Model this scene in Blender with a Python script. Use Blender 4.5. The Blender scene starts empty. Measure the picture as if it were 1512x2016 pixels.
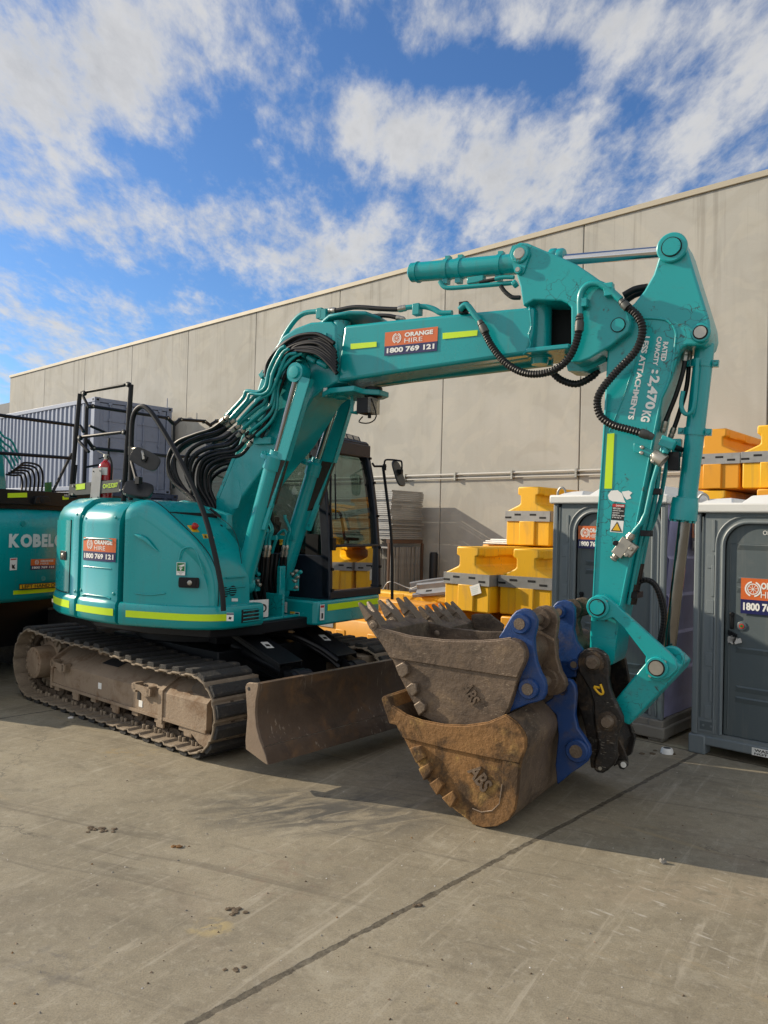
import bpy, math, random
from mathutils import Vector, Matrix
random.seed(7)
SC = bpy.context.scene
COL = SC.collection
R = math.radians

# ------------------------------------------------------------------ camera, sky, sun, exposure
CAM_H = 1.85; FOC = 1520.0; ROLL = 0.026; PITCH = math.atan((1035-1008)/FOC)
SUN_AZ = 290.0; SUN_EL = 24.0
cd = bpy.data.cameras.new('camera'); cam = bpy.data.objects.new('camera', cd); COL.objects.link(cam)
cd.sensor_fit = 'HORIZONTAL'; cd.sensor_width = 36.0; cd.lens = 36.0*FOC/1512.0
cd.clip_start = 0.05; cd.clip_end = 3000
_c, _s, _cp, _sp = math.cos(ROLL), math.sin(ROLL), math.cos(PITCH), math.sin(PITCH)
AX = Vector((1, 0, 0)); AU = Vector((0, -_sp, _cp)); AW = Vector((0, _cp, _sp))
cr = AX*_c + AU*_s; cu = AU*_c - AX*_s
m = Matrix.Identity(4)
for i in range(3):
    m[i][0] = cr[i]; m[i][1] = cu[i]; m[i][2] = -AW[i]
m[2][3] = CAM_H
cam.matrix_world = m
SC.camera = cam
SC.view_settings.view_transform = 'Standard'; SC.view_settings.look = 'None'
SC.view_settings.gamma = 1.0; SC.view_settings.use_curve_mapping = False
SC.view_settings.exposure = 0.92

sd = Vector((math.sin(R(SUN_AZ))*math.cos(R(SUN_EL)), math.cos(R(SUN_AZ))*math.cos(R(SUN_EL)), math.sin(R(SUN_EL))))
sl = bpy.data.lights.new('sun', 'SUN'); so = bpy.data.objects.new('sun', sl); COL.objects.link(so)
sl.energy = 3.0; sl.angle = R(0.5); sl.color = (1.0, 0.86, 0.66)
so.rotation_euler = sd.to_track_quat('Z', 'Y').to_euler(); so.location = (-30, 10, 30)

def NG(nt):
    N = nt.nodes; L = nt.links
    def n(t, **k):
        x = N.new(t)
        for a, b in k.items():
            if a.startswith('i_'): x.inputs[a[2:].replace('_', ' ')].default_value = b
            else: setattr(x, a, b)
        return x
    def link(a, b): L.new(a, b)
    def math_(op, a, b=None, clamp=False):
        x = N.new('ShaderNodeMath'); x.operation = op; x.use_clamp = clamp
        for i, v in enumerate((a, b)):
            if v is None: continue
            if hasattr(v, 'links'): L.new(v, x.inputs[i])
            else: x.inputs[i].default_value = v
        return x.outputs[0]
    def mix(fac, a, b, mode='MIX'):
        x = N.new('ShaderNodeMix'); x.data_type = 'RGBA'; x.blend_type = mode
        for s, v in ((x.inputs[0], fac), (x.inputs[6], a), (x.inputs[7], b)):
            if hasattr(v, 'links'): L.new(v, s)
            elif isinstance(v, (int, float)): s.default_value = v
            else: s.default_value = (v[0], v[1], v[2], 1)
        return x.outputs[2]
    def noise(vec, scale, detail=4, rough=.55, dist=0, dims='3D'):
        x = N.new('ShaderNodeTexNoise'); x.noise_dimensions = dims
        x.inputs['Scale'].default_value = scale; x.inputs['Detail'].default_value = detail
        x.inputs['Roughness'].default_value = rough; x.inputs['Distortion'].default_value = dist
        if vec is not None: L.new(vec, x.inputs['Vector'])
        return x.outputs['Fac']
    def ramp(f, a, b, smooth=True):
        x = N.new('ShaderNodeMapRange'); x.interpolation_type = 'SMOOTHSTEP' if smooth else 'LINEAR'
        x.inputs['From Min'].default_value = a; x.inputs['From Max'].default_value = b
        L.new(f, x.inputs['Value']); return x.outputs['Result']
    def mapping(vec, scale=(1, 1, 1), rot=(0, 0, 0), loc=(0, 0, 0)):
        x = N.new('ShaderNodeMapping'); L.new(vec, x.inputs['Vector'])
        x.inputs['Scale'].default_value = scale; x.inputs['Rotation'].default_value = rot; x.inputs['Location'].default_value = loc
        return x.outputs['Vector']
    return n, link, math_, mix, noise, ramp, mapping

def build_world():
    w = bpy.data.worlds.new('World'); SC.world = w; w.use_nodes = True
    nt = w.node_tree; nt.nodes.clear()
    n, link, M, mix, noise, ramp, mapping = NG(nt)
    out = n('ShaderNodeOutputWorld'); bg = n('ShaderNodeBackground'); link(bg.outputs[0], out.inputs[0])
    bg.inputs[1].default_value = 0.1
    sky = n('ShaderNodeTexSky', sky_type='NISHITA'); sky.sun_disc = False
    sky.sun_elevation = R(SUN_EL); sky.sun_rotation = R(SUN_AZ); sky.air_density = 1.0; sky.dust_density = 0.6; sky.ozone_density = 3.0
    skyc = mix(1.0, sky.outputs[0], (0.44, 0.61, 0.80), 'MULTIPLY')
    tc = n('ShaderNodeTexCoord'); sx = n('ShaderNodeSeparateXYZ'); link(tc.outputs['Generated'], sx.inputs[0])
    z = M('ADD', M('MAXIMUM', sx.outputs[2], 0.0), 0.12)
    cx = M('DIVIDE', sx.outputs[0], z); cy = M('DIVIDE', sx.outputs[1], z)
    cb = n('ShaderNodeCombineXYZ'); link(cx, cb.inputs[0]); link(cy, cb.inputs[1])
    v = cb.outputs[0]
    vr = mapping(v, (1.2, 0.58, 1), (0, 0, R(-35)), (3.1, 1.7, 0))
    mid = noise(vr, 2.6, 8, .60, .15)
    puff = noise(mapping(vr, (1, .8, 1), (0, 0, R(20)), loc=(4, 9, 0)), 7.5, 8, .62, .12)
    fine = noise(vr, 22, 7, .66, .2)
    d = M('ADD', M('ADD', M('MULTIPLY', mid, 0.62), M('MULTIPLY', puff, 0.74)), M('MULTIPLY', fine, 0.34))
    def cpt(px, py):
        x = (px-756.0)/FOC; y = -(py-1008.0)/FOC
        q = (cr*x + cu*y + AW).normalized(); k = max(q.z, 0)+.12
        return q.x/k, q.y/k
    def blob(px, py, rx, ry, amt):
        a0, b0 = cpt(px, py); ra = abs(cpt(px+rx, py)[0]-a0); rb = max(abs(cpt(px, py-ry)[1]-b0), abs(cpt(px, py+ry)[1]-b0)*.6)
        a = M('DIVIDE', M('SUBTRACT', cx, a0), ra); b = M('DIVIDE', M('SUBTRACT', cy, b0), rb)
        q = M('ADD', M('MULTIPLY', a, a), M('MULTIPLY', b, b))
        e = n('ShaderNodeMath', operation='POWER'); e.inputs[0].default_value = 2.718; link(M('MULTIPLY', q, -1.0), e.inputs[1])
        return M('MULTIPLY', e.outputs[0], amt)
    for args in BLOBS: d = M('ADD', d, blob(*args))
    d = M('ADD', d, M('MULTIPLY', ramp(sx.outputs[1], .35, -.3), .20))      # unseen clouds added behind the viewer to warm and lift the fill light
    mask = ramp(d, 0.80, 1.16)
    thick = ramp(d, 1.04, 1.36)
    cc = mix(thick, CLOUD_LIT, CLOUD_GREY)
    body = mix(M('MULTIPLY', ramp(puff, .40, .66), .40), cc, CLOUD_TOP)
    low = ramp(sx.outputs[2], 0.0, 0.16)
    hz = mix(M('ADD', M('MULTIPLY', low, .6), .4), (4.2, 5.2, 6.2), skyc)
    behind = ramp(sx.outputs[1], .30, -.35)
    body = mix(behind, body, (5.6, 5.35, 4.9))  # added clouds behind the viewer made brighter and warmer to raise ambient light
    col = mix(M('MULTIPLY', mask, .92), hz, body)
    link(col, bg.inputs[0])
CLOUD_LIT = (3.4, 3.42, 3.45); CLOUD_GREY = (2.1, 2.15, 2.25); CLOUD_TOP = (4.5, 4.4, 4.25)
BLOBS = [(150, 150, 420, 190, .30), (60, 420, 260, 120, .16), (420, 20, 150, 120, .10), (720, 250, 240, 120, .20), (980, 330, 190, 120, .24), (1330, 60, 260, 130, .20), (1430, 260, 220, 140, .20), (1180, 380, 200, 70, .12), (1100, 60, 160, 60, .10),
         (680, 500, 230, 70, .18), (420, 420, 150, 45, .12), (250, 600, 260, 50, .12), (60, 700, 200, 60, .16),
         (930, 140, 240, 50, -.17), (620, 70, 90, 80, -.16), (480, 240, 110, 70, -.18), (420, 330, 90, 60, -.14), (1080, 140, 120, 80, -.14), (560, 340, 110, 60, -.10), (340, 560, 150, 45, -.14), (850, 60, 60, 60, .16), (120, 590, 90, 30, -.12), (1150, 250, 100, 60, -.04)]
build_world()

# ------------------------------------------------------------------ measuring frames (metres, az clockwise from +Y)
CAMP = Vector((0, 0, CAM_H))
def ray(px, py):
    x = (px-756.0)/FOC; y = -(py-1008.0)/FOC
    return cr*x + cu*y + AW
class Frame:
    def __init__(s, ox, oy, az):
        s.o = Vector((ox, oy, 0)); a = R(az)
        s.f = Vector((math.sin(a), math.cos(a), 0)); s.l = Vector((-math.cos(a), math.sin(a), 0))
    def W(s, f, l, z): return s.o + s.f*f + s.l*l + Vector((0, 0, z))
    def loc(s, p): d = p - s.o; return d.dot(s.f), d.dot(s.l), d.z
    def _pl(s, px, py, p0, nrm):
        d = ray(px, py); t = (p0-CAMP).dot(nrm)/d.dot(nrm); return CAMP + d*t
    def al(s, px, py, l): return s._pl(px, py, s.o+s.l*l, s.l)
    def af(s, px, py, f): return s._pl(px, py, s.o+s.f*f, s.f)
    def az(s, px, py, z): return s._pl(px, py, Vector((0, 0, z)), Vector((0, 0, 1)))
H = Frame(-1.5, 7.87, 122.0)        # upper structure: f forward, l to the machine's left
U = Frame(-1.378, 5.962, 130.3)     # undercarriage: l = 0 is the outer face of the near track
B = Frame(0, 0, 42.4)               # yard: f towards the big wall, l along it to the left
UP = Vector((0, 0, 1))

# ------------------------------------------------------------------ materials
def mat(name, col, rough=.5, metal=0.0, coat=0.0, var=.12, vscale=2.5, dirt=None, dirt2=None, scratch=None, bump=0.0, bscale=60, stretch=None, spec=.5, rvar=.1, crackle=None, streak=None):
    m = bpy.data.materials.new(name); m.use_nodes = True
    nt = m.node_tree; nt.nodes.clear()
    n, link, M, mix, noise, ramp, mapping = NG(nt)
    out = n('ShaderNodeOutputMaterial'); b = n('ShaderNodeBsdfPrincipled'); link(b.outputs[0], out.inputs[0])
    tc = n('ShaderNodeTexCoord'); v = tc.outputs['Object']
    if stretch: v = mapping(v, stretch)
    n1 = noise(v, vscale, 5, .6)
    c = mix(n1, tuple(x*(1-var) for x in col), tuple(min(1, x*(1+var)) for x in col))
    rgh = M('ADD', M('MULTIPLY', n1, rvar*2), rough-rvar)
    for k, dd in enumerate((dirt, dirt2)):
        if not dd: continue
        dc, ds, lo, hi, amt = dd
        f = M('MULTIPLY', ramp(noise(mapping(v, loc=(3.7*k, 1.3, 9*k)), ds, 8, .68, .4), lo, hi), amt)
        c = mix(f, c, dc); rgh = M('ADD', rgh, M('MULTIPLY', f, .3), clamp=True)
    if streak:
        kc, amt = streak; c = mix(M('MULTIPLY', ramp(noise(mapping(v, (7, 7, .5)), 1.6, 6, .68), .50, .72), amt), c, kc)
    if scratch:
        sc_, ss, amt, st = scratch
        w = noise(mapping(v, st, (R(20), R(35), R(12))), ss*2.6, 4, .6)
        f = M('MULTIPLY', ramp(w, .61, .68), amt*.8)
        g = ramp(noise(v, 3.0, 3, .5), .45, .6)
        f = M('MULTIPLY', f, g)
        c = mix(f, c, sc_)
    if crackle:
        kc, ks, amt = crackle; vo = n('ShaderNodeTexVoronoi', feature='DISTANCE_TO_EDGE'); vo.inputs['Scale'].default_value = ks
        wv = n('ShaderNodeVectorMath', operation='ADD'); nz = n('ShaderNodeTexNoise'); nz.inputs['Scale'].default_value = ks*.8; nz.inputs['Detail'].default_value = 4; link(v, nz.inputs['Vector'])
        s2 = n('ShaderNodeVectorMath', operation='SCALE'); link(nz.outputs['Color'], s2.inputs[0]); s2.inputs['Scale'].default_value = 1.6/ks
        link(v, wv.inputs[0]); link(s2.outputs[0], wv.inputs[1]); link(wv.outputs[0], vo.inputs['Vector'])
        f = M('MULTIPLY', M('MULTIPLY', ramp(vo.outputs['Distance'], .028, .010), ramp(noise(mapping(v, loc=(2, 2, 5)), 1.7, 4, .6), .50, .58)), amt)
        c = mix(f, c, kc)
    link(c, b.inputs['Base Color']); link(rgh, b.inputs['Roughness'])
    b.inputs['Metallic'].default_value = metal; b.inputs['Coat Weight'].default_value = coat
    b.inputs['Coat Roughness'].default_value = .12; b.inputs['Specular IOR Level'].default_value = spec
    if bump:
        bp = n('ShaderNodeBump'); bp.inputs['Strength'].default_value = bump; bp.inputs['Distance'].default_value = .02
        link(noise(v, bscale, 6, .65), bp.inputs['Height']); link(bp.outputs[0], b.inputs['Normal'])
    return m
K = {}
K['teal'] = mat('teal_paint', (.0005, .305, .322), .28, 0, .32, .08, 1.2, dirt=((.06, .12, .10), 4, .58, .85, .35), scratch=((.02, .04, .04), 8, .25, (1, 1, 6)), rvar=.10, streak=((.06, .20, .19), .38))
K['tealworn'] = mat('worn_teal_paint', (.0005, .325, .338), .32, 0, .22, .10, 2, dirt=((.09, .10, .08), 6, .55, .8, .5), dirt2=((.035, .028, .02), 13, .62, .70, .9), scratch=((.010, .016, .016), 9, .7, (1, 1, 6)), rvar=.1, crackle=((.012, .02, .02), 11, .8))
K['tealpipe'] = mat('teal_pipe_paint', (.0005, .275, .285), .36, 0, .12, .15, 5, dirt=((.05, .06, .05), 9, .5, .8, .5))
K['black'] = mat('black_steel', (.006, .007, .009), .45, 0, 0, .3, 4, dirt=((.05, .045, .04), 6, .58, .85, .2), spec=.28)
K['navy'] = mat('dark_navy_cab_paint', (.008, .012, .022), .42, 0, .05, .2, 4, dirt=((.06, .055, .05), 5, .55, .88, .25), spec=.35)
K['rubber'] = mat('black_rubber_hose', (.007, .007, .008), .45, 0, 0, .3, 8, dirt=((.05, .045, .04), 7, .6, .88, .3), spec=.35)
K['dark'] = mat('dark_void', (.004, .004, .005), .8, 0, 0, .3, 4)  # near-black colour for shade in openings and gaps, also small black fittings
K['chrome'] = mat('chromed_rod', (.62, .61, .60), .10, 1, 0, .03, 3, rvar=.03)
K['darkenedrod'] = mat('darkened_chrome_rod', (.21, .20, .185), .14, 1, 0, .25, 6, dirt=((.05, .04, .03), 5, .5, .8, .5), rvar=.05)  # chrome darkened by colour in place of dark reflected surroundings, with dirty smears
K['grease'] = mat('grease_caked_steel', (.03, .02, .013), .6, .1, 0, .5, 9, dirt=((.10, .06, .03), 12, .5, .75, .6), bump=.4)
K['steel'] = mat('zinc_fitting', (.40, .38, .33), .38, .85, 0, .2, 12, dirt=((.10, .09, .07), 10, .55, .8, .5))
K['galv'] = mat('galvanised_steel', (.30, .30, .295), .48, .55, 0, .25, 7, dirt=((.2, .18, .15), 5, .5, .8, .5))
K['lime'] = mat('lime_reflective_tape', (.56, .80, .005), .42, 0, .2, .04, 20, dirt=((.35, .5, .02), 9, .6, .9, .3))
K['orange'] = mat('orange_vinyl', (.62, .13, .025), .4, 0, .2, .06, 9, dirt=((.35, .12, .05), 8, .6, .9, .4))
K['blue'] = mat('navy_vinyl', (.010, .012, .09), .4, 0, .2, .06, 9)
K['white'] = mat('white_vinyl', (.78, .78, .75), .4, 0, .1, .04, 9, dirt=((.5, .48, .42), 14, .6, .9, .4))
K['greytext'] = mat('pale_teal_lettering', (.60, .70, .70), .5, 0, 0, .04, 9)
K['blacktext'] = mat('black_print', (.01, .01, .01), .5, 0, 0, .1, 9)
K['redprint'] = mat('red_vinyl', (.5, .02, .015), .4, 0, .1, .1, 9)
K['yellowprint'] = mat('yellow_vinyl', (.72, .42, .01), .45, 0, .1, .1, 9)
K['greenprint'] = mat('green_vinyl', (.004, .16, .04), .4, 0, .1, .1, 9)
K['greyplate'] = mat('grey_plate', (.06, .065, .06), .5, .2, 0, .15, 6)
K['red'] = mat('red_extinguisher_paint', (.42, .008, .008), .25, 0, .5, .08, 4)
K['dust'] = mat('dusty_rusty_frame', (.26, .195, .135), .75, .1, 0, .25, 3, dirt=((.14, .075, .035), 4, .48, .7, .75), dirt2=((.38, .31, .23), 7, .52, .75, .6), bump=.3, bscale=40)
K['shoe'] = mat('dusty_track_steel', (.20, .155, .11), .75, .05, 0, .35, 9, dirt=((.36, .30, .22), 8, .42, .75, .7), bump=.4, bscale=60)
K['shadegrime'] = mat('shaded_grimy_steel', (.075, .055, .038), .75, .1, 0, .4, 9, dirt=((.16, .12, .08), 9, .5, .75, .6), bump=.3)  # dirty steel darkened to paint in the shade among rollers and chain links
K['pad'] = mat('dusty_rubber_pad', (.028, .027, .026), .85, 0, 0, .3, 7, dirt=((.15, .125, .092), 9, .52, .76, .6), bump=.7, bscale=35)
K['blade'] = mat('scraped_blade_steel', (.105, .075, .054), .45, .2, 0, .5, 3, dirt=((.21, .115, .05), 3.5, .46, .72, .75), dirt2=((.04, .03, .024), 2.2, .5, .7, .8), scratch=((.36, .30, .23), 11, .95, (1.2, 1.2, .10)), bump=.2, bscale=24)
K['bladeedge'] = mat('bare_blade_edge', (.22, .165, .12), .5, .4, 0, .3, 6, dirt=((.12, .07, .04), 6, .5, .8, .6), bump=.2)
K['rust'] = mat('muddy_orange_rust', (.215, .108, .034), .8, .0, 0, .4, 3, dirt=((.050, .032, .018), 3.0, .46, .62, .9), dirt2=((.42, .27, .09), 5, .53, .70, .8), scratch=((.07, .045, .025), 11, .9, (1, 1, 7)), bump=.55, bscale=28)
K['bucket'] = mat('worn_bucket_steel', (.135, .095, .064), .5, .2, 0, .45, 3, dirt=((.24, .165, .095), 6, .50, .74, .7), dirt2=((.030, .021, .015), 3.2, .46, .68, .8), scratch=((.44, .36, .26), 11, .9, (1, 1, 7)), bump=.35, bscale=24)
K['tooth'] = mat('polished_tooth_steel', (.17, .13, .095), .48, .45, 0, .3, 8, dirt=((.08, .055, .035), 10, .48, .75, .7), bump=.3)
K['ear'] = mat('scuffed_blue_paint', (.003, .037, .155), .45, 0, 0, .35, 4, dirt=((.09, .075, .06), 6, .48, .74, .7), dirt2=((.05, .03, .018), 9, .6, .75, .8), scratch=((.16, .18, .22), 12, .5, (1, 1, 6)), bump=.15)
K['hitch'] = mat('scratched_black_hitch', (.014, .012, .011), .45, .2, 0, .4, 5, dirt=((.12, .075, .038), 5, .46, .70, .85), dirt2=((.25, .23, .19), 12, .58, .72, .6), scratch=((.36, .33, .27), 9, .95, (1, 1, 7)), bump=.3, bscale=30)
K['loo'] = mat('grey_toilet_plastic', (.165, .195, .21), .45, 0, 0, .06, 2, dirt=((.25, .25, .23), 4, .54, .8, .4), streak=((.28, .28, .26), .35), bump=.05, bscale=90)
K['loodark'] = mat('dark_grey_door_plastic', (.088, .112, .122), .42, 0, 0, .06, 2, dirt=((.19, .19, .175), 4, .54, .82, .4), streak=((.19, .19, .175), .35), bump=.05, bscale=90)
K['lilac'] = mat('lilac_side_plastic', (.42, .42, .68), .5, 0, 0, .08, 1.5, dirt=((.16, .08, .16), 2, .5, .8, .4))
K['loowhite'] = mat('translucent_white_roof', (.66, .67, .66), .5, 0, 0, .05, 3, dirt=((.45, .44, .4), 5, .55, .9, .4))
K['pallet'] = mat('grimy_base_plastic', (.20, .185, .16), .7, 0, 0, .2, 4, dirt=((.08, .06, .04), 5, .5, .8, .5))
K['yellow'] = mat('yellow_barrier_plastic', (.78, .42, .006), .48, 0, 0, .08, 1.6, dirt=((.46, .25, .04), 4, .50, .78, .6), dirt2=((.12, .09, .04), 7, .62, .74, .6), scratch=((.25, .17, .06), 8, .8, (5, 1, 1)), streak=((.40, .25, .05), .45), stretch=(1, 1, .5), bump=.08, bscale=6)
K['orangeyellow'] = mat('orange_barrier_plastic', (.68, .30, .01), .5, 0, 0, .08, 1.6, dirt=((.38, .18, .03), 4, .55, .85, .55), stretch=(1, 1, .5))
K['cont'] = mat('blue_grey_container_paint', (.185, .22, .31), .5, .1, 0, .08, 1.5, dirt=((.10, .09, .09), 3, .55, .85, .4))
K['contdark'] = mat('navy_container_paint', (.03, .045, .09), .5, .1, 0, .08, 1.5)
K['cap'] = mat('cream_metal_capping', (.40, .36, .28), .6, .1, 0, .05, 2)
K['pipe'] = mat('white_conduit', (.50, .485, .45), .5, 0, 0, .06, 3)
K['farwall'] = mat('dark_cladding', (.10, .11, .13), .7, 0, 0, .1, 1)
K['estopy'] = mat('yellow_box_plastic', (.72, .42, .01), .4, 0, .1, .05, 8)
K['soil'] = mat('dry_clod', (.13, .095, .06), .95, 0, 0, .4, 20, bump=.8, bscale=60)
K['paper'] = mat('crumpled_paper', (.6, .58, .55), .8, 0, 0, .1, 10)
K['mirrorback'] = mat('mirror_shell_plastic', (.016, .017, .018), .4, 0, .1, .2, 6, dirt=((.09, .08, .07), 9, .5, .8, .5))
K['timber'] = mat('grimy_timber', (.09, .05, .03), .8, 0, 0, .3, 8)

def glass(name, col, alpha, rough=.02):
    m = bpy.data.materials.new(name); m.use_nodes = True; nt = m.node_tree; nt.nodes.clear()
    n, link, M, mix, noise, ramp, mapping = NG(nt)
    out = n('ShaderNodeOutputMaterial'); t = n('ShaderNodeBsdfTransparent'); t.inputs[0].default_value = (*col, 1)
    g = n('ShaderNodeBsdfGlossy'); g.inputs['Roughness'].default_value = rough
    fr = n('ShaderNodeFresnel'); fr.inputs[0].default_value = 1.5
    tc = n('ShaderNodeTexCoord')
    d = n('ShaderNodeBsdfDiffuse'); d.inputs[0].default_value = (.3, .29, .26, 1)
    mx = n('ShaderNodeMixShader'); link(M('MULTIPLY', fr.outputs[0], 1.3, clamp=True), mx.inputs[0]); link(t.outputs[0], mx.inputs[1]); link(g.outputs[0], mx.inputs[2])
    m2 = n('ShaderNodeMixShader'); link(M('MULTIPLY', ramp(noise(tc.outputs['Object'], 3, 5, .6), .4, .8), alpha), m2.inputs[0]); link(mx.outputs[0], m2.inputs[1]); link(d.outputs[0], m2.inputs[2])
    link(m2.outputs[0], out.inputs[0]); return m
K['glass'] = glass('tinted_cab_glass', (.34, .42, .39), .14)
K['lens'] = glass('lamp_lens', (.75, .72, .65), .5)
mm = mat('mirror_glass', (.55, .56, .57), .05, 1, 0, .02, 3, dirt=((.3, .28, .25), 9, .5, .9, .3), rvar=.02); K['mirror'] = mm

def ground_mat():
    m = bpy.data.materials.new('yard_concrete'); m.use_nodes = True; nt = m.node_tree; nt.nodes.clear()
    n, link, M, mix, noise, ramp, mapping = NG(nt)
    out = n('ShaderNodeOutputMaterial'); b = n('ShaderNodeBsdfPrincipled'); link(b.outputs[0], out.inputs[0])
    tc = n('ShaderNodeTexCoord'); v = tc.outputs['Object']
    # yard axes: rotate so x runs along the wall, y towards it
    vr = mapping(v, (1, 1, 1), (0, 0, R(42.4)))
    s = n('ShaderNodeSeparateXYZ'); link(vr, s.inputs[0]); X, Y = s.outputs[0], s.outputs[1]     # X = -l, Y = f
    c = mix(ramp(noise(v, .45, 5, .6, .5), .3, .7), (.238, .206, .143), (.345, .300, .214))
    c = mix(M('MULTIPLY', ramp(noise(v, 1.7, 7, .66, .6), .42, .72), .60), c, (.165, .143, .103))
    c = mix(M('MULTIPLY', ramp(noise(v, 7, 8, .7), .48, .74), .45), c, (.35, .315, .24))
    c = mix(M('MULTIPLY', ramp(noise(v, 120, 4, .7), .40, .70), .55), c, (.135, .117, .088))
    c = mix(M('MULTIPLY', ramp(noise(v, 38, 5, .7), .56, .72), .55), c, (.38, .34, .265))
    c = mix(M('MULTIPLY', ramp(noise(mapping(v, loc=(2, 7, 1)), 3.2, 9, .74, .5), .52, .64), .34), c, (.38, .345, .265))
    c = mix(M('MULTIPLY', ramp(noise(mapping(v, loc=(8, 1, 4)), 2.6, 9, .74, .8), .55, .66), .42), c, (.150, .130, .094))
    c = mix(M('MULTIPLY', ramp(noise(mapping(v, loc=(1, 1, 6)), 26, 6, .8), .60, .68), .6), c, (.085, .075, .058))
    c = mix(M('MULTIPLY', ramp(noise(mapping(v, loc=(3, 3, 3)), 13, 6, .72, .3), .50, .66), .40), c, (.165, .142, .102))
    c = mix(M('MULTIPLY', ramp(noise(mapping(v, loc=(6, 3, 8)), 17, 6, .72, .3), .53, .68), .40), c, (.40, .365, .285))
    # pinkish clay stains
    c = mix(M('MULTIPLY', ramp(noise(mapping(v, loc=(5, 2, 0)), .8, 6, .65, .4), .56, .78), .35), c, (.26, .19, .14))
    # ochre soil smears, pulled along the way the tracks run
    va = mapping(v, (1, 1, 1), (0, 0, R(40.3)))
    vs = mapping(va, (.5, 4.0, 1), loc=(3, 5, 0))
    c = mix(M('MULTIPLY', ramp(noise(vs, 1.1, 7, .68, .3), .58, .76), .6), c, (.38, .29, .16))
    # scuffs left by tracks turning
    vt = mapping(v, (1, 1, 1), (0, 0, R(-58)))
    vt2 = mapping(vt, (.6, 9.0, 1))
    c = mix(M('MULTIPLY', ramp(noise(vt2, 1.4, 6, .66, .6), .55, .72), .55), c, (.44, .395, .31))
    vt3 = mapping(mapping(v, (1, 1, 1), (0, 0, R(22))), (.5, 7, 1), loc=(7, 1, 3))
    c = mix(M('MULTIPLY', ramp(noise(vt3, 1.2, 6, .66, .9), .54, .72), .55), c, (.125, .107, .078))
    sv = n('ShaderNodeSeparateXYZ'); link(v, sv.inputs[0]); wx, wy = sv.outputs[0], sv.outputs[1]
    def blob(cx, cy, rx, ry):
        a = M('DIVIDE', M('SUBTRACT', wx, cx), rx); bq = M('DIVIDE', M('SUBTRACT', wy, cy), ry)
        q = M('ADD', M('MULTIPLY', a, a), M('MULTIPLY', bq, bq))
        return M('SUBTRACT', 1.0, q, clamp=True)
    p = H.az(600, 1590, 0)
    w = n('ShaderNodeTexWave', wave_type='RINGS', rings_direction='Z'); w.inputs['Scale'].default_value = 1.9; w.inputs['Distortion'].default_value = 4.5; w.inputs['Detail'].default_value = 3
    link(mapping(v, (1, 1.3, 0), loc=(-p.x+.55, -p.y*1.3-.5, 0)), w.inputs['Vector'])
    f = M('MULTIPLY', M('MULTIPLY', blob(p.x, p.y, .75, .42), ramp(w.outputs['Fac'], .30, .9)), .28)
    f = M('MULTIPLY', f, ramp(noise(v, 9, 4, .6), .3, .6))
    c = mix(f, c, (.04, .042, .044))
    f = M('MULTIPLY', M('MULTIPLY', blob(p.x+.1, p.y-.05, .95, .5), ramp(noise(mapping(mapping(v, (1, 1, 1), (0, 0, R(-25))), (.8, 2.6, 1)), 2.6, 6, .68, .9), .40, .58)), .85)
    c = mix(f, c, (.06, .060, .058))
    for px, py, rx, ry, colr, amt, th in ((260, 1480, .55, .13, (.33, .25, .13), .8, .5), (415, 1825, .13, .10, (.42, .33, .16), .9, .45), (360, 1790, .22, .16, (.42, .39, .33), .7, .56), (130, 1900, .3, .22, (.12, .11, .1), .6, .5), (1400, 1760, .9, .25, (.33, .27, .19), .5, .4), (560, 1720, .5, .4, (.22, .15, .11), .4, .5), (1330, 1560, .4, .25, (.3, .25, .18), .5, .5)):
        p = H.az(px, py, 0)
        c = mix(M('MULTIPLY', M('MULTIPLY', blob(p.x, p.y, rx, ry), ramp(noise(v, 11, 6, .7, .5), th, th+.15)), amt), c, colr)
    # short pale scratches in rows (grouser marks)
    va2 = mapping(v, (1, 1, 1), (0, 0, R(43)))
    vb = n('ShaderNodeTexVoronoi', feature='F1', distance='EUCLIDEAN'); vb.inputs['Scale'].default_value = 1.0; vb.inputs['Randomness'].default_value = .75
    link(mapping(va2, (5.5, 34.0, 1)), vb.inputs['Vector'])
    p = H.az(1330, 1800, 0); q = H.az(1050, 1860, 0)
    reg = M('MAXIMUM', blob(p.x, p.y, 1.1, .75), M('MULTIPLY', blob(q.x, q.y, .8, .5), .6))
    f = M('MULTIPLY', M('MULTIPLY', ramp(vb.outputs['Distance'], .36, .20), reg), ramp(noise(v, 5, 6, .7), .46, .60))
    c = mix(M('MULTIPLY', f, .75), c, (.46, .43, .37))
    # hairline cracks
    vc = n('ShaderNodeTexVoronoi', feature='DISTANCE_TO_EDGE'); vc.inputs['Scale'].default_value = .33
    wob = n('ShaderNodeVectorMath', operation='ADD'); nn = n('ShaderNodeTexNoise'); nn.inputs['Scale'].default_value = 1.6; nn.inputs['Detail'].default_value = 7; nn.inputs['Roughness'].default_value = .65; link(v, nn.inputs['Vector'])
    sc = n('ShaderNodeVectorMath', operation='SCALE'); link(nn.outputs['Color'], sc.inputs[0]); sc.inputs['Scale'].default_value = .9
    link(v, wob.inputs[0]); link(sc.outputs[0], wob.inputs[1]); link(wob.outputs[0], vc.inputs['Vector'])
    crk = M('MULTIPLY', ramp(vc.outputs['Distance'], .0035, .0012), ramp(noise(v, .5, 3, .5), .5, .6))
    c = mix(M('MULTIPLY', crk, .55), c, (.06, .055, .045))
    # sawn joints between slabs, ragged and filled with dirt
    wobn = M('MULTIPLY', M('SUBTRACT', noise(v, 9, 8, .78), .5), .045)
    width = M('ADD', M('MULTIPLY', noise(mapping(v, loc=(9, 9, 9)), 9, 5, .7), .034), .002)
    J = None; JD = None
    l0 = B.loc(B.az(700, 1843, 0))[1]; f0 = B.loc(B.az(1425, 1492, 0))[0]
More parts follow.
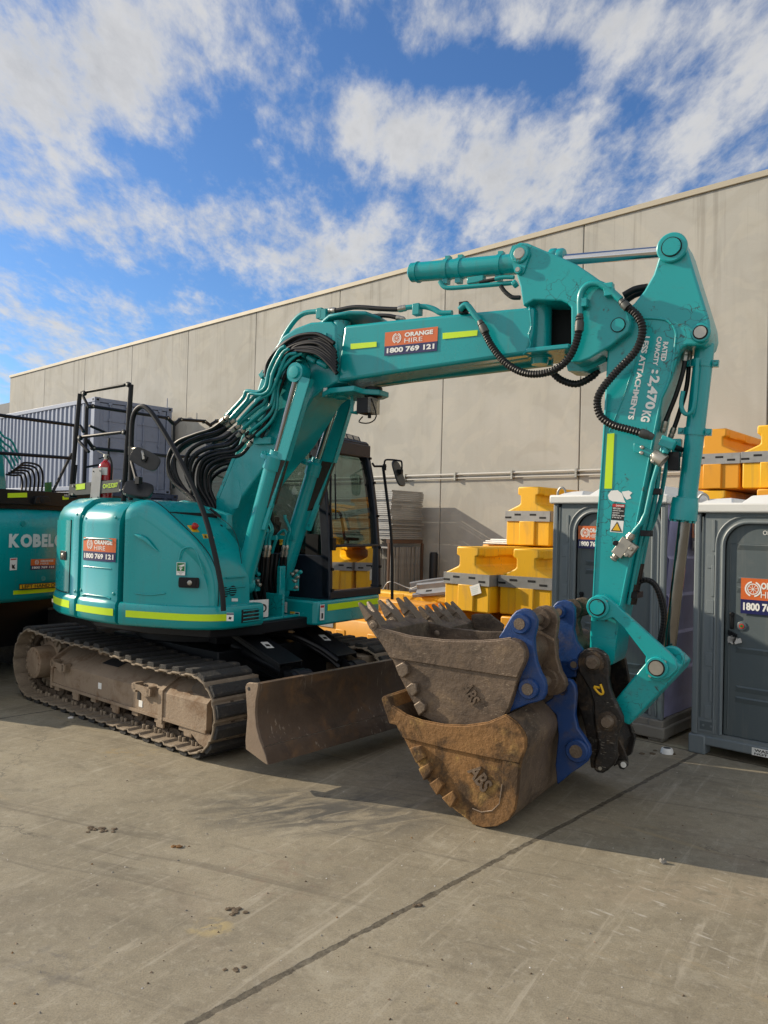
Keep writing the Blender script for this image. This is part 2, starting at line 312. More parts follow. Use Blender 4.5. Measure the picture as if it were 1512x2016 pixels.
    for ax, val, k in ((X, -l0, 1.0), (X, -(l0+4.9), .8), (X, -(l0-4.9), .8), (X, -(l0+9.8), .8), (Y, f0, .75), (Y, f0+6.5, .8)):
        d = M('ABSOLUTE', M('ADD', M('SUBTRACT', ax, val), wobn))
        e = M('MULTIPLY', M('SUBTRACT', 1.0, M('DIVIDE', d, M('MULTIPLY', width, k)), clamp=True), 4.0, clamp=True)
        J = e if J is None else M('MAXIMUM', J, e)
        e2 = M('SUBTRACT', 1.0, M('DIVIDE', d, .07), clamp=True)
        JD = e2 if JD is None else M('MAXIMUM', JD, e2)
    c = mix(M('MULTIPLY', M('MULTIPLY', JD, ramp(noise(v, 20, 5, .7), .45, .7)), .6), c, (.36, .33, .27))
    c = mix(M('MULTIPLY', J, M('ADD', M('MULTIPLY', ramp(noise(v, 30, 5, .7), .3, .7), .35), .58)), c, mix(ramp(noise(v, 16, 5, .7), .4, .65), (.040, .032, .023), (.10, .085, .06)))
    link(c, b.inputs['Base Color'])
    b.inputs['Specular IOR Level'].default_value = .35
    link(M('ADD', M('MULTIPLY', noise(v, 1.3, 5, .6), .35), .50), b.inputs['Roughness'])
    hgt = M('SUBTRACT', M('ADD', M('MULTIPLY', noise(v, 130, 4, .7), .12), M('MULTIPLY', noise(v, 22, 6, .7), .30)), M('MULTIPLY', J, 1.2))
    bp = n('ShaderNodeBump'); bp.inputs['Strength'].default_value = .55; bp.inputs['Distance'].default_value = .012
    link(hgt, bp.inputs['Height']); link(bp.outputs[0], b.inputs['Normal'])
    return m

def wall_mat():
    m = bpy.data.materials.new('precast_concrete'); m.use_nodes = True; nt = m.node_tree; nt.nodes.clear()
    n, link, M, mix, noise, ramp, mapping = NG(nt)
    out = n('ShaderNodeOutputMaterial'); b = n('ShaderNodeBsdfPrincipled'); link(b.outputs[0], out.inputs[0])
    tc = n('ShaderNodeTexCoord'); v = tc.outputs['Object']; oi = n('ShaderNodeObjectInfo')
    off = n('ShaderNodeVectorMath', operation='SCALE'); off.inputs[0].default_value = (7, 3, 11); link(M('MULTIPLY', oi.outputs['Random'], 9.0), off.inputs['Scale'])
    vo = n('ShaderNodeVectorMath', operation='ADD'); link(v, vo.inputs[0]); link(off.outputs[0], vo.inputs[1]); v2 = vo.outputs[0]
    c = mix(ramp(noise(v2, .35, 4, .6, .6), .3, .7), (.375, .370, .342), (.435, .428, .397))
    sw = noise(v2, .42, 2, .5, 3.6)
    c = mix(M('MULTIPLY', ramp(sw, .50, .62), .30), c, (.315, .300, .26))
    sw2 = noise(mapping(v2, loc=(4, 8, 2)), .6, 3, .55, 2.6)
    c = mix(M('MULTIPLY', ramp(sw2, .52, .58), .30), c, (.49, .47, .41))
    c = mix(M('MULTIPLY', ramp(noise(mapping(v2, (2.2, 2.2, .16)), 1.3, 5, .62), .5, .8), .35), c, (.28, .268, .235))
    c = mix(M('MULTIPLY', ramp(noise(v2, 2.4, 7, .68, .4), .55, .8), .25), c, (.30, .287, .248))
    c = mix(M('MULTIPLY', oi.outputs['Random'], .16), c, (.32, .305, .262))
    s = n('ShaderNodeSeparateXYZ'); link(v, s.inputs[0])
    st = ramp(noise(mapping(v2, (3.2, 3.2, .10)), 1.6, 5, .68), .52, .66)
    c = mix(M('MULTIPLY', M('MULTIPLY', st, ramp(s.outputs[2], 4.6, 7.6)), .42), c, (.20, .19, .165))
    c = mix(M('MULTIPLY', M('MULTIPLY', ramp(noise(mapping(v2, (2.6, 2.6, .2), loc=(5, 5, 1)), 1.2, 5, .68), .5, .66), ramp(s.outputs[2], 2.6, .1)), .35), c, (.20, .185, .155))
    link(c, b.inputs['Base Color']); b.inputs['Roughness'].default_value = .85; b.inputs['Specular IOR Level'].default_value = .25
    bp = n('ShaderNodeBump'); bp.inputs['Strength'].default_value = .12; bp.inputs['Distance'].default_value = .02
    link(noise(v2, 18, 5, .6), bp.inputs['Height']); link(bp.outputs[0], b.inputs['Normal'])
    return m
K['ground'] = ground_mat(); K['wall'] = wall_mat()

# ------------------------------------------------------------------ mesh building
ORG = {}
_font_cache = {}
def text_mesh(s, bold):
    key = (s, bold)
    if key in _font_cache: return _font_cache[key]
    cu_ = bpy.data.curves.new('t', 'FONT'); cu_.body = s; cu_.size = 1; cu_.offset = bold; cu_.resolution_u = 3
    o = bpy.data.objects.new('t', cu_); COL.objects.link(o)
    dg = bpy.context.evaluated_depsgraph_get(); dg.update()
    me = bpy.data.meshes.new_from_object(o.evaluated_get(dg))
    vs = [v.co.copy() for v in me.vertices]; fs = [tuple(p.vertices) for p in me.polygons]
    bpy.data.objects.remove(o); bpy.data.curves.remove(cu_); bpy.data.meshes.remove(me)
    x0 = min(v.x for v in vs); x1 = max(v.x for v in vs); y0 = min(v.y for v in vs); y1 = max(v.y for v in vs)
    vs = [((v.x-x0)/(x1-x0), (v.y-y0)/(y1-y0)) for v in vs]
    _font_cache[key] = (vs, fs); return vs, fs

def catmull(pts, k=6):
    pts = [Vector(p) for p in pts]
    if len(pts) < 3: return pts
    q = [pts[0]*2-pts[1]] + pts + [pts[-1]*2-pts[-2]]; out = []
    for i in range(1, len(q)-2):
        a, b, c, d = q[i-1], q[i], q[i+1], q[i+2]
        for j in range(k):
            t = j/k
            out.append(.5*((2*b) + (c-a)*t + (2*a-5*b+4*c-d)*t*t + (3*b-a-3*c+d)*t**3))
    out.append(pts[-1]); return out

class MB:
    def __init__(s): s.v = []; s.f = []; s.m = []; s.mats = []; s.cuts = []
    def mi(s, k):
        if k not in s.mats: s.mats.append(k)
        return s.mats.index(k)
    def add(s, vs, fs, k):
        s.cuts.append((len(s.v), len(s.f)))
        o = len(s.v); i = s.mi(k); s.v += [Vector(v) for v in vs]
        for f in fs: s.f.append(tuple(o+j for j in f)); s.m.append(i)
        return s
    def poly(s, pts, k): return s.add(pts, [tuple(range(len(pts)))], k)
    def prism(s, pts, vec, k, mid=0):
        n = len(pts); pts = [Vector(p) for p in pts]; vec = Vector(vec)
        fs = [tuple(range(n))[::-1], tuple(range(n, 2*n))]
        for i in range(n): j = (i+1) % n; fs.append((i, j, n+j, n+i))
        return s.add(pts+[p+vec for p in pts], fs, k)
    def box(s, c, a, b, d, k):
        c, a, b, d = map(Vector, (c, a, b, d)); vs = []
        for x in (-1, 1):
            for y in (-1, 1):
                for z in (-1, 1): vs.append(c+a*x+b*y+d*z)
        return s.add(vs, [(0, 1, 3, 2), (4, 6, 7, 5), (0, 4, 5, 1), (2, 3, 7, 6), (0, 2, 6, 4), (1, 5, 7, 3)], k)
    def fbox(s, F, f0, f1, l0, l1, z0, z1, k):
        return s.box(F.W((f0+f1)/2, (l0+l1)/2, (z0+z1)/2), F.f*((f1-f0)/2), F.l*((l1-l0)/2), UP*((z1-z0)/2), k)
    def tube(s, path, r, k, seg=8, smooth=0, ribs=None, cap=True):
        P = catmull(path, smooth) if smooth else [Vector(p) for p in path]
        if ribs:   # resample evenly and swell every other ring
            L = [0]
            for a, b in zip(P, P[1:]): L.append(L[-1]+(b-a).length)
            n = int(L[-1]/ribs)*2+1; Q = []; j = 0
            for i in range(n):
                d = L[-1]*i/(n-1)
                while j < len(L)-2 and L[j+1] < d: j += 1
                t = (d-L[j])/max(1e-9, L[j+1]-L[j]); Q.append(P[j].lerp(P[j+1], t))
            P = Q
        n = len(P); vs = []; fs = []; nrm = None
        for i, p in enumerate(P):
            t = (P[min(i+1, n-1)]-P[max(i-1, 0)])
            if t.length < 1e-9: t = Vector((0, 0, 1))
            t.normalize()
            if nrm is None:
                nrm = t.orthogonal().normalized()
            else:
                nrm = (nrm - t*nrm.dot(t))
                nrm = nrm.normalized() if nrm.length > 1e-6 else t.orthogonal().normalized()
            bn = t.cross(nrm)
            rr = r(i/(n-1)) if callable(r) else r
            if ribs: rr = rr*(1.0 if i % 2 else .80)
            for q in range(seg):
                a = 2*math.pi*q/seg; vs.append(p+nrm*(rr*math.cos(a))+bn*(rr*math.sin(a)))
        for i in range(n-1):
            for q in range(seg):
                q2 = (q+1) % seg; fs.append((i*seg+q, i*seg+q2, (i+1)*seg+q2, (i+1)*seg+q))
        if cap: fs.append(tuple(range(seg))[::-1]); fs.append(tuple(range((n-1)*seg, n*seg)))
        return s.add(vs, fs, k)
    def lathe(s, p0, p1, prof, k, seg=20):
        """prof = [(t along p0->p1, radius)]"""
        p0, p1 = Vector(p0), Vector(p1); t = (p1-p0); L = t.length; t = t/L
        nr = t.orthogonal().normalized(); bn = t.cross(nr); vs = []; fs = []
        for tt, r in prof:
            for q in range(seg):
                a = 2*math.pi*q/seg; vs.append(p0+t*(L*tt)+nr*(r*math.cos(a))+bn*(r*math.sin(a)))
        n = len(prof)
        for i in range(n-1):
            for q in range(seg):
                q2 = (q+1) % seg; fs.append((i*seg+q, i*seg+q2, (i+1)*seg+q2, (i+1)*seg+q))
        fs.append(tuple(range(seg))[::-1]); fs.append(tuple(range((n-1)*seg, n*seg)))
        return s.add(vs, fs, k)
    def cyl(s, p0, p1, r, k, seg=20): return s.lathe(p0, p1, [(0, r), (1, r)], k, seg)
    def grid(s, rows, k, closed=False):
        n = len(rows[0]); vs = [p for r in rows for p in r]; fs = []
        for i in range(len(rows)-1):
            for j in range(n if closed else n-1):
                j2 = (j+1) % n; fs.append((i*n+j, i*n+j2, (i+1)*n+j2, (i+1)*n+j))
        return s.add(vs, fs, k)
    def text(s, txt, o, u, v, w, h, k, bold=0.0, lift=0.002):
        """fit txt into w x h with its lower left corner at o; u, v unit vectors"""
        vs, fs = text_mesh(txt, bold); u, v = Vector(u), Vector(v); nn = u.cross(v).normalized()
        return s.add([Vector(o)+u*(x*w)+v*(y*h)+nn*lift for x, y in vs], fs, k)
    def build(s, name, parent=None, bevel=0.0, seg=2, smooth=35, label=None, cat=None, group=None, kind=None, split=0):
        if split:      # every `split` pieces become an object of their own
            r = None; cs = s.cuts[::split]+[(len(s.v), len(s.f))]
            for (v0, f0), (v1, f1) in zip(cs, cs[1:]):
                b = MB(); b.v = s.v[v0:v1]; b.f = [tuple(i-v0 for i in f) for f in s.f[f0:f1]]; b.mats = s.mats; b.m = s.m[f0:f1]
                o = b.build(name, parent, bevel, seg, smooth); r = r or o
            return r
        me = bpy.data.meshes.new(name); org = ORG.get(parent.name, Vector((0, 0, 0))) if parent else Vector((0, 0, 0))
        me.from_pydata([tuple(v-org) for v in s.v], [], s.f)
        for k in s.mats: me.materials.append(K[k])
        me.polygons.foreach_set('material_index', s.m)
        import bmesh
        bm = bmesh.new(); bm.from_mesh(me); bmesh.ops.recalc_face_normals(bm, faces=bm.faces); bm.to_mesh(me); bm.free()
        if smooth:
            me.polygons.foreach_set('use_smooth', [True]*len(me.polygons)); me.set_sharp_from_angle(angle=R(smooth))
        o = bpy.data.objects.new(name, me); COL.objects.link(o)
        if parent: o.parent = parent; ORG[o.name] = org
        else: ORG[o.name] = Vector((0, 0, 0))
        if bevel:
            md = o.modifiers.new('bevel', 'BEVEL'); md.width = bevel; md.segments = seg; md.limit_method = 'ANGLE'; md.angle_limit = R(40)
            md.harden_normals = False
        for a, b in (('label', label), ('category', cat), ('group', group), ('kind', kind)):
            if b: o[a] = b
        return o
def thing(name, loc, label, cat, group=None):
    o = bpy.data.objects.new(name, None); COL.objects.link(o); o.location = loc
    o.empty_display_size = .2
    o['label'] = label; o['category'] = cat
    if group: o['group'] = group
    ORG[o.name] = Vector(loc); return o
def dup(root, loc, rotz=0.0, label=None, group=None):
    def cp(o, par):
        c = o.copy(); COL.objects.link(c); c.parent = par; ORG[c.name] = Vector(loc)
        for ch in o.children: cp(ch, c)
        return c
    r = cp(root, None); r.location = loc; r.rotation_euler = (0, 0, rotz)
    if label: r['label'] = label
    if group: r['group'] = group
    return r

# ---- stickers: o = lower left corner, u/v unit directions, everything in one mesh
def hire_sticker(parent, o, u, v, w, h, name='hire_sticker', warp=None):
    b = MB(); o, u, v = Vector(o), Vector(u), Vector(v); n = u.cross(v).normalized()
    def q(x, y, lift=.0): return o+u*(x*w)+v*(y*h)+n*lift
    split = .40
    for y0, y1, k in ((split, 1, 'orange'), (0, split, 'blue')):
        b.grid([[q(i/12, y, .002) for i in range(13)] for y in (y0, y1)], k)
    # wheel mark: ring, hub, spokes and two arrow arcs
    cx, cy, r = .235, .70, .18*h
    def arc(a0, a1, r0, r1, k=20):
        A = [c0+(c1-c0)*i/k for i in range(k+1) for c0, c1 in ((a0, a1),)]
        P = [q(cx, cy, .004)+u*(r0*math.cos(a))+v*(r0*math.sin(a)) for a in A]
        Q = [q(cx, cy, .004)+u*(r1*math.cos(a))+v*(r1*math.sin(a)) for a in A]
        b.grid([P, Q], 'white')
    arc(0, 2*math.pi, r*.86, r*.72, 28); arc(0, 2*math.pi, r*.14, r*.01, 10)
    for i in range(8):
        a = i*math.pi/4+.2; d = u*math.cos(a)+v*math.sin(a); e = u*(-math.sin(a))+v*math.cos(a); c = q(cx, cy, .004)
        b.poly([c+d*(r*.1)-e*(r*.035), c+d*(r*.74)-e*(r*.035), c+d*(r*.74)+e*(r*.035), c+d*(r*.1)+e*(r*.035)], 'white')
    arc(R(100), R(250), r*1.22, r*.98); arc(R(-80), R(70), r*1.22, r*.98)
    b.text('ORANGE', q(.385, .71), u, v, w*.53, h*.19, 'white', .045, .004)
    b.text('HIRE', q(.385, .47), u, v, w*.34, h*.18, 'white', 0, .004)
    b.text('1800 769 121', q(.05, .09), u, v, w*.90, h*.23, 'white', .045, .004)
    if warp: b.v = [warp((p-o).dot(u)/w, (p-o).dot(v)/h, (p-o).dot(n)) for p in b.v]
    return b.build(name, parent, smooth=0)
def strip(parent, pts, vec, k='lime', name='reflective_strip'):
    return MB().prism(pts, vec, k).build(name, parent, smooth=0)

# ------------------------------------------------------------------ the setting
def setting():
    g = MB(); S = 400
    g.add([(-S, -S, 0), (S, -S, 0), (S, S, 0), (-S, S, 0)], [(0, 1, 2, 3)], 'ground')
    g.build('ground', kind='structure', smooth=0)
    # tilt-up warehouse wall: panels 3.25 m wide, a capping along the top and two conduits
    WF = 13.0; top = 7.66
    bl = thing('warehouse', B.W(WF, 10, 0), 'long pale precast concrete warehouse wall rising behind the machines', 'building')
    edges = [33.0-3.25*i for i in range(14)]
    edges[0] = 33.0
    for a, c in zip(edges, edges[1:]):
        MB().fbox(B, WF, WF+.18, c+.009, a-.009, 0, top-.1, 'wall').build('wall_panel', bl, bevel=.012)
    MB().fbox(B, WF+.05, WF+.4, edges[-1], 32.9, 0, top-.2, 'dark').build('joint_filler', bl)
    MB().fbox(B, WF+.2, WF+25, edges[-1], 32.95, 0, top-.35, 'wall').build('building_core', bl)
    MB().fbox(B, WF-.035, WF+.3, edges[-1], 33.03, top-.1, top, 'cap').build('capping', bl, bevel=.006)
    for z, r in ((2.965, .021), (2.88, .015)):
        c = MB().tube([B.W(WF-.05, -8, z), B.W(WF-.05, 18.5, z)], r, 'pipe', 8)
        for i in range(18): c.fbox(B, WF-.085, WF, -7+i*1.4, -6.96+i*1.4, z-.04, z+.04, 'steel')
        c.build('conduit', bl)
    # lower dark shed beyond the end of the wall
    MB().fbox(B, 14, 30, 33.6, 75, 0, 6.9, 'farwall').build('shed', label='low dark clad shed beyond the far end of the concrete wall', cat='building')
setting()

# ------------------------------------------------------------------ the excavator in front
def Pl(F, pts, l): return [F.al(x, y, l) for x, y in pts]
E = thing('excavator', H.W(0, 0, 0), 'teal excavator with handrails and fire extinguisher, its arm lowered onto a black quick hitch', 'excavator', 'teal excavators')

def undercarriage(E):
    # loop of the outer track surface in (f, z)
    fc, rc = (-.13, .345), (-2.83, .375); fr, rr = .335, .375
    loop = []
    for i in range(25): loop.append((rc[0]+(fc[0]-rc[0])*i/24, 0.0))
    for i in range(1, 16): a = -math.pi/2+math.pi*i/16; loop.append((fc[0]+fr*math.cos(a)*1.05, fc[1]+(fr+.01)*math.sin(a)))
    for i in range(25):
        t = i/24; loop.append((fc[0]+(rc[0]-fc[0])*t, .69+.06*t-.035*math.sin(math.pi*min(1, t*1.9))*(1 if t < .53 else 0)-.022*math.sin(math.pi*max(0, (t-.53)/.47))))
    for i in range(1, 16): a = math.pi/2+math.pi*i/16; loop.append((rc[0]+rr*math.cos(a), rc[1]+rr*math.sin(a)))
    P = [Vector((a, b)) for a, b in loop]; P.append(P[0])
    L = [0]
    for a, b in zip(P, P[1:]): L.append(L[-1]+(b-a).length)
    NS = 44; pitch = L[-1]/NS
    def at(d):
        d %= L[-1]
        for i in range(len(P)-1):
            if L[i+1] >= d:
                t = (d-L[i])/(L[i+1]-L[i]+1e-9); return P[i].lerp(P[i+1], t)
        return P[-1]
    W = .5
    def shoe_mesh():      # x along the loop, y across (0 = outer edge), z outwards (0 = ground side)
        b = MB(); hp = pitch/2
        # pressed steel shoe with a raised trailing lip and two chamfers
        prof = [(-hp*.98, .052), (-hp*.80, .034), (-hp*.2, .036), (hp*.35, .036), (hp*.7, .050), (hp*1.06, .052), (hp*1.06, .064), (hp*.6, .064), (hp*.3, .052), (-hp*.75, .050), (-hp*.98, .066)]
        b.prism([(x, 0, z) for x, z in prof], (0, W, 0), 'shoe')
        pad = [(-hp*.62, .037), (-hp*.56, .012), (-hp*.40, .001), (hp*.42, .001), (hp*.58, .012), (hp*.64, .037)]
        b.prism([(x, .012, z) for x, z in pad], (0, W-.024, 0), 'pad')
        for y in (.13, .37):      # bolts and the chain links they hold
            for x in (-.030, .026): b.cyl((x, y, .05), (x, y, .092), .017, 'shoe', 6)
        for y in (.185, .315):
            b.prism([(-hp*1.1, y-.018, .052), (hp*.9, y-.018, .052), (hp*1.02, y-.018, .085), (hp*.6, y-.018, .118), (-hp*.6, y-.018, .118), (-hp*1.15, y-.018, .085)], (0, .036, 0), 'shadegrime')
        b.cyl((hp*.9, .155, .09), (hp*.9, .345, .09), .024, 'shadegrime', 10)
        me_o = b.build('track_shoe', None, bevel=.004, seg=1, smooth=30)
        return me_o
    proto = shoe_mesh(); first = True
    org = ORG[E.name]
    for side in (0, 1):
        l0 = 0.0 if side == 0 else 1.99
        tr = MB()
        # side frame of the track: box beam, sloped top, brackets
        def sec(f): 
            k = 1.0
            return [(.095, .205), (.095, .41), (.13, .44), (.34, .575), (.60, .575), (.60, .205)]
        sgn = 1 if side == 0 else -1
        def TW(f, l, z): return U.W(f, (l if side == 0 else 2.49-l), z)
        tr.prism([TW(-2.50, l, z) for l, z in sec(0)], TW(-.62, 0, 0)-TW(-2.50, 0, 0), 'dust')
        tr.prism([TW(-.60, l-.012 if l < .2 else l, z+(.012 if z > .3 else -.012)) for l, z in sec(0)], TW(-.02, 0, 0)-TW(-.60, 0, 0), 'dust')
        tr.prism([TW(-.66, .07, .17), TW(-.66, .07, .44), TW(-.66, .12, .475), TW(-.66, .36, .61), TW(-.66, .4, .17)], TW(-.60, 0, 0)-TW(-.66, 0, 0), 'dust')
        tr.prism([TW(-2.53, .08, .17), TW(-2.53, .08, .45), TW(-2.53, .36, .62), TW(-2.53, .4, .17)], TW(-2.49, 0, 0)-TW(-2.53, 0, 0), 'dust')
        # lower lip of the beam
        tr.prism([TW(-2.5, .075, .195), TW(-2.5, .075, .222), TW(-2.5, .2, .222), TW(-2.5, .2, .195)], TW(-.02, 0, 0)-TW(-2.5, 0, 0), 'dust')
        for f in (-2.30, -.86):      # step brackets
            tr.prism([TW(f-.14, .03, .40), TW(f-.14, .03, .45), TW(f+.14, .03, .44), TW(f+.14, .03, .38), TW(f+.05, .03, .36), TW(f-.02, .03, .40)], TW(0, .02, 0)-TW(0, 0, 0), 'dust')
            tr.box(TW(f-.1, .07, .42), U.f*.02, U.l*.04, UP*.04, 'dust'); tr.box(TW(f+.1, .07, .41), U.f*.02, U.l*.04, UP*.04, 'dust')
        for f, z, a, h_ in ((-.98, .355, .022, .055), (-.18, .33, .05, .012)): tr.box(TW(f, .093, z), U.f*a, U.l*.004, UP*h_, 'dark')
        tr.prism([TW(-1.78, .20, .492), TW(-1.50, .20, .492), TW(-1.46, .27, .537), TW(-1.72, .27, .537)], Vector((0, 0, .004)), 'dark')
        for f, z in ((-1.62, .32), (-.95, .27)):
            tr.box(TW(f, .093, z), U.f*.028, U.l*.002, UP*.028, 'white')
        t_ob = tr.build('track_frame', E, bevel=.012, seg=2)
        # rollers under the beam, carrier roller, idler, sprocket with its motor cover
        for i in range(7):
            f = -2.42+i*.345
            r = MB(); r.lathe(TW(f, .13, .165), TW(f, .37, .165), [(0, .05), (.02, .065), (.12, .065), (.14, .085), (.3, .085), (.32, .07), (.68, .07), (.7, .085), (.86, .085), (.88, .065), (1, .05)], 'shadegrime', 16)
            r.box(TW(f, .115, .19), U.f*.045, U.l*.02, UP*.035, 'dust')
            r.build('track_roller', t_ob)
        MB().lathe(TW(-1.75, .16, .625), TW(-1.75, .33, .625), [(0, .022), (0, .045), (.3, .045), (.31, .06), (1, .06)], 'dust', 16).build('carrier_roller', t_ob)
        MB().lathe(TW(-.13, .13, .345), TW(-.13, .37, .345), [(0, .06), (.05, .20), (.15, .25), (.3, .25), (.32, .275), (.68, .275), (.7, .25), (.85, .25), (.95, .2), (1, .06)], 'shadegrime', 28).build('idler_wheel', t_ob)
        sp = MB(); sp.lathe(TW(-2.83, .045, .375), TW(-2.83, .36, .375), [(0, .14), (.02, .155), (.55, .165), (.56, .2), (.75, .2), (.76, .17), (1, .17)], 'dust', 28)
        for i in range(12):
            a = 2*math.pi*i/12; sp.cyl(TW(-2.83+.125*math.cos(a), .038, .375+.125*math.sin(a)), TW(-2.83+.125*math.cos(a), .05, .375+.125*math.sin(a)), .012, 'dust', 6)
        for i in range(18):
            a = 2*math.pi*i/18; d = U.f*math.cos(a)+UP*math.sin(a); e = U.l.cross(d)
            c = TW(-2.83, .25, .375)+d*.235; sp.box(c, d*.04, e*.025, U.l*.03, 'shoe')
        sp.build('drive_sprocket', t_ob)
        ck = MB()      # guide plates between the rollers
        for f in (-2.05, -1.35, -.66, -.27):
            ck.prism([TW(f-.06, .09, .21), TW(f+.06, .09, .21), TW(f+.05, .09, .12), TW(f-.05, .09, .12)], TW(0, .02, 0)-TW(0, 0, 0), 'dust')
        ck.prism([TW(-.30, .085, .21), TW(.10, .085, .19), TW(.10, .085, .10), TW(-.02, .085, .075), TW(-.12, .085, .10)], TW(0, .03, 0)-TW(0, 0, 0), 'dust')
        ck.build('chain_guide', t_ob, bevel=.006, split=1)
        tk = bpy.data.objects.new('crawler_track', None); COL.objects.link(tk); tk.parent = E; ORG[tk.name] = org; tk.empty_display_size = .1
        for i in range(NS):
            d = pitch*i; a = at(d-pitch*.45); b_ = at(d+pitch*.45); c = at(d)
            t2 = (b_-a).normalized(); n2 = Vector((-t2.y, t2.x))      # inwards
            X = U.f*t2.x+UP*t2.y; Z = U.f*n2.x+UP*n2.y; Y = U.l
            o = proto if first else proto.copy()
            if not first: COL.objects.link(o)
            first = False
            mw = Matrix.Identity(4); pos = U.W(c.x, l0, c.y)-org
            jit = random.uniform(-.004, .004)
            for k in range(3): mw[k][0] = X[k]; mw[k][1] = Y[k]; mw[k][2] = Z[k]; mw[k][3] = pos[k]+Y[k]*jit
            o.parent = tk; o.matrix_local = mw
    # car body between the tracks
    cb = MB()
    cb.fbox(U, -2.2, -.5, .55, 1.94, .38, .72, 'black'); cb.fbox(U, -1.9, -.85, .8, 1.7, .70, .86, 'black')
    cb.lathe(U.W(-1.5, 1.1, .72), U.W(-1.5, 1.1, .93), [(0, .62), (.5, .62), (.52, .58), (1, .58)], 'black', 40)
    cb.build('undercarriage_frame', E, bevel=.01)
    # dozer blade
    out = [(483, 1352), (486, 1346), (490, 1344), (508, 1345), (508, 1352), (503, 1380), (502, 1404), (504, 1430), (510, 1455), (522, 1486), (527, 1506), (521, 1503), (484, 1475), (483, 1458), (487, 1410), (484, 1366)]
    lb = -.03; wid = 2.56
    end = Pl(U, out, lb)
    bl = MB(); bl.prism(end, U.l*.022, 'bladeedge'); bl.prism([p+U.l*(wid-.022) for p in end], U.l*.022, 'blade')
    front = Pl(U, [(508, 1347), (503, 1380), (502, 1404), (504, 1430), (510, 1455), (516, 1471)], lb)
    back = [p-U.f*.05 for p in front]
    bl.prism([p+U.l*.021 for p in front+back[::-1]], U.l*(wid-.042), 'blade')
    ed = Pl(U, [(516, 1471), (521, 1484), (527, 1506), (522, 1504), (511, 1474)], lb)
    bl.prism([p+U.l*.004+U.f*.006 for p in ed], U.l*(wid-.008), 'blade')
    # box beam across the back
    p = U.loc(front[2]); bl.fbox(U, p[0]-.2, p[0]-.045, .3, 2.2, .28, .55, 'black')
    h = U.al(490, 1356, lb); bl.cyl(h-U.l*.003, h+U.l*.002, .014, 'dark', 14)
    blo = bl.build('blade', E, bevel=.008)
    # push arms with their plated lift cylinders
    for l, px in ((.86, ((459, 1245), (499, 1240), (591, 1301), (555, 1311))), (1.72, ((572, 1229), (616, 1227), (704, 1282), (664, 1297)))):
        a = MB()
        A = U.loc(U.al((px[0][0]+px[1][0])/2, 1243 if l < 1 else 1229, l)); Bp = U.loc(U.al((px[2][0]+px[3][0])/2, 1307 if l < 1 else 1291, l))
        f0, z0, f1, z1 = A[0], A[2], Bp[0], Bp[2]; wd = .135
        c = [U.W(f0, l-wd, z0), U.W(f0, l+wd, z0), U.W(f1, l+wd, z1), U.W(f1, l-wd, z1)]
        nn = (c[1]-c[0]).cross(c[3]-c[0]).normalized(); nn = nn if nn.z > 0 else -nn
        a.prism(c, nn*.016, 'black')
        for s in (-1, 1): a.prism([U.W(f0, l+s*wd, z0), U.W(f1, l+s*wd, z1), U.W(f1, l+s*wd, z1-.04), U.W(f0, l+s*wd, z0-.04)], U.l*(-s*.012), 'black')
        m_ = c[0].lerp(c[2], .5); d1 = (c[3]-c[0]).normalized(); d2 = U.l
        a.build('blade_cylinder_guard', E, bevel=.004)
        w_ = MB(); w_.prism([m_+nn*.0175+d1*x+d2*y for x, y in ((-.07, -.02), (.05, -.04), (.06, .035), (-.06, .055))], nn*.001, 'white')
        w_.prism([m_+nn*.019+d1*x+d2*y for x, y in ((-.02, -.01), (.02, -.02), (.03, .02), (-.01, .03))], nn*.001, 'blacktext'); w_.build('warning_sticker', E, smooth=0)
        cyl = MB(); e0 = U.W(f0-.1, l, z0-.14); e1 = U.W(f1+.10, l, z1-.11)
        cyl.lathe(e0, e1, [(0, .06), (.72, .06), (.73, .068), (.8, .068), (.81, .04), (1, .04)], 'black', 18)
        cyl.lathe(e1-U.l*.11, e1+U.l*.11, [(0, .05), (0, .072), (.25, .072), (.27, .085), (.73, .085), (.75, .072), (1, .072), (1, .05)], 'black', 20)
        cyl.build('blade_cylinder', E)
        arm = MB(); q0 = U.W(-1.0, l+(.22 if l < 1 else -.35), .5); q1 = U.W(f1+.05, l+(.16 if l < 1 else -.22), .34)
        arm.tube([q0, q1], .09, 'black', 4); arm.build('blade_arm', E, bevel=.01)
    hs = MB(); hs.tube([U.W(-.9, 1.3, .74), U.W(-.5, 1.35, .80), U.W(-.25, 1.5, .70), U.W(-.05, 1.58, .58)], .022, 'rubber', 8, 6)
    hs.tube([U.W(-.9, 1.38, .72), U.W(-.5, 1.42, .76), U.W(-.2, 1.54, .63), U.W(-.05, 1.6, .52)], .022, 'rubber', 8, 6); hs.build('blade_hose', E)
undercarriage(E)

# ---- upper structure
PLAN = catmull([(-1.62, -.25, 0), (-1.5, -.75, 0), (-1.25, -1.14, 0), (-.90, -1.385, 0), (-.5, -1.52, 0), (-.1, -1.575, 0), (.185, -1.56, 0), (.6, -1.45, 0), (.8, -1.375, 0), (.95, -1.27, 0)], 10)
def lo(f):
    for a, b in zip(PLAN, PLAN[1:]):
        if a.x <= f <= b.x: t = (f-a.x)/(b.x-a.x+1e-9); return a.y+(b.y-a.y)*t
    return PLAN[-1].y if f > PLAN[-1].x else PLAN[0].y
def plan_normal(f):
    d = Vector((.04, lo(f+.02)-lo(f-.02))).normalized(); return Vector((d.y, -d.x))     # outwards (l negative)
def plan_pt(f, inset, z):
    n = plan_normal(f); return H.W(f-n.x*inset, lo(f)-n.y*inset, z)
def on_plan(px, py, off=0.0):
    l = -1.5
    for _ in range(8): f, _l, z = H.loc(H.al(px, py, l)); l = lo(f)-off
    return f, z
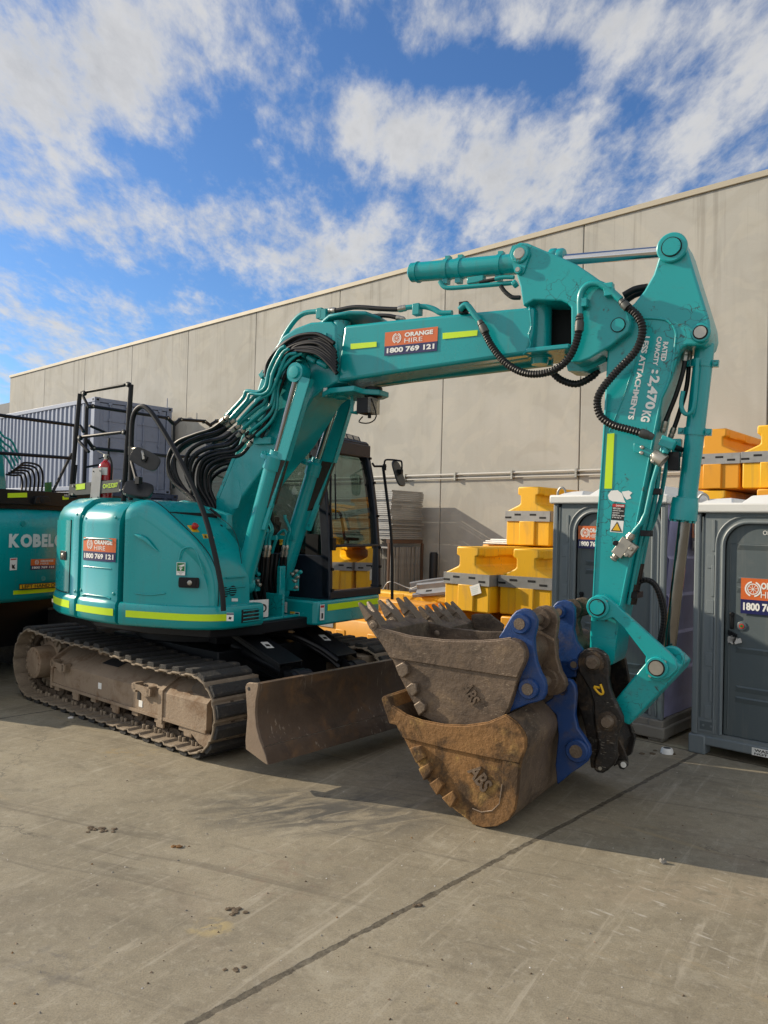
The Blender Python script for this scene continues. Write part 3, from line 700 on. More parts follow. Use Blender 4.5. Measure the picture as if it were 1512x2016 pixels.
SEC = [(.06, .955), (-.005, .975), (-.022, .995), (-.024, 1.13), (-.012, 1.15), (0, 1.165), (0, 1.80), (.012, 1.855), (.045, 1.915), (.12, 1.975), (.17, 1.995), (.24, 2.003), (.62, 2.01)]
def side_panel(name, f0, f1, dz=0.0, sec=SEC, label=None):
    n = max(4, int((f1-f0)/.05)); rows = []
    for i in range(n+1):
        f = f0+(f1-f0)*i/n; e = min(i, n-i)
        ins = {0: .012}.get(e, 0.0)
        rows.append([plan_pt(f, a+ins, z+(dz if z > 1.5 else 0)) for a, z in sec])
    b = MB(); b.grid(rows, 'teal'); b.poly(rows[0]+[plan_pt(f0, .62, .955)], 'teal'); b.poly(rows[-1]+[plan_pt(f1, .62, .955)], 'teal')
    return b.build(name, E, smooth=50, label=label)
def plan_strip(f0, f1, z0, z1, off=.026, k='lime', name='reflective_strip'):
    n = 12; rows = []
    fs = [f0+(f1-f0)*i/n for i in range(n+1)]
    b = MB(); b.grid([[plan_pt(f, -off, z) for f in fs] for z in (z0, z1)], k)
    return b.build(name, E, smooth=60)

def upper(E):
    # near-black core painting in shade behind the panel gaps, deck lid and turntable frame
    core = [(-1.55, .2), (-1.42, -.62), (-1.1, -1.10), (-.45, -1.42), (.15, -1.46), (.5, -1.36), (.55, -.80), (-.15, -.78), (-.15, .05), (-.35, .06), (-.35, 1.1), (-1.1, 1.12), (-1.45, .75)]
    MB().prism([H.W(f, l, .99) for f, l in core], UP*.93, 'dark').build('engine_bay', E, smooth=0)
    lid = [(-1.60, .2), (-1.46, -.6), (-1.15, -1.05), (-.45, -1.32), (.12, -1.40), (.2, -1.2), (.3, -.84), (-.15, -.80), (-.15, .03), (-.38, .04), (-.38, 1.1), (-1.1, 1.12), (-1.5, .75)]
    MB().prism([H.W(f, l, 1.93) for f, l in lid], UP*.062, 'teal').build('engine_hood', E, bevel=.02)
    MB().prism([H.W(f, l, .88) for f, l in [(-1.3, .5), (-1.2, -.9), (-.4, -1.35), (.3, -1.35), (.85, -1.2), (1.0, -.8), (1.05, 1.0), (-.9, 1.1)]], UP*.10, 'black').build('turntable_frame', E, bevel=.01)
    r = side_panel('rear_side_panel', -1.42, -.455, .035)
    # raised door on the rear panel with its recess
    b = MB(); n = 8
    rows = [[plan_pt(-1.12+(.52)*i/n, -(.012 if 0 < i < n else -.002), z) for i in range(n+1)] for z in (1.185, 1.195, 1.72, 1.80, 1.825)]
    b.grid(rows, 'teal'); b.build('access_door', r, smooth=60)
    latch(r, -.735, 1.505)
    side_panel('middle_side_panel', -.394, .130)
    # embossed ribs on the middle panel
    e = MB()
    for z in (1.675, 1.19):
        e.tube([plan_pt(-.33+.40*i/8, -.002, z-(.012 if i in (0, 8) else 0)) for i in range(9)], .009, 'teal', 8)
    e.tube([plan_pt(-.33+.40*i/8, .0, 1.43) for i in range(9)], .006, 'teal', 8)
    e.build('pressed_rib', E, smooth=60, split=1)
    hb = MB()
    for f, z in ((-.36, 1.22), (-.36, 1.86), (.10, 1.22), (.10, 1.86), (-.47, 1.20), (-.47, 1.88)): p = plan_pt(f, 0, z); n_ = plan_normal(f); q = H.f*n_.x+H.l*n_.y; hb.lathe(p-q*.002, p+q*.008, [(0, .013), (.6, .013), (1, .008)], 'tealpipe', 10)
    hb.build('panel_bolt', E, split=1)
    dr = MB()
    for f0, f1, z0, z1 in ((-1.13, -.59, 1.175, 1.83),): dr.tube([plan_pt(f0+(f1-f0)*i/10, -.003, z0) for i in range(11)]+[plan_pt(f1, -.003, z0+(z1-z0)*i/6) for i in range(1, 7)], .004, 'dark', 6)
    dr.build('door_seam', r)
    # front right hood: a profile in (f, z) swept to the outer plan curve
    PF = catmull([(.180, 2.008, 0), (.27, 2.018, 0), (.36, 2.0, 0), (.47, 1.935, 0), (.60, 1.835, 0), (.74, 1.72, 0), (.84, 1.61, 0), (.90, 1.50, 0), (.935, 1.38, 0), (.95, 1.25, 0), (.953, 1.12, 0), (.953, .99, 0)], 4)
    top, edge = [], []; bo = []
    N = len(PF)
    for j, p in enumerate(PF):
        t = (PF[min(j+1, N-1)]-PF[max(j-1, 0)]).normalized(); nx, nz = -t.y, t.x
        if nz < 0 and nx < 0: nx, nz = -nx, -nz
        nx, nz = (t.y*-1, t.x)
        Rr = .13*(1-j/(N-1))+.035; l = lo(p.x)
        row = [H.W(p.x, -.84, p.y), H.W(p.x, l+Rr+.02, p.y)]
        for k in range(7):
            a = math.pi/2*k/6; off = Rr*(1-math.cos(a)); row.append(H.W(p.x-nx*off, l+Rr*(1-math.sin(a)), max(.99, p.y-nz*off)))
        top.append(row); q = H.loc(row[-1]); bo.append(H.W(q[0], lo(q[0]), .985))
    b = MB(); b.grid(top, 'teal')
    nd = 6
    side = [[row[-1].lerp(bt, i/nd) for i in range(nd+1)] for row, bt in zip(top, bo)]
    b.grid(side, 'teal')
    b.poly([H.W(p.x, -.84, p.y) for p in PF]+[H.W(.18, -.84, .99)], 'teal')
    b.poly(list(top[0])+[bo[0], H.W(.18, -.84, .99)], 'teal')
    hood = b.build('front_side_panel', E, smooth=42)
    # seam line where the hood opens and the front grille
    s = MB(); s.tube([row[2]+(H.W(0, 0, .001)-H.W(0, 0, 0)) for row in top[2:]], .0045, 'dark', 6); s.build('panel_seam', hood)
    g = MB()
    for px in (443, 458):
        c = H.af(px, 1163 if px > 450 else 1166, .954); r_ = .043
        g.cyl(c-H.f*.001, c+H.f*.004, r_, 'dark', 22)
        for k in (-.024, -.006, .012, .028): g.box(c+H.f*.006+UP*k, H.f*.003, H.l*math.sqrt(r_*r_-k*k), UP*.0035, 'teal')
    g.build('vent', hood)
    g = MB()
    for z in (1.385, 1.30): g.tube([H.W(.953, l, z) for l in (-1.13, -.9)], .006, 'tealpipe', 6)
    g.tube([H.al(406, 1002, -.93), H.al(452, 1034, -.93), H.al(468, 1066, -.93), H.al(476, 1110, -.93)], .003, 'dark', 6, 4)
    g.build('pressed_crease', hood)
    # bulged pressing on the outer side
    e = MB()
    A = [on_plan(*q) for q in ((265, 1052), (285, 1062), (310, 1086))]
    e.tube([plan_pt(f, -.001, z) for f, z in A], lambda t: .004+.016*math.sin(math.pi*min(1, t*1.05+.02)), 'teal', 8, 5)
    A = [on_plan(*q) for q in ((266, 1168), (295, 1171), (325, 1168))]
    e.tube([plan_pt(f, .001, z) for f, z in A], .006, 'teal', 8, 5)
    A = [on_plan(*q) for q in ((352, 1102), (358, 1083), (372, 1077), (385, 1082), (396, 1108), (403, 1130))]
    e.tube([plan_pt(f, .001, z) for f, z in A], .007, 'teal', 8, 5)
    e.build('pressed_rib', hood, smooth=60, split=1)
    f, z = on_plan(373, 1147); latch(hood, f, z)
    # lower skirt round the front corner with the lamp grille
    pl = catmull([(.18, -1.575, 0), (.6, -1.465, 0), (.8, -1.39, 0), (.93, -1.30, 0), (1.005, -1.19, 0), (1.03, -1.05, 0), (1.04, -.77, 0)], 6); rows = []
    for i, p in enumerate(pl):
        d = (pl[min(i+1, len(pl)-1)]-pl[max(i-1, 0)]).normalized(); nx, ny = d.y, -d.x
        rows.append([H.W(p.x-nx*a, p.y-ny*a, zz) for a, zz in ((.08, .955), (.01, .968), (-.012, .99), (-.014, 1.125), (-.004, 1.15), (.02, 1.158), (.14, 1.16))])
    b = MB(); b.grid(rows, 'teal'); b.poly(rows[0]+[H.W(.18, -1.4, .955)], 'teal'); b.poly(rows[-1]+[H.W(.9, -.77, .955)], 'teal')
    sk = b.build('lower_skirt', E, smooth=45)
    b = MB(); rows = []
    i0, i1 = 1, 26
    for zz in (1.040, 1.096):
        rr_ = []
        for i in range(i0, i1):
            p = pl[i]; d = (pl[i+1]-pl[i-1]).normalized(); rr_.append(H.W(p.x+d.y*.0165, p.y-d.x*.0165, zz))
        rows.append(rr_)
    b.grid(rows, 'lime').build('reflective_strip', E, smooth=60)
    plan_strip(-.385, .125, 1.040, 1.100); plan_strip(-1.08, -.52, 1.050, 1.115)
    b = MB(); a = H.W(1.049, -1.03, 1.03); 
    b.box(H.W(1.046, -.93, 1.065), H.f*.006, H.l*.105, UP*.055, 'dark')
    b.box(H.W(1.050, -.95, 1.065), H.f*.005, H.l*.07, UP*.04, 'lens')
    for k in (-.045, -.015, .015, .045): b.box(H.W(1.056, -.92, 1.065+k), H.f*.003, H.l*.105, UP*.005, 'teal')
    b.build('work_lamp_grille', sk, bevel=.003)
    # stickers
    f0, z0 = on_plan(165, 1100); f1, z1 = on_plan(229, 1104)
    a, c = plan_pt(-.325, -.010, 1.470), plan_pt(.045, -.010, 1.470)
    f0, z0 = on_plan(164, 1102); f1, z1 = on_plan(228, 1106); _, zt = on_plan(166, 1057)
    a = plan_pt(f0, -.008, z0); c = plan_pt(f1, -.008, z0); hire_sticker(E, a, (c-a).normalized(), UP, (c-a).length, zt-z0, warp=lambda x, y, d: plan_pt(f0+(f1-f0)*x, -.002-d, z0+(zt-z0)*y))
    f0, z0 = on_plan(348, 1132); f1, _ = on_plan(365, 1132); _, zt = on_plan(349, 1107)
    a = plan_pt(f0, -.006, z0); u = (plan_pt(f1, -.006, z0)-a); w = u.length; u.normalize(); h = zt-z0; n = u.cross(UP)
    b = MB(); b.prism([a, a+u*w, a+u*w+UP*h, a+UP*h], n*.001, 'white')
    b.prism([a+u*w*.06+UP*h*.32+n*.002, a+u*w*.94+UP*h*.32+n*.002, a+u*w*.94+UP*h*.96+n*.002, a+u*w*.06+UP*h*.96+n*.002], n*.0005, 'greenprint')
    q = lambda x, y: a+u*(w*x)+UP*(h*y)+n*.0035
    b.poly([q(.12, .72), q(.55, .80), q(.9, .88), (q(.9, .74)), q(.55, .66), q(.3, .70)], 'white'); b.poly([q(.42, .38), q(.58, .38), q(.56, .62), q(.44, .62)], 'white'); b.poly([q(.3, .52), q(.7, .52), q(.68, .60), q(.32, .60)], 'white')
    b.text('EMERGENCY', q(.15, .20), u, UP, w*.7, h*.06, 'blacktext', 0, .0005); b.text('STOP', q(.35, .07), u, UP, w*.3, h*.07, 'blacktext', 0, .0005)
    b.build('emergency_sign', E, smooth=0)
    def plain(px, kb, kf, name='warning_sticker', fr=.956, lines=3):
        a = H.af(*px[0], fr); c = H.af(*px[1], fr); d = H.af(*px[2], fr); u = c-a; w = u.length; u.normalize(); v = d-a; h = v.length; v.normalize(); n = u.cross(v)
        b = MB(); b.prism([a, a+u*w, a+u*w+v*h, a+v*h], n*.001, kb)
        q = lambda x, y: a+u*(w*x)+v*(h*y)+n*.0022
        for i in range(lines):
            y = .2+.6*i/max(1, lines-1) if lines > 1 else .5
            b.poly([q(.12, y-.05), q(.88, y-.05), q(.88, y+.05), q(.12, y+.05)], kf)
        b.build(name, E, smooth=0)
    plain(((456, 1184), (468, 1184), (456, 1178)), 'white', 'greytext', lines=1)
    a = H.af(402, 1059, .80)
    b = MB(); c = H.af(401, 1060, .86); u = H.l; v = (UP*.85-H.f*.5).normalized(); n = u.cross(v)
    b.prism([c, c+u*.055, c+u*.055+v*.04, c+v*.04], n*.001, 'yellowprint'); b.prism([c+u*.056, c+u*.12, c+u*.12+v*.04, c+u*.056+v*.04], n*.001, 'white')
    b.poly([c+u*.012+v*.006+n*.002, c+u*.045+v*.006+n*.002, c+u*.028+v*.034+n*.002], 'blacktext'); b.poly([c+u*.06+v*.022+n*.002, c+u*.115+v*.022+n*.002, c+u*.115+v*.037+n*.002, c+u*.06+v*.037+n*.002], 'blacktext'); b.build('warning_sticker', E, smooth=0)
    for lx in ((-1.07, 1.03, .05, .055),):
        a = H.W(1.058, lx[0]-.10, 1.035); 
    b = MB(); a = H.al(446, 1222, -1.29); u = (H.f*.75+H.l*.66).normalized(); n = u.cross(UP); a = a+n*.02
    b.prism([a, a+u*.055, a+u*.055+UP*.065, a+UP*.065], n*.001, 'white'); b.poly([a+UP*.05+n*.0025, a+u*.055+UP*.05+n*.0025, a+u*.055+UP*.062+n*.0025, a+UP*.062+n*.0025], 'blue'); b.poly([a+u*.015+UP*.015+n*.0025, a+u*.035+UP*.012+n*.0025, a+u*.04+UP*.03+n*.0025, a+u*.02+UP*.035+n*.0025], 'blacktext'); b.build('warning_sticker', E, smooth=0)
    # emergency stop box
    c = H.al(375, 1050, -1.24); u1 = (H.f*.77-UP*.64).normalized(); n1 = (H.f*.64+UP*.77).normalized(); b = MB()
    b.box(c+n1*.02, u1*.042, H.l*.04, n1*.035, 'estopy'); b.lathe(c+n1*.05, c+n1*.10, [(0, .016), (.3, .016), (.31, .028), (.9, .028), (1, .022)], 'redprint', 18); b.build('emergency_stop', E, bevel=.006)
    # rim and teal cover where the hoses enter
    b = MB(); b.prism(Pl(H, [(347, 987), (362, 985), (420, 1003), (447, 1013), (447, 1042), (425, 1024), (367, 1022)], -.84), H.l*.07, 'teal'); b.build('hose_cover', E, bevel=.006)
    b = MB(); b.tube(Pl(H, [(414, 1002), (425, 1010), (434, 1018)], -.87), .012, 'black', 8); b.tube(Pl(H, [(420, 1020), (428, 1032), (437, 1037)], -.87), .012, 'black', 8); b.build('grab_bar', E)
    # licence plate at the front, frame cross member
    b = MB(); a = H.af(462, 1220, .93); c = H.af(527, 1214, .93); u = (c-a).normalized(); w = (c-a).length; hh = .155; n = u.cross(UP)
    b.prism([a, a+u*w, a+u*w+UP*hh, a+UP*hh], n*.006, 'white'); b.text('1225-D', a+u*w*.06+UP*hh*.26, u, UP, w*.88, hh*.5, 'blacktext', .02, .008); b.build('number_plate', E, smooth=0)
    b = MB(); b.fbox(H, .85, .93, -.8, .0, .93, 1.0, 'teal'); b.fbox(H, .80, .84, -.30, -.22, .95, 1.45, 'teal'); b.fbox(H, .5, .93, -.36, -.34, .95, 1.2, 'tealworn'); b.build('frame_bracket', E, bevel=.006)
    MB().fbox(H, -.15, .25, -.80, .02, .98, 1.7, 'dark').build('boom_well', E)  # near-black block paints in the shade of the opening at the boom foot

def latch(par, f, z):
    b = MB(); t = (plan_pt(f+.05, 0, z)-plan_pt(f-.05, 0, z)).normalized(); n = t.cross(UP); c = plan_pt(f, 0, z)
    pts = [c+t*(.088*math.cos(a)*(1 if abs(math.cos(a)) < .5 else 1))+UP*(.042*(1 if math.sin(a) > .3 else -1 if math.sin(a) < -.3 else math.sin(a)*3.3)) for a in [2*math.pi*i/28 for i in range(28)]]
    b.prism([p+n*.002 for p in pts], n*.012, 'black'); b.prism([c+(p-c)*.72+n*.010 for p in pts], n*.009, 'dark')
    b.lathe(c+t*.01+n*.014, c+t*.01+n*.03, [(0, .022), (.6, .02), (1, .012)], 'steel', 14)
    b.build('latch', par, bevel=.003)
upper(E)

def sticker_plane(E, name, F, l, bl, br, tl, kb, kf, parts=()):
    """flat sticker on the side plane l (facing -l): parts are rectangles or texts in unit coordinates"""
    a = F.al(*bl, l); c = F.al(*br, l); d = F.al(*tl, l); u = c-a; w = u.length; u.normalize(); v = d-a; h = v.length; v.normalize(); n = u.cross(v).normalized()
    b = MB(); b.prism([a, a+u*w, a+u*w+v*h, a+v*h], n*.001, kb)
    for p in parts:
        if p[0] == 'r': x0, y0, x1, y1, k = p[1:]; z = .0022; b.poly([a+u*(w*x)+v*(h*y)+n*z for x, y in ((x0, y0), (x1, y0), (x1, y1), (x0, y1))], k)
        elif p[0] == 'p': b.poly([a+u*(w*x)+v*(h*y)+n*p[3] for x, y in p[1]], p[2])
        else: s, x0, y0, x1, y1, k = p[1:]; b.text(s, a+u*(w*x0)+v*(h*y0), u, v, w*(x1-x0), h*(y1-y0), k, .02, .0034)
    return b.build(name, E, smooth=0)

def cab(E):
    L0, L1 = .10, 1.02
    base = MB()
    pl = [(.25, L1+.03), (1.02, L1+.03), (1.10, L1), (1.135, L1-.08), (1.15, .05), (1.135, -.07), (1.08, -.11), (.45, -.11), (.30, -.05)]
    base.prism([H.W(f, l, .905) for f, l in pl], UP*.225, 'teal'); base.build('cab_base', E, bevel=.02, seg=3)
    b = MB(); b.prism([H.W(1.152, .03, 1.035), H.W(1.138, .94, 1.035), H.W(1.138, .94, 1.095), H.W(1.152, .03, 1.095)], H.f*.002, 'lime'); b.build('reflective_strip', E, smooth=0)
    pf = [(1.12, 1.13), (1.115, 1.35), (1.10, 1.64), (1.06, 2.0), (1.005, 2.32), (.95, 2.55), (.86, 2.70), (.72, 2.78)]
    body = [(f, z) for f, z in pf]+[(-.45, 2.80), (-.58, 2.70), (-.62, 2.3), (-.62, 1.13)]
    c = MB()
    def rail(pts, l, w, d, k='navy'):      # a pressed frame member following (f, z) points
        rows = []
        n = len(pts)
        for i, (f, z) in enumerate(pts):
            a = pts[max(0, i-1)]; e = pts[min(n-1, i+1)]; t = Vector((e[0]-a[0], e[1]-a[1])).normalized(); nx, nz = t.y, -t.x
            rows.append([H.W(f-nx*d, l, z-nz*d), H.W(f, l, z), H.W(f, l+w, z), H.W(f-nx*d, l+w, z-nz*d)])
        c.grid(rows, k, closed=True); c.poly(rows[0], k); c.poly(rows[-1], k)
    rail(pf, L0, .055, .10); rail(pf, L1-.06, .06, .10)
    rail([(-.62, 1.13), (-.62, 2.3), (-.58, 2.7), (-.45, 2.8)], L0, .07, -.1); rail([(-.62, 1.13), (-.62, 2.3), (-.58, 2.7), (-.45, 2.8)], L1-.08, .08, -.1)
    for l in (L0, L1-.06): c.fbox(H, .16, .23, l, l+.06, 1.13, 2.75, 'navy')
    c.fbox(H, -.60, 1.10, L0, L0+.05, 1.13, 1.55, 'navy')
    c.fbox(H, -.60, .15, L1-.05, L1, 1.13, 1.6, 'navy')
    c.fbox(H, -.60, -.55, L0, L1, 1.13, 1.75, 'navy')
    c.fbox(H, 1.04, 1.122, L0, L1, 1.13, 1.21, 'navy'); c.fbox(H, -.6, 1.05, L0, L1, 1.12, 1.16, 'navy')
    c.fbox(H, 1.075, 1.115, L0+.05, L1-.055, 1.63, 1.655, 'navy')
    c.fbox(H, .86, .945, L0, L1, 2.56, 2.70, 'navy')
    ob = c.build('cab', E, bevel=.012)
    ro = MB(); rp = [(.90, 2.66), (.80, 2.755), (.66, 2.80), (.3, 2.83), (-.4, 2.82), (-.60, 2.74), (-.60, 2.70), (.7, 2.70)]
    ro.prism([H.W(f, L0-.01, z) for f, z in rp], H.l*(L1-L0+.02), 'navy'); ro.build('cab_roof', ob, bevel=.03, seg=3)
    vz = MB()      # slatted visor on the front of the roof
    for i in range(7):
        l = L0+.16+i*.115; vz.prism([H.W(.86, l, 2.715), H.W(.5, l+.07, 2.845), H.W(.5, l+.09, 2.875), H.W(.80, l+.03, 2.80)], H.l*.025, 'black')
    vz.prism([H.W(.93, L0+.05, 2.70), H.W(.90, L0+.05, 2.725), H.W(.90, L1-.02, 2.725), H.W(.93, L1-.02, 2.70)], UP*.012, 'black')
    vz.prism([H.W(.52, L0+.1, 2.862), H.W(.40, L0+.1, 2.875), H.W(.40, L1-.06, 2.875), H.W(.52, L1-.06, 2.862)], UP*.014, 'black'); vz.build('roof_visor', ob)
    g = MB()
    gp = [(1.09, 1.655), (1.055, 2.0), (1.0, 2.32), (.945, 2.54), (.90, 2.62)]
    g.grid([[H.W(f-.035, L0+.05, z), H.W(f-.035, L1-.055, z)] for f, z in gp], 'glass'); g.build('windshield', ob)
    MB().grid([[H.W(1.075, L0+.05, 1.20), H.W(1.075, L1-.055, 1.20)], [H.W(1.07, L0+.05, 1.63), H.W(1.07, L1-.055, 1.63)]], 'glass').build('lower_windshield', ob)
    for nm, pts, l in (('side_window', [(1.03, 1.56), (.96, 2.3), (.88, 2.55), (.2, 2.68), (.2, 1.56)], L0+.03), ('side_window', [(.16, 1.56), (.16, 2.68), (-.5, 2.68), (-.56, 1.56)], L0+.03), ('door_window', [(1.03, 1.2), (.96, 2.3), (.88, 2.55), (.2, 2.68), (.2, 1.2)], L1-.03), ('side_window', [(.16, 1.6), (.16, 2.68), (-.5, 2.68), (-.56, 1.6)], L1-.03)):
        MB().poly([H.W(f, l, z) for f, z in pts], 'glass').build(nm, ob)
    MB().poly([H.W(-.59, L0+.07, 1.76), H.W(-.59, L1-.07, 1.76), H.W(-.55, L1-.07, 2.68), H.W(-.55, L0+.07, 2.68)], 'glass').build('rear_window', ob)
    s = MB(); s.fbox(H, -.22, .30, .32, .80, 1.28, 1.50, 'black'); s.prism([H.W(-.14, .34, 1.5), H.W(-.02, .34, 1.5), H.W(-.20, .34, 2.12), H.W(-.30, .34, 2.12)], H.l*.44, 'black'); s.fbox(H, -.05, .33, .24, .32, 1.5, 1.72, 'black'); s.fbox(H, -.05, .33, .80, .88, 1.5, 1.72, 'black')
    s.build('seat', ob, bevel=.04, seg=3)
    s = MB()
    for l in (.28, .84): s.tube([H.W(.30, l, 1.72), H.W(.34, l, 1.86)], .018, 'black', 8)
    for l in (.50, .62): s.tube([H.W(.78, l, 1.16), H.W(.72, l, 1.5), H.W(.62, l, 1.72)], .013, 'black', 8, 4)
    s.tube([H.W(.98, .20, 1.92), H.W(.96, .22, 1.98), H.W(.93, .46, 1.98), H.W(.95, .50, 1.92), H.W(1.0, .5, 1.70)], .014, 'black', 8, 4)
    s.fbox(H, .8, .95, .12, .24, 1.5, 1.75, 'black'); s.build('control_lever', ob, split=1)
    s = MB(); s.fbox(H, .42, .44, .5, .75, 1.35, 1.75, 'black'); 
    w = MB(); w.tube([H.W(1.11, .14, 1.66), H.W(1.06, .16, 2.0), H.W(1.03, .19, 2.32)], .011, 'black', 8, 4); w.tube([H.W(1.125, .16, 1.9), H.W(1.045, .24, 2.34)], .008, 'black', 6); w.fbox(H, 1.10, 1.13, .115, .17, 1.60, 1.72, 'black'); w.build('wiper', ob)
    bt = MB()
    for z, f in ((1.22, 1.125), (1.42, 1.12), (1.62, 1.108), (1.95, 1.075), (2.3, 1.02), (2.56, .96)):
        for l in (L0+.035, L1-.03): bt.cyl(H.W(f-.01, l, z), H.W(f+.012, l, z), .014, 'black', 10)
    bt.build('hinge_bolt', ob, split=1)
    mr = MB(); mp = lambda *q: [H.al(x, y, 1.14) for x, y in q]
    mr.tube(mp((733, 912), (737, 918), (752, 918), (760, 918)), .012, 'black', 8); mr.tube(mp((754, 918), (760, 965), (769, 1040), (772, 1100), (772, 1180)), .016, 'black', 8, 4)
    mr.tube(mp((757, 922), (757, 910), (762, 905), (786, 907), (791, 911), (791, 928)), .010, 'black', 8, 3)
    mr.cyl(H.al(757, 914, 1.14), H.al(757, 926, 1.14), .02, 'black', 10); mr.box(H.al(787, 929, 1.14), H.f*.03, H.l*.02, UP*.025, 'black')
    pole = mr.build('cab_mirror', E)
    mo = MB(); c_ = H.al(783, 933, 1.14); ax = (H.f*.35-UP*.93).normalized(); n_ = (H.f*.93+UP*.35).normalized()
    ring = [c_+ax*(.145*math.copysign(abs(math.cos(a))**.6, math.cos(a)))+H.l*(.085*math.copysign(abs(math.sin(a))**.6, math.sin(a))) for a in [2*math.pi*i/24 for i in range(24)]]
    mo.prism(ring, n_*.02, 'mirrorback'); mo.build('mirror_head', pole, bevel=.006)
    # stickers on the cab base and the dark side door below the window
    def flat(a, u, w, h, kb, parts): 
        n = u.cross(UP).normalized(); b = MB(); b.prism([a, a+u*w, a+u*w+UP*h, a+UP*h], n*.001, kb)
        for x0, y0, x1, y1, k in parts: b.poly([a+u*(w*x)+UP*(h*y)+n*.0022 for x, y in ((x0, y0), (x1, y0), (x1, y1), (x0, y1))], k)
        b.build('warning_sticker', E, smooth=0)
    uu = H.f
    flat(H.W(.62, -.113, 1.00), uu, .16, .10, 'white', ((.08, .75, .92, .85, 'greytext'), (.08, .5, .92, .6, 'greytext'), (.08, .2, .45, .35, 'greytext'), (.55, .2, .92, .35, 'greytext')))
    flat(H.W(.82, -.113, .94), uu, .055, .075, 'yellowprint', ((.3, .2, .7, .7, 'blacktext'),)); flat(H.W(.876, -.113, .94), uu, .055, .075, 'white', ((.1, .35, .9, .95, 'blacktext'),))
    a = H.W(1.146, -.08, .955); flat(a, (H.f*.1+H.l).normalized(), .06, .145, 'white', ((.1, .8, .9, .95, 'redprint'), (.1, .55, .9, .7, 'greytext'), (.3, .1, .7, .45, 'blacktext')))
cab(E)

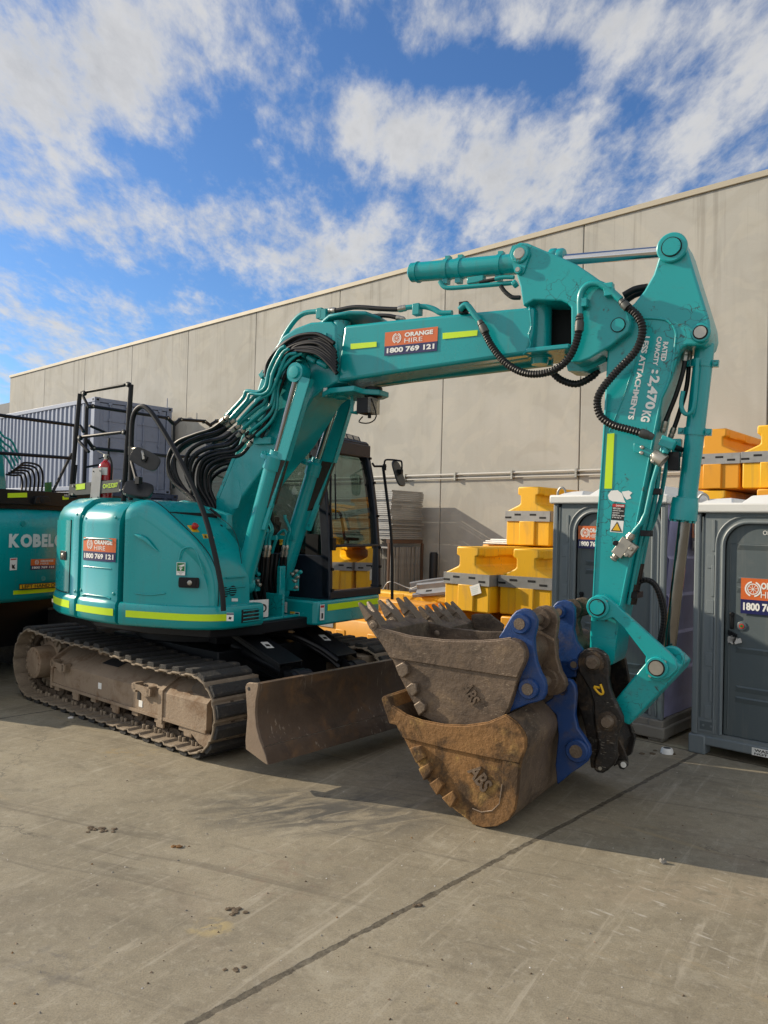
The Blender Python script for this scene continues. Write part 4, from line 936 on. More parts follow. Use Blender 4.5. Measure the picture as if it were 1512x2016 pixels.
NL, FL = -.65, -.22         # near and far face of the boom
def disc(b, c, r, k, ring=None, h=.02, seg=24):
    b.lathe(c+H.l*.01, c-H.l*h, [(0, r), (.8, r), (1, r*.9)], k, seg)
    if ring: b.lathe(c-H.l*h, c-H.l*(h+.004), [(0, ring), (1, ring*.9)], 'steel' if k != 'teal' else 'tealworn', seg)
def boom(E):
    b = MB()
    out = [(432, 1085), (425, 1030), (424, 985), (438, 948), (460, 898), (490, 815), (516, 735), (536, 690), (556, 662), (580, 646), (612, 634), (652, 632), (662, 640), (664, 752), (640, 764), (616, 782), (592, 822), (560, 872), (514, 928), (472, 985), (448, 1030), (442, 1085)]
    b.prism(Pl(H, out, NL), H.l*(FL-NL), 'teal')
    body = b.build('boom', E, bevel=.018, seg=3)
    # edge strips and bosses on the near face
    d = MB()
    d.prism(Pl(H, [(425, 979), (429, 985), (462, 903), (458, 899)], NL-.004), H.l*.01, 'tealworn')
    c0 = H.al(587, 734, NL); d.lathe(c0+H.l*.02, c0-H.l*.06, [(0, .13), (.4, .13), (.5, .10), (1, .09)], 'teal', 28)
    d.prism(Pl(H, [(452, 938), (470, 945), (476, 975), (468, 1000), (440, 1010), (432, 985)], NL-.002), H.l*.01, 'teal')
    d.prism(Pl(H, [(637, 655), (642, 655), (642, 700), (637, 700)], NL-.012), H.l*.02, 'tealworn')
    p = H.al(641, 772, NL); d.box(p-H.l*.004, H.f*.018, H.l*.004, UP*.035, 'white'); d.cyl(p-H.l*.006, p-H.l*.009, .006, 'dark', 8)
    d.build('boom_plate', body, split=1)
    # top cap flange (white gasket edge), vertical pivot post and the lower flange
    f = MB()
    def flange(pts, lm, half, thick, k='teal'):
        """horizontal plate traced on the mid plane, given its half width"""
        P = [H.loc(H.al(x, y, lm)) for x, y in pts]; z = sum(p[2] for p in P)/len(P)
        return z
    tp = [(608, 642), (650, 626), (690, 625), (720, 631)]
    A = [H.loc(H.al(x, y, NL)) for x, y in tp]
    f.prism([H.W(A[0][0], -.56, A[0][2]), H.W(A[1][0], NL-.02, A[1][2]), H.W(A[2][0], NL-.03, A[1][2]+.0), H.W(A[3][0]-.02, NL+.03, A[1][2]-.005), H.W(A[3][0], -.43, A[1][2]-.005), H.W(A[3][0]-.02, FL-.03, A[1][2]-.005), H.W(A[1][0], FL+.02, A[1][2]), H.W(A[0][0], -.3, A[0][2])], UP*.03, 'teal')
    f.build('pivot_flange', E, bevel=.01)
    f = MB(); zq = H.loc(H.al(690, 762, NL))[2]
    f0 = H.loc(H.al(634, 762, NL))[0]; f1 = H.loc(H.al(757, 775, -.43))[0]
    f.prism([H.W(f0, NL-.0, zq-.02), H.W(f0+.12, NL-.05, zq), H.W(f0+.36, NL-.05, zq), H.W(f1-.10, NL+.06, zq-.01), H.W(f1, -.50, zq-.01), H.W(f1, -.36, zq-.01), H.W(f1-.1, FL-.06, zq-.01), H.W(f0+.1, FL, zq)], UP*-.045, 'teal')
    c = H.W(f1-.09, -.46, zq-.1); f.lathe(c, c+UP*.12, [(0, .035), (.3, .05), (.31, .075), (1, .075)], 'black', 16)
    c = H.al(675, 772, -.5); f.lathe(c-UP*.06, c+UP*.03, [(0, .06), (.1, .07), (1, .07)], 'teal', 20)
    f.build('pivot_flange', E, bevel=.008)
    p0, p1 = H.al(667, 634, NL+.07), H.al(667, 756, NL+.07)
    f = MB(); f.lathe(H.W(H.loc(p0)[0]+.02, NL+.085, H.loc(p0)[2]), H.W(H.loc(p0)[0]+.02, NL+.085, H.loc(p1)[2]), [(0, .075), (1, .075)], 'tealworn', 26); f.build('pivot_post', E)
    MB().prism(Pl(H, [(640, 640), (664, 638), (664, 752), (648, 745), (636, 700)], -.44), H.l*.1, 'dark').build('boom_head_core', E)
    # middle (offset) boom
    m = MB(); m.prism(Pl(H, [(677, 640), (760, 631), (880, 619), (1052, 603), (1050, 650), (1040, 697), (905, 716), (760, 737), (664, 752), (668, 700)], NL), H.l*(FL-NL), 'teal'); mid = m.build('offset_boom', E, bevel=.028, seg=4)
    w = MB(); w.tube(Pl(H, [(1042, 604), (1046, 640), (1041, 660), (1044, 680), (1030, 698)], NL-.002), .006, 'tealworn', 6, 6); w.build('weld_bead', mid)
    # rod and beam under the middle boom
    u = MB(); z_ = [H.loc(H.al(x, y, -.36)) for x, y in ((735, 754), (1085, 712))]
    u.tube([H.W(z_[0][0], -.33, z_[0][2]), H.W(z_[1][0], -.33, z_[1][2])], .035, 'tealpipe', 4); u.tube([H.W(z_[0][0], -.52, z_[0][2]+.02), H.W(z_[1][0], -.52, z_[1][2]+.02)], .03, 'tealpipe', 4); u.build('tie_rod', E, bevel=.006)
    # right hand post, its flanges and the arm bracket
    q = MB(); t, o = H.al(1065, 598, -.49), H.al(1062, 702, -.49); tl = H.loc(t); ol = H.loc(o)
    q.lathe(H.W(tl[0], -.49, tl[2]), H.W(tl[0], -.49, ol[2]), [(0, .082), (1, .082)], 'teal', 26)
    q.lathe(H.W(tl[0], -.49, ol[2]-.06), H.W(tl[0], -.49, ol[2]), [(0, .06), (.7, .066), (.71, .09), (1, .09)], 'teal', 26)
    q.build('pivot_post', E)
    k = MB(); zb = ol[2]-.005
    k.prism([H.W(tl[0]-.1, -.60, zb), H.W(tl[0]-.03, NL-.02, zb), H.W(tl[0]+.28, NL-.02, zb), H.W(tl[0]+.34, FL, zb), H.W(tl[0]-.05, FL, zb), H.W(tl[0]-.1, -.3, zb)], UP*.035, 'teal')
    k.build('pivot_flange', E, bevel=.008)
    k = MB(); k.prism(Pl(H, [(1030, 603), (1024, 565), (1015, 535), (1009, 514), (1006, 498), (1010, 485), (1022, 477), (1038, 478), (1054, 485), (1068, 491), (1100, 504), (1135, 520), (1166, 541), (1197, 563), (1221, 591), (1237, 613), (1243, 634), (1238, 652), (1203, 680), (1160, 706), (1140, 713), (1124, 713), (1124, 605), (1116, 597), (1104, 592), (1050, 591)], NL-.015), H.l*(FL-NL+.03), 'tealworn')
    brk = k.build('arm_bracket', E, bevel=.012, seg=3)
    k = MB(); k.prism(Pl(H, [(1110, 700), (1160, 712), (1192, 694), (1194, 712), (1155, 731), (1118, 730)], -.5), H.l*.2, 'tealworn'); k.prism(Pl(H, [(1084, 596), (1124, 596), (1124, 700), (1084, 700)], -.40), H.l*.04, 'dark'); k.build('gusset_and_gap_shade', brk)  # gusset, and a near-black sheet painting in shade inside the bracket opening
    k = MB()
    c = H.al(1025, 500, NL-.015); k.prism(Pl(H, [(1002, 500), (1008, 484), (1024, 479), (1040, 485), (1044, 500), (1036, 520), (1031, 536), (1022, 542), (1013, 536), (1008, 518)], NL-.03), H.l*.02, 'tealworn'); disc(k, H.al(1024, 500, NL-.03), .068, 'tealworn', .042); disc(k, H.al(1021, 532, NL-.03), .03, 'tealworn', .018)
    k.build('pivot_pin', brk); k = MB()
    c = H.al(1217, 640, NL-.015); k.lathe(c, c-H.l*.006, [(0, .05), (1, .05)], 'dark', 26); k.lathe(c, c-H.l*.008, [(0, .044), (1, .044)], 'tealworn', 26); k.build('pivot_pin', brk)
    # hydraulic tag on the middle boom
    bl_, br_, tl_ = (757, 701), (861, 691), (759, 655)
    a = H.al(*bl_, NL); c = H.al(*br_, NL); d = H.al(*tl_, NL); u = (c-a); w = u.length; u.normalize(); v = (d-a); h = v.length; v.normalize()
    hire_sticker(E, a-H.l*.004, u, v, w, h)
    for q in (((691, 688), (742, 683), (742, 673), (691, 677)), ((872, 668), (940, 661), (941, 650), (872, 656))):
        strip(E, [p-H.l*.004 for p in Pl(H, q, NL)], -H.l*.002)
boom(E)

def cylinder(name, a, b, rb, split, rr, gland=.10, rodk='chrome', k='teal', neck=True):
    """barrel from a towards b, rod the rest of the way; the rod is a sub-part"""
    c = MB(); L = (b-a).length; s = split; g = gland/L
    pr = [(0, rb*.7), (.01, rb), (s-g, rb), (s-g, rb*1.14), (s-.01, rb*1.14), (s, rb*.95)]
    if neck: pr += [(s, rb*.82), (s+.035/L, rb*.80)]
    c.lathe(a, a+(b-a), pr, k, 26)
    o = c.build(name, E, smooth=35)
    MB().cyl(a.lerp(b, s-.02), b, rr, rodk, 20).build('piston_rod', o)
    return o
def hose(pts, r=.02, k='rubber', name='hydraulic_hose', seg=8, sm=6, ends=True, ribs=None, fit='steel'):
    b = MB(); b.tube(pts, r, k, seg, sm, ribs)
    if ends:
        for a, c in ((pts[0], pts[1]), (pts[-1], pts[-2])):
            d = (c-a).normalized(); b.lathe(a-d*.01, a+d*.07, [(0, r*.8), (.2, r*1.25), (.45, r*1.25), (.46, r*1.05), (.6, r*1.3), (1, r*1.2)], fit, 10)
    return b.build(name, E, smooth=50 if not ribs else 20)
def pipe(pts, r=.017, sm=0, k='tealpipe', name='hydraulic_pipe'):
    return MB().tube(pts, r, k, 8, sm).build(name, E, smooth=60)

def rams(E):
    for l, A, B_, G, gd in ((-.80, (478, 1150), (588, 735), (537, 893), ((597, 742), (618, 748), (570, 908), (549, 905))), (-.07, (548, 1165), (672, 760), (612, 905), ((683, 770), (704, 772), (662, 912), (637, 908)))):
        a, b, g = H.al(*A, l), H.al(*B_, l), H.al(*G, l); s = (g-a).length/(b-a).length
        o = cylinder('boom_cylinder', a, b, .084, s, .036, .13, 'darkenedrod')
        e = MB(); e.lathe(b-H.l*.055, b+H.l*.055, [(0, .04), (0, .082), (1, .082), (1, .04)], 'teal', 24); e.lathe(b-H.l*.075, b-H.l*.05, [(0, .03), (.1, .05), (1, .055)], 'tealworn', 20)
        e.build('cylinder_eye', o); e = MB()
        e.lathe(a-H.l*.06, a+H.l*.06, [(0, .05), (0, .09), (1, .09), (1, .05)], 'teal', 20)
        e.build('cylinder_eye', o); e = MB()
        d = (b-a).normalized(); side = d.cross(H.l).normalized()
        for t in (.012, ): e.lathe(g-d*.05, g-d*.02, [(0, .098), (1, .098)], 'teal', 26)
        for i in range(8):
            an = i*math.pi/4; v = side*math.cos(an)+H.l*math.sin(an); e.cyl(g-d*.02+v*.085, g+v*.085, .010, 'tealworn', 6)
        e.build('gland_ring', o)
        # rod guard: a folded channel that slides down over a greasy rail
        gp = [H.al(x, y, l) for x, y in gd]; t = (gp[3]-gp[0]).normalized()
        gm = MB(); gm.prism([p-H.l*.05 for p in gp], H.l*.012, 'teal'); gm.prism([gp[1]-H.l*.05, gp[1]+H.l*.01, gp[2]+H.l*.01, gp[2]-H.l*.05], (gp[0]-gp[1])*.12, 'teal'); gm.prism([gp[0]-H.l*.05, gp[0]-H.l*.02, gp[3]-H.l*.02, gp[3]-H.l*.05], (gp[1]-gp[0])*.12, 'teal'); gm.build('rod_guard', o, bevel=.003)
        q = [gp[3].lerp(gp[2], .1), gp[3].lerp(gp[2], .9)]; ln = (b-a).length*.33
        r_ = MB(); r_.prism([q[0]-H.l*.04, q[1]-H.l*.04, q[1]-H.l*.04+t*ln*.62, q[0]-H.l*.04+t*ln*.75], H.l*.05, 'grease'); r_.prism([q[1]-H.l*.043, q[1]-H.l*.043+t*ln, q[1]-H.l*.043+t*ln-(q[1]-q[0])*.45, q[1]-H.l*.043+t*ln*.6-(q[1]-q[0])*.35], H.l*.03, 'tealworn')
        r_.prism([q[0]-H.l*.05-(q[1]-q[0])*.14, q[0]-H.l*.05, q[0]-H.l*.05+t*ln*.95, q[0]-H.l*.05-(q[1]-q[0])*.14+t*ln*.95], H.l*.03, 'teal'); r_.build('guard_rail', o, bevel=.003)
    # pipes, couplings and black hoses at the foot of the two cylinders
    for l, dx in ((-.62, 0), (-.16, 35)):
        p = lambda *q: [H.al(x+dx, y+(2 if dx else 0), l) for x, y in q]
        pipe(p((526, 1012), (527, 1020), (536, 1040), (534, 1052), (531, 1062), (530, 1075)), .015, 4)
        pipe(p((490, 1125), (499, 1092), (508, 1062), (515, 1048), (524, 1042), (529, 1048), (526, 1060), (523, 1075)), .015, 4)
        c = MB()
        for x in (524, 531): 
            a = H.al(x+dx, 1073, l); e = H.al(x+dx-4, 1098, l); c.lathe(a, e, [(0, .014), (.15, .02), (.35, .02), (.36, .014), (.5, .014), (.51, .021), (.75, .021), (.76, .016), (1, .016)], 'steel', 8)
        c.build('hose_coupling', E, split=1)
        for x in (520, 527): hose([H.al(x+dx, 1096, l), H.al(x+dx-2, 1130, l+.02), H.al(x+dx-7, 1165, l+.06), H.al(x+dx-5, 1185, l+.1)], .018, ends=False)
        c = MB(); c.box(H.al(526+dx, 1058, l+.01), H.f*.11, H.l*.012, UP*.02, 'tealpipe'); c.build('pipe_clamp', E)
        m_ = MB(); random.seed(3+dx)
        for i in range(7): 
            x, y = 500+dx*2.2+random.uniform(-8, 10), 1135+random.uniform(-10, 25); a = H.al(x, y, l-.02); m_.lathe(a, a+H.f*.05+UP*random.uniform(-.02, .05), [(0, .012), (.4, .012), (.41, .02), (.8, .02), (1, .014)], random.choice(['steel', 'tealpipe']), 8)
        m_.box(H.al(500+dx*2.2, 1150, l), H.f*.05, H.l*.03, UP*.06, 'tealpipe'); m_.build('valve_block', E, bevel=.004)
    for i in range(6): hose([H.al(500+i*9, 1090, -.5+i*.06), H.al(496+i*9, 1140, -.5+i*.06), H.al(505+i*8, 1180, -.45+i*.06)], .02, ends=False)
    # arm cylinder on top
    lm = -.435
    o = cylinder('arm_cylinder', H.al(808, 537, lm), H.al(1305, 496, lm), .078, .56, .040, .1)
    d = (H.al(1000, 522, lm)-H.al(812, 537, lm)).normalized(); n_ = d.cross(H.l).normalized(); n_ = n_ if n_.z > 0 else -n_
    e = MB()
    for x, y, w_ in ((881, 531, .02), (906, 529, .02), (824, 536, .006), (985, 523, .02)):
        c = H.al(x, y, lm); e.lathe(c-d*w_, c+d*w_, [(0, .086), (1, .086)], 'teal', 26)
        if w_ > .01: e.box(c+n_*.085, d*.02, H.l*.025, n_*.02, 'teal'); e.box(c-n_*.095, d*.022, H.l*.03, n_*.02, 'teal')
    for x in (1090, 1104): c = H.al(x, 505, lm); e.lathe(c-d*.03, c+d*.03, [(0, .05), (.2, .058), (.8, .058), (1, .05)], 'teal', 20)
    e.build('cylinder_band', o, split=1)
    pipe(Pl(H, [(866, 554), (873, 564), (888, 567), (940, 563), (1008, 557)], -.50), .018, 4); pipe(Pl(H, [(975, 550), (990, 546), (1012, 546)], -.52), .016, 4)
    hose(Pl(H, [(986, 563), (994, 574), (1008, 585), (1024, 586)], -.52), .017, ends=False); hose(Pl(H, [(945, 556), (965, 552), (985, 548)], -.5), .015, ends=False)
    v = MB(); v.box(H.al(938, 552, -.48), H.f*.07, H.l*.03, UP*.025, 'tealpipe'); v.cyl(H.al(1010, 562, -.52), H.al(1018, 556, -.52), .03, 'tealpipe', 10); v.build('valve_block', E, bevel=.006)
rams(E)

def arm(E):
    AN, AF = -.60, -.27
    a = MB()
    head = [(1303, 476), (1310, 466), (1323, 461), (1337, 463), (1346, 471), (1352, 486), (1366, 532), (1384, 590), (1397, 632), (1399, 655), (1394, 672), (1384, 681), (1365, 680), (1352, 680), (1345, 683), (1337, 692)]
    out = head+[(1322, 745), (1304, 785), (1287, 874), (1256, 1030), (1240, 1114), (1220, 1214), (1211, 1290), (1205, 1308), (1190, 1316), (1172, 1312), (1160, 1300), (1161, 1240), (1165, 1186), (1171, 1061), (1181, 936), (1190, 780), (1195, 700), (1198, 660), (1222, 617), (1248, 597), (1268, 572), (1286, 540), (1296, 508)]
    a.prism(Pl(H, out, AN), H.l*(AF-AN), 'tealworn'); ob = a.build('arm', E, bevel=.014, seg=3)
    # raised flange round the web, and the pressed edge
    e = MB()
    e.tube(Pl(H, [(1238, 628), (1262, 626), (1300, 628), (1318, 634), (1329, 650), (1330, 672), (1318, 745), (1301, 785)], AN-.001), .009, 'tealworn', 8, 4)
    e.tube(Pl(H, [(1301, 785), (1284, 874), (1253, 1030), (1237, 1114), (1217, 1214), (1209, 1285)], AN-.001), .007, 'tealworn', 8)
    e.tube(Pl(H, [(1195, 775), (1184, 936), (1174, 1061), (1168, 1186)], AN-.001), .006, 'tealworn', 8)
    e.prism(Pl(H, [(1163, 1252), (1212, 1258), (1210, 1300), (1190, 1312), (1170, 1308)], AN-.008), H.l*.012, 'tealworn')
    e.tube(Pl(H, [(1277, 640), (1255, 700), (1225, 790), (1200, 850)], AN), .005, 'tealworn', 6)
    e.build('arm_flange', ob, smooth=60)
    k = MB()
    c = H.al(1324, 489, AN); k.lathe(c, c-H.l*.03, [(0, .098), (.8, .098), (1, .09)], 'tealworn', 30); k.lathe(c-H.l*.03, c-H.l*.035, [(0, .066), (1, .066)], 'dark', 26); k.lathe(c-H.l*.03, c-H.l*.042, [(0, .06), (1, .058)], 'tealworn', 26)
    k.build('pivot_pin', ob); k = MB()
    c = H.al(1381, 657, AN); k.lathe(c, c-H.l*.04, [(0, .062), (.8, .062), (1, .056)], 'tealworn', 26); k.lathe(c-H.l*.04, c-H.l*.045, [(0, .046), (1, .046)], 'dark', 22); k.lathe(c-H.l*.04, c-H.l*.05, [(0, .040), (1, .038)], 'steel', 22)
    k.build('pivot_pin', ob)
    pts = Pl(H, [(1300, 484), (1296, 500), (1290, 504)], -.435)
    # lettering, tape and warning labels
    def lettering(s, p0, p1, p2, name='lettering'):
        q0, q1, q2 = [H.al(x/2.953+1000, y/2.953+440, AN) for x, y in (p0, p1, p2)]; u = q1-q0; w = u.length; u.normalize(); v = q2-q0; v = v-u*v.dot(u); h = v.length; v.normalize()
        MB().text(s, q0, u, v, w, h, 'white', .04, .003).build(name, ob, smooth=0)
    lettering('LESS ATTACHMENTS', (792, 655), (697, 1138), (826, 660)); lettering('2,470', (818, 884), (786, 1078), (885, 890)); lettering('KG', (784, 1086), (770, 1150), (836, 1092)); lettering(':', (838, 848), (833, 872), (876, 854)); lettering('CAPACITY', (868, 658), (842, 826), (896, 662)); lettering('RATED', (904, 688), (888, 800), (934, 692))
    strip(ob, [p-H.l*.002 for p in Pl(H, [(1196, 854), (1210, 853), (1205, 962), (1190, 962)], AN)], -H.l*.002)
    t = MB(); t.poly([p-H.l*.002 for p in Pl(H, [(1197, 975), (1203, 966), (1216, 965), (1225, 972), (1229, 984), (1232, 990), (1218, 988), (1206, 987), (1199, 983)], AN)], 'white'); t.poly([p-H.l*.002 for p in Pl(H, [(1224, 968), (1238, 966), (1245, 970), (1240, 975), (1243, 981), (1234, 984), (1228, 977)], AN)], 'white'); t.build('torn_sticker', ob, smooth=0)
    tri = [(.5, .93), (.06, .07), (.94, .07)]; tr2 = [(.5, .78), (.19, .16), (.81, .16)]
    sticker_plane(ob, 'danger_sticker', H, AN, (1203, 1023), (1228, 1025), (1206, 991), 'blacktext', 'white', [('r', .02, .80, .98, .97, 'redprint'), ('t', 'DANGER', .3, .83, .95, .94, 'white')]+[('t', s, .08, .66-.14*i, .08+.1*len(s)*.6, .76-.14*i, 'white') for i, s in enumerate(('KEEP CLEAR', 'machine during', 'operation', 'DEATH can result', 'if hit by it'))])
    sticker_plane(ob, 'danger_sticker', H, AN, (1201, 1047), (1226, 1049), (1203, 1024), 'white', 'blacktext', [('p', tri, 'blacktext', .0025), ('p', tr2, 'yellowprint', .0032), ('r', .42, .25, .58, .5, 'blacktext'), ('r', .35, .2, .65, .26, 'blacktext')])
    # bucket cylinder on the outer side
    lm = -.435
    o = cylinder('bucket_cylinder', H.al(1389, 672, lm), H.al(1316, 1300, lm), .062, .545, .040, .13, 'darkenedrod')
    e = MB(); d = (H.al(1316, 1300, lm)-H.al(1389, 672, lm)).normalized(); s = d.cross(H.l).normalized()
    for x, y in ((1382, 716), (1368, 850)):
        c = H.al(x, y, lm); e.lathe(c-d*.025, c+d*.025, [(0, .07), (1, .07)], 'teal', 24); e.box(c, d*.022, H.l*.018, s*.105, 'teal'); 
        for k_ in (-1, 1): e.cyl(c+s*.088*k_-H.l*.035, c+s*.088*k_+H.l*.035, .014, 'tealworn', 8)
    c = H.al(1345, 1018, lm); e.lathe(c-d*.13, c+d*.02, [(0, .068), (.02, .082), (.3, .088), (1, .088)], 'teal', 26)
    for i in range(9): an = i*math.pi*2/9; v = s*math.cos(an)+H.l*math.sin(an); e.cyl(c+d*.02+v*.072, c+d*.035+v*.072, .011, 'tealworn', 6)
    e.build('cylinder_band', o, split=1)
    pipe(Pl(H, [(1373, 705), (1371, 740), (1366, 800), (1356, 815), (1346, 812), (1341, 795), (1345, 770)], -.55), .014, 4)
    hose(Pl(H, [(1350, 690), (1345, 730), (1330, 780), (1310, 830), (1305, 850)], -.5), .016); hose(Pl(H, [(1358, 690), (1352, 760), (1335, 820), (1320, 862)], -.42), .016)
    # pipes down the outer edge of the arm, clamps and the shut-off valve
    pipe(Pl(H, [(1305, 880), (1297, 910), (1285, 950), (1272, 1010), (1262, 1030), (1244, 1052)], AN-.03), .016); pipe(Pl(H, [(1318, 880), (1308, 940), (1300, 985), (1290, 1020), (1275, 1055), (1262, 1120)], AF+.02), .016); pipe(Pl(H, [(1300, 900), (1294, 960), (1280, 1030), (1262, 1085), (1248, 1150)], -.45), .016)
    pipe(Pl(H, [(1290, 910), (1278, 985), (1262, 1060), (1250, 1120), (1237, 1190)], -.5), .014)
    c = MB(); c.box(H.al(1268, 888, AN-.02), (H.f*.92-UP*.38)*.07, H.l*.02, UP*.028, 'tealworn')
    for x, y in ((1265, 881), (1264, 892), (1285, 898), (1286, 908)): p = H.al(x, y, AN-.04); c.cyl(p-H.l*.02, p+H.l*.01, .014, 'steel', 8)
    p = H.al(1300, 904, AN-.02); dd = (H.f*.8-UP*.6).normalized(); c.lathe(p-dd*.06, p+dd*.03, [(0, .035), (.3, .05), (1, .05)], 'steel', 14)
    p = H.al(1327, 908, AN+.05); c.box(p, H.f*.035, H.l*.03, UP*.06, 'black')
    for x, y in ((1292, 968), (1273, 1050)): c.box(H.al(x, y, AN), H.f*.035, H.l*.03, UP*.02, 'black')
    c.build('pipe_clamp', ob, bevel=.004, split=1)
    v = MB(); v.box(H.al(1315, 872, AN-.03), (H.f*.9-UP*.4)*.05, H.l*.03, (UP*.9+H.f*.4)*.035, 'tealworn'); p = H.al(1312, 876, AN-.03); v.cyl(p, H.al(1309, 893, AN-.03), .022, 'tealworn', 12); v.box(H.al(1333, 882, -.45), H.f*.03, H.l*.03, UP*.06, 'tealworn'); v.cyl(H.al(1322, 878, AN+.02), H.al(1342, 886, -.45), .02, 'black', 10); v.build('pipe_elbow', ob, bevel=.006)
    v = MB(); t_ = (H.al(1243, 1054, AN)-H.al(1212, 1096, AN)).normalized(); s_ = t_.cross(H.l).normalized()
    q = H.al(1226, 1078, AN-.03); v.box(q, t_*.065, H.l*.03, s_*.038, 'steel'); v.box(q+t_*.02-s_*.05, t_*.045, H.l*.028, s_*.03, 'steel')
    v.lathe(q+t_*.06, H.al(1245, 1050, AN-.03), [(0, .022), (.3, .022), (.31, .03), (.7, .03), (.71, .024), (1, .024)], 'steel', 8); v.lathe(q-t_*.06, H.al(1206, 1102, AN-.03), [(0, .018), (.2, .026), (.5, .026), (.51, .018), (.8, .03), (1, .02)], 'steel', 8)
    for k_ in (-.02, .03): p = q-s_*.055+t_*k_; v.cyl(p-H.l*.028, p-H.l*.05, .014, 'steel', 6)
    p = q+s_*.05; v.cyl(p-H.l*.04, p+H.l*.02, .018, 'black', 8); v.build('shut_off_valve', ob, bevel=.004)
    # corrugated hoses looping off the joints
    hose(Pl(H, [(953, 652), (970, 684), (1000, 718), (1040, 736), (1085, 731), (1119, 706), (1137, 665), (1141, 622)], -.72), .028, ribs=.020, seg=12, name='corrugated_hose', ends=False)
    cf = MB()
    for A, Bq in (((944, 632), (956, 655)), ((1142, 618), (1140, 652)), ((1222, 592), (1236, 606)), ((1286, 861), (1262, 852))): a, b = H.al(*A, -.72), H.al(*Bq, -.72); cf.lathe(a, b, [(0, .02), (.3, .028), (.31, .023), (.5, .031), (1, .031)], 'greyplate', 12)
    cf.build('hose_coupling', E, split=1)
    pipe(Pl(H, [(905, 610), (915, 601), (923, 604), (936, 622), (945, 634)], -.70), .024, 4); pipe(Pl(H, [(1142, 620), (1142, 590), (1147, 572), (1160, 560), (1180, 559), (1200, 571), (1222, 590)], -.70), .024, 4)
    hose(Pl(H, [(1232, 602), (1255, 622), (1265, 650), (1252, 690), (1215, 730), (1186, 765), (1176, 790), (1182, 818), (1205, 836), (1240, 846), (1264, 853)], -.715), .028, ribs=.020, seg=12, name='corrugated_hose', ends=False)
    hose(Pl(H, [(1086, 732), (1105, 748), (1135, 756), (1165, 742), (1178, 728)], -.40), .028, ends=False, ribs=.022, seg=12, name='corrugated_hose')
    hose(Pl(H, [(1275, 565), (1250, 570), (1228, 582)], -.42), .026, ends=False); hose(Pl(H, [(1275, 572), (1250, 580), (1232, 592)], -.30), .026, ends=False)
    c = MB()
    for x, y in ((1199, 567), (1149, 597), (1200, 575)): c.box(H.al(x, y, -.69), H.f*.03, H.l*.03, UP*.03, 'tealworn')
    c.build('pipe_clamp', E, bevel=.004, split=1)
    # hose loop near the tip
    hose(Pl(H, [(1244, 1180), (1254, 1152), (1272, 1143), (1290, 1155), (1302, 1190), (1305, 1225), (1296, 1270)], -.36), .016, ribs=.02, ends=False); hose(Pl(H, [(1247, 1150), (1270, 1141), (1290, 1150), (1306, 1185), (1309, 1225), (1300, 1278)], -.30), .016, ends=False)
    g = MB()
    for i in range(5): g.tube(Pl(H, [(1250+i*4, 1110), (1243+i*4, 1150), (1238+i*3, 1190)], -.50+.04*i), .010, 'grease', 6)
    g.box(H.al(1246, 1170, -.43), H.f*.05, H.l*.08, UP*.02, 'black'); g.build('pipe_bundle', ob)
    # bucket links
    def link(pts, l, w, name, k='tealworn'): return MB().prism(Pl(H, pts, l), H.l*w, k).build(name, E, bevel=.006)
    near = [(1156, 1197), (1160, 1180), (1174, 1171), (1190, 1172), (1201, 1180), (1322, 1290), (1330, 1300), (1333, 1318), (1318, 1334), (1296, 1342), (1281, 1338), (1272, 1324), (1270, 1300), (1272, 1293), (1228, 1236), (1206, 1216), (1188, 1222), (1170, 1220), (1160, 1212)]
    la = link(near, -.68, .045, 'bucket_link'); lb = link(near, -.24, .045, 'bucket_link')
    for x, y, r in ((1178, 1195, .075), (1294, 1314, .07)):
        p = MB(); c = H.al(x, y, -.68); p.lathe(c, c-H.l*.025, [(0, r), (.8, r), (1, r*.93)], 'tealworn', 26); p.lathe(c-H.l*.025, c-H.l*.03, [(0, r*.76), (1, r*.76)], 'dark', 24); p.lathe(c-H.l*.025, c-H.l*.036, [(0, r*.66), (1, r*.64)], 'tealworn' if x < 1200 else 'steel', 24)
        p.cyl(c, c+H.l*.49, .045, 'steel', 16)
        for dx, dy in ((14, -10), (-14, 16)): q = H.al(x+dx, y+dy, -.7); p.cyl(q, q+H.l*.02, .013, 'steel', 6)
        p.build('pivot_pin', la)
    ln = MB(); ln.prism(Pl(H, [(1275, 1300), (1296, 1290), (1325, 1296), (1340, 1312), (1334, 1326), (1238, 1428), (1226, 1422), (1218, 1410), (1205, 1400), (1207, 1382)], -.62), H.l*.36, 'tealworn')
    for l in (-.20, -.29, -.55): c = H.al(1322, 1296, l); ln.lathe(c, c+H.l*.04, [(0, .08), (1, .08)], 'tealworn', 22)
    ln.build('hitch_link', E, bevel=.012, seg=3)
    # quick hitch: two plates, the body between them and the latch tail
    Z2 = lambda pts: [(x/5.04+960, y/5.04+1160) for x, y in pts]
    hp = Z2([(890, 745), (892, 690), (915, 640), (960, 600), (1010, 583), (1080, 590), (1140, 618), (1185, 665), (1203, 730), (1205, 800), (1198, 880), (1215, 980), (1250, 1080), (1300, 1180), (1340, 1270), (1342, 1330), (1300, 1410), (1278, 1490), (1275, 1580), (1285, 1670), (1250, 1745), (1190, 1800), (1140, 1828), (1090, 1822), (1050, 1790), (1060, 1700), (1100, 1560), (1060, 1330), (1045, 1120), (1010, 1000), (950, 900), (905, 830)])
    q = MB(); q.prism(Pl(H, hp, -.75), H.l*.05, 'hitch'); q.prism(Pl(H, hp, -.19), H.l*.05, 'hitch')
    bd = Z2([(905, 780), (960, 850), (1040, 1080), (1060, 1300), (1100, 1560), (1060, 1780), (1020, 1780), (1000, 1560), (940, 1300), (880, 1100), (860, 900)])
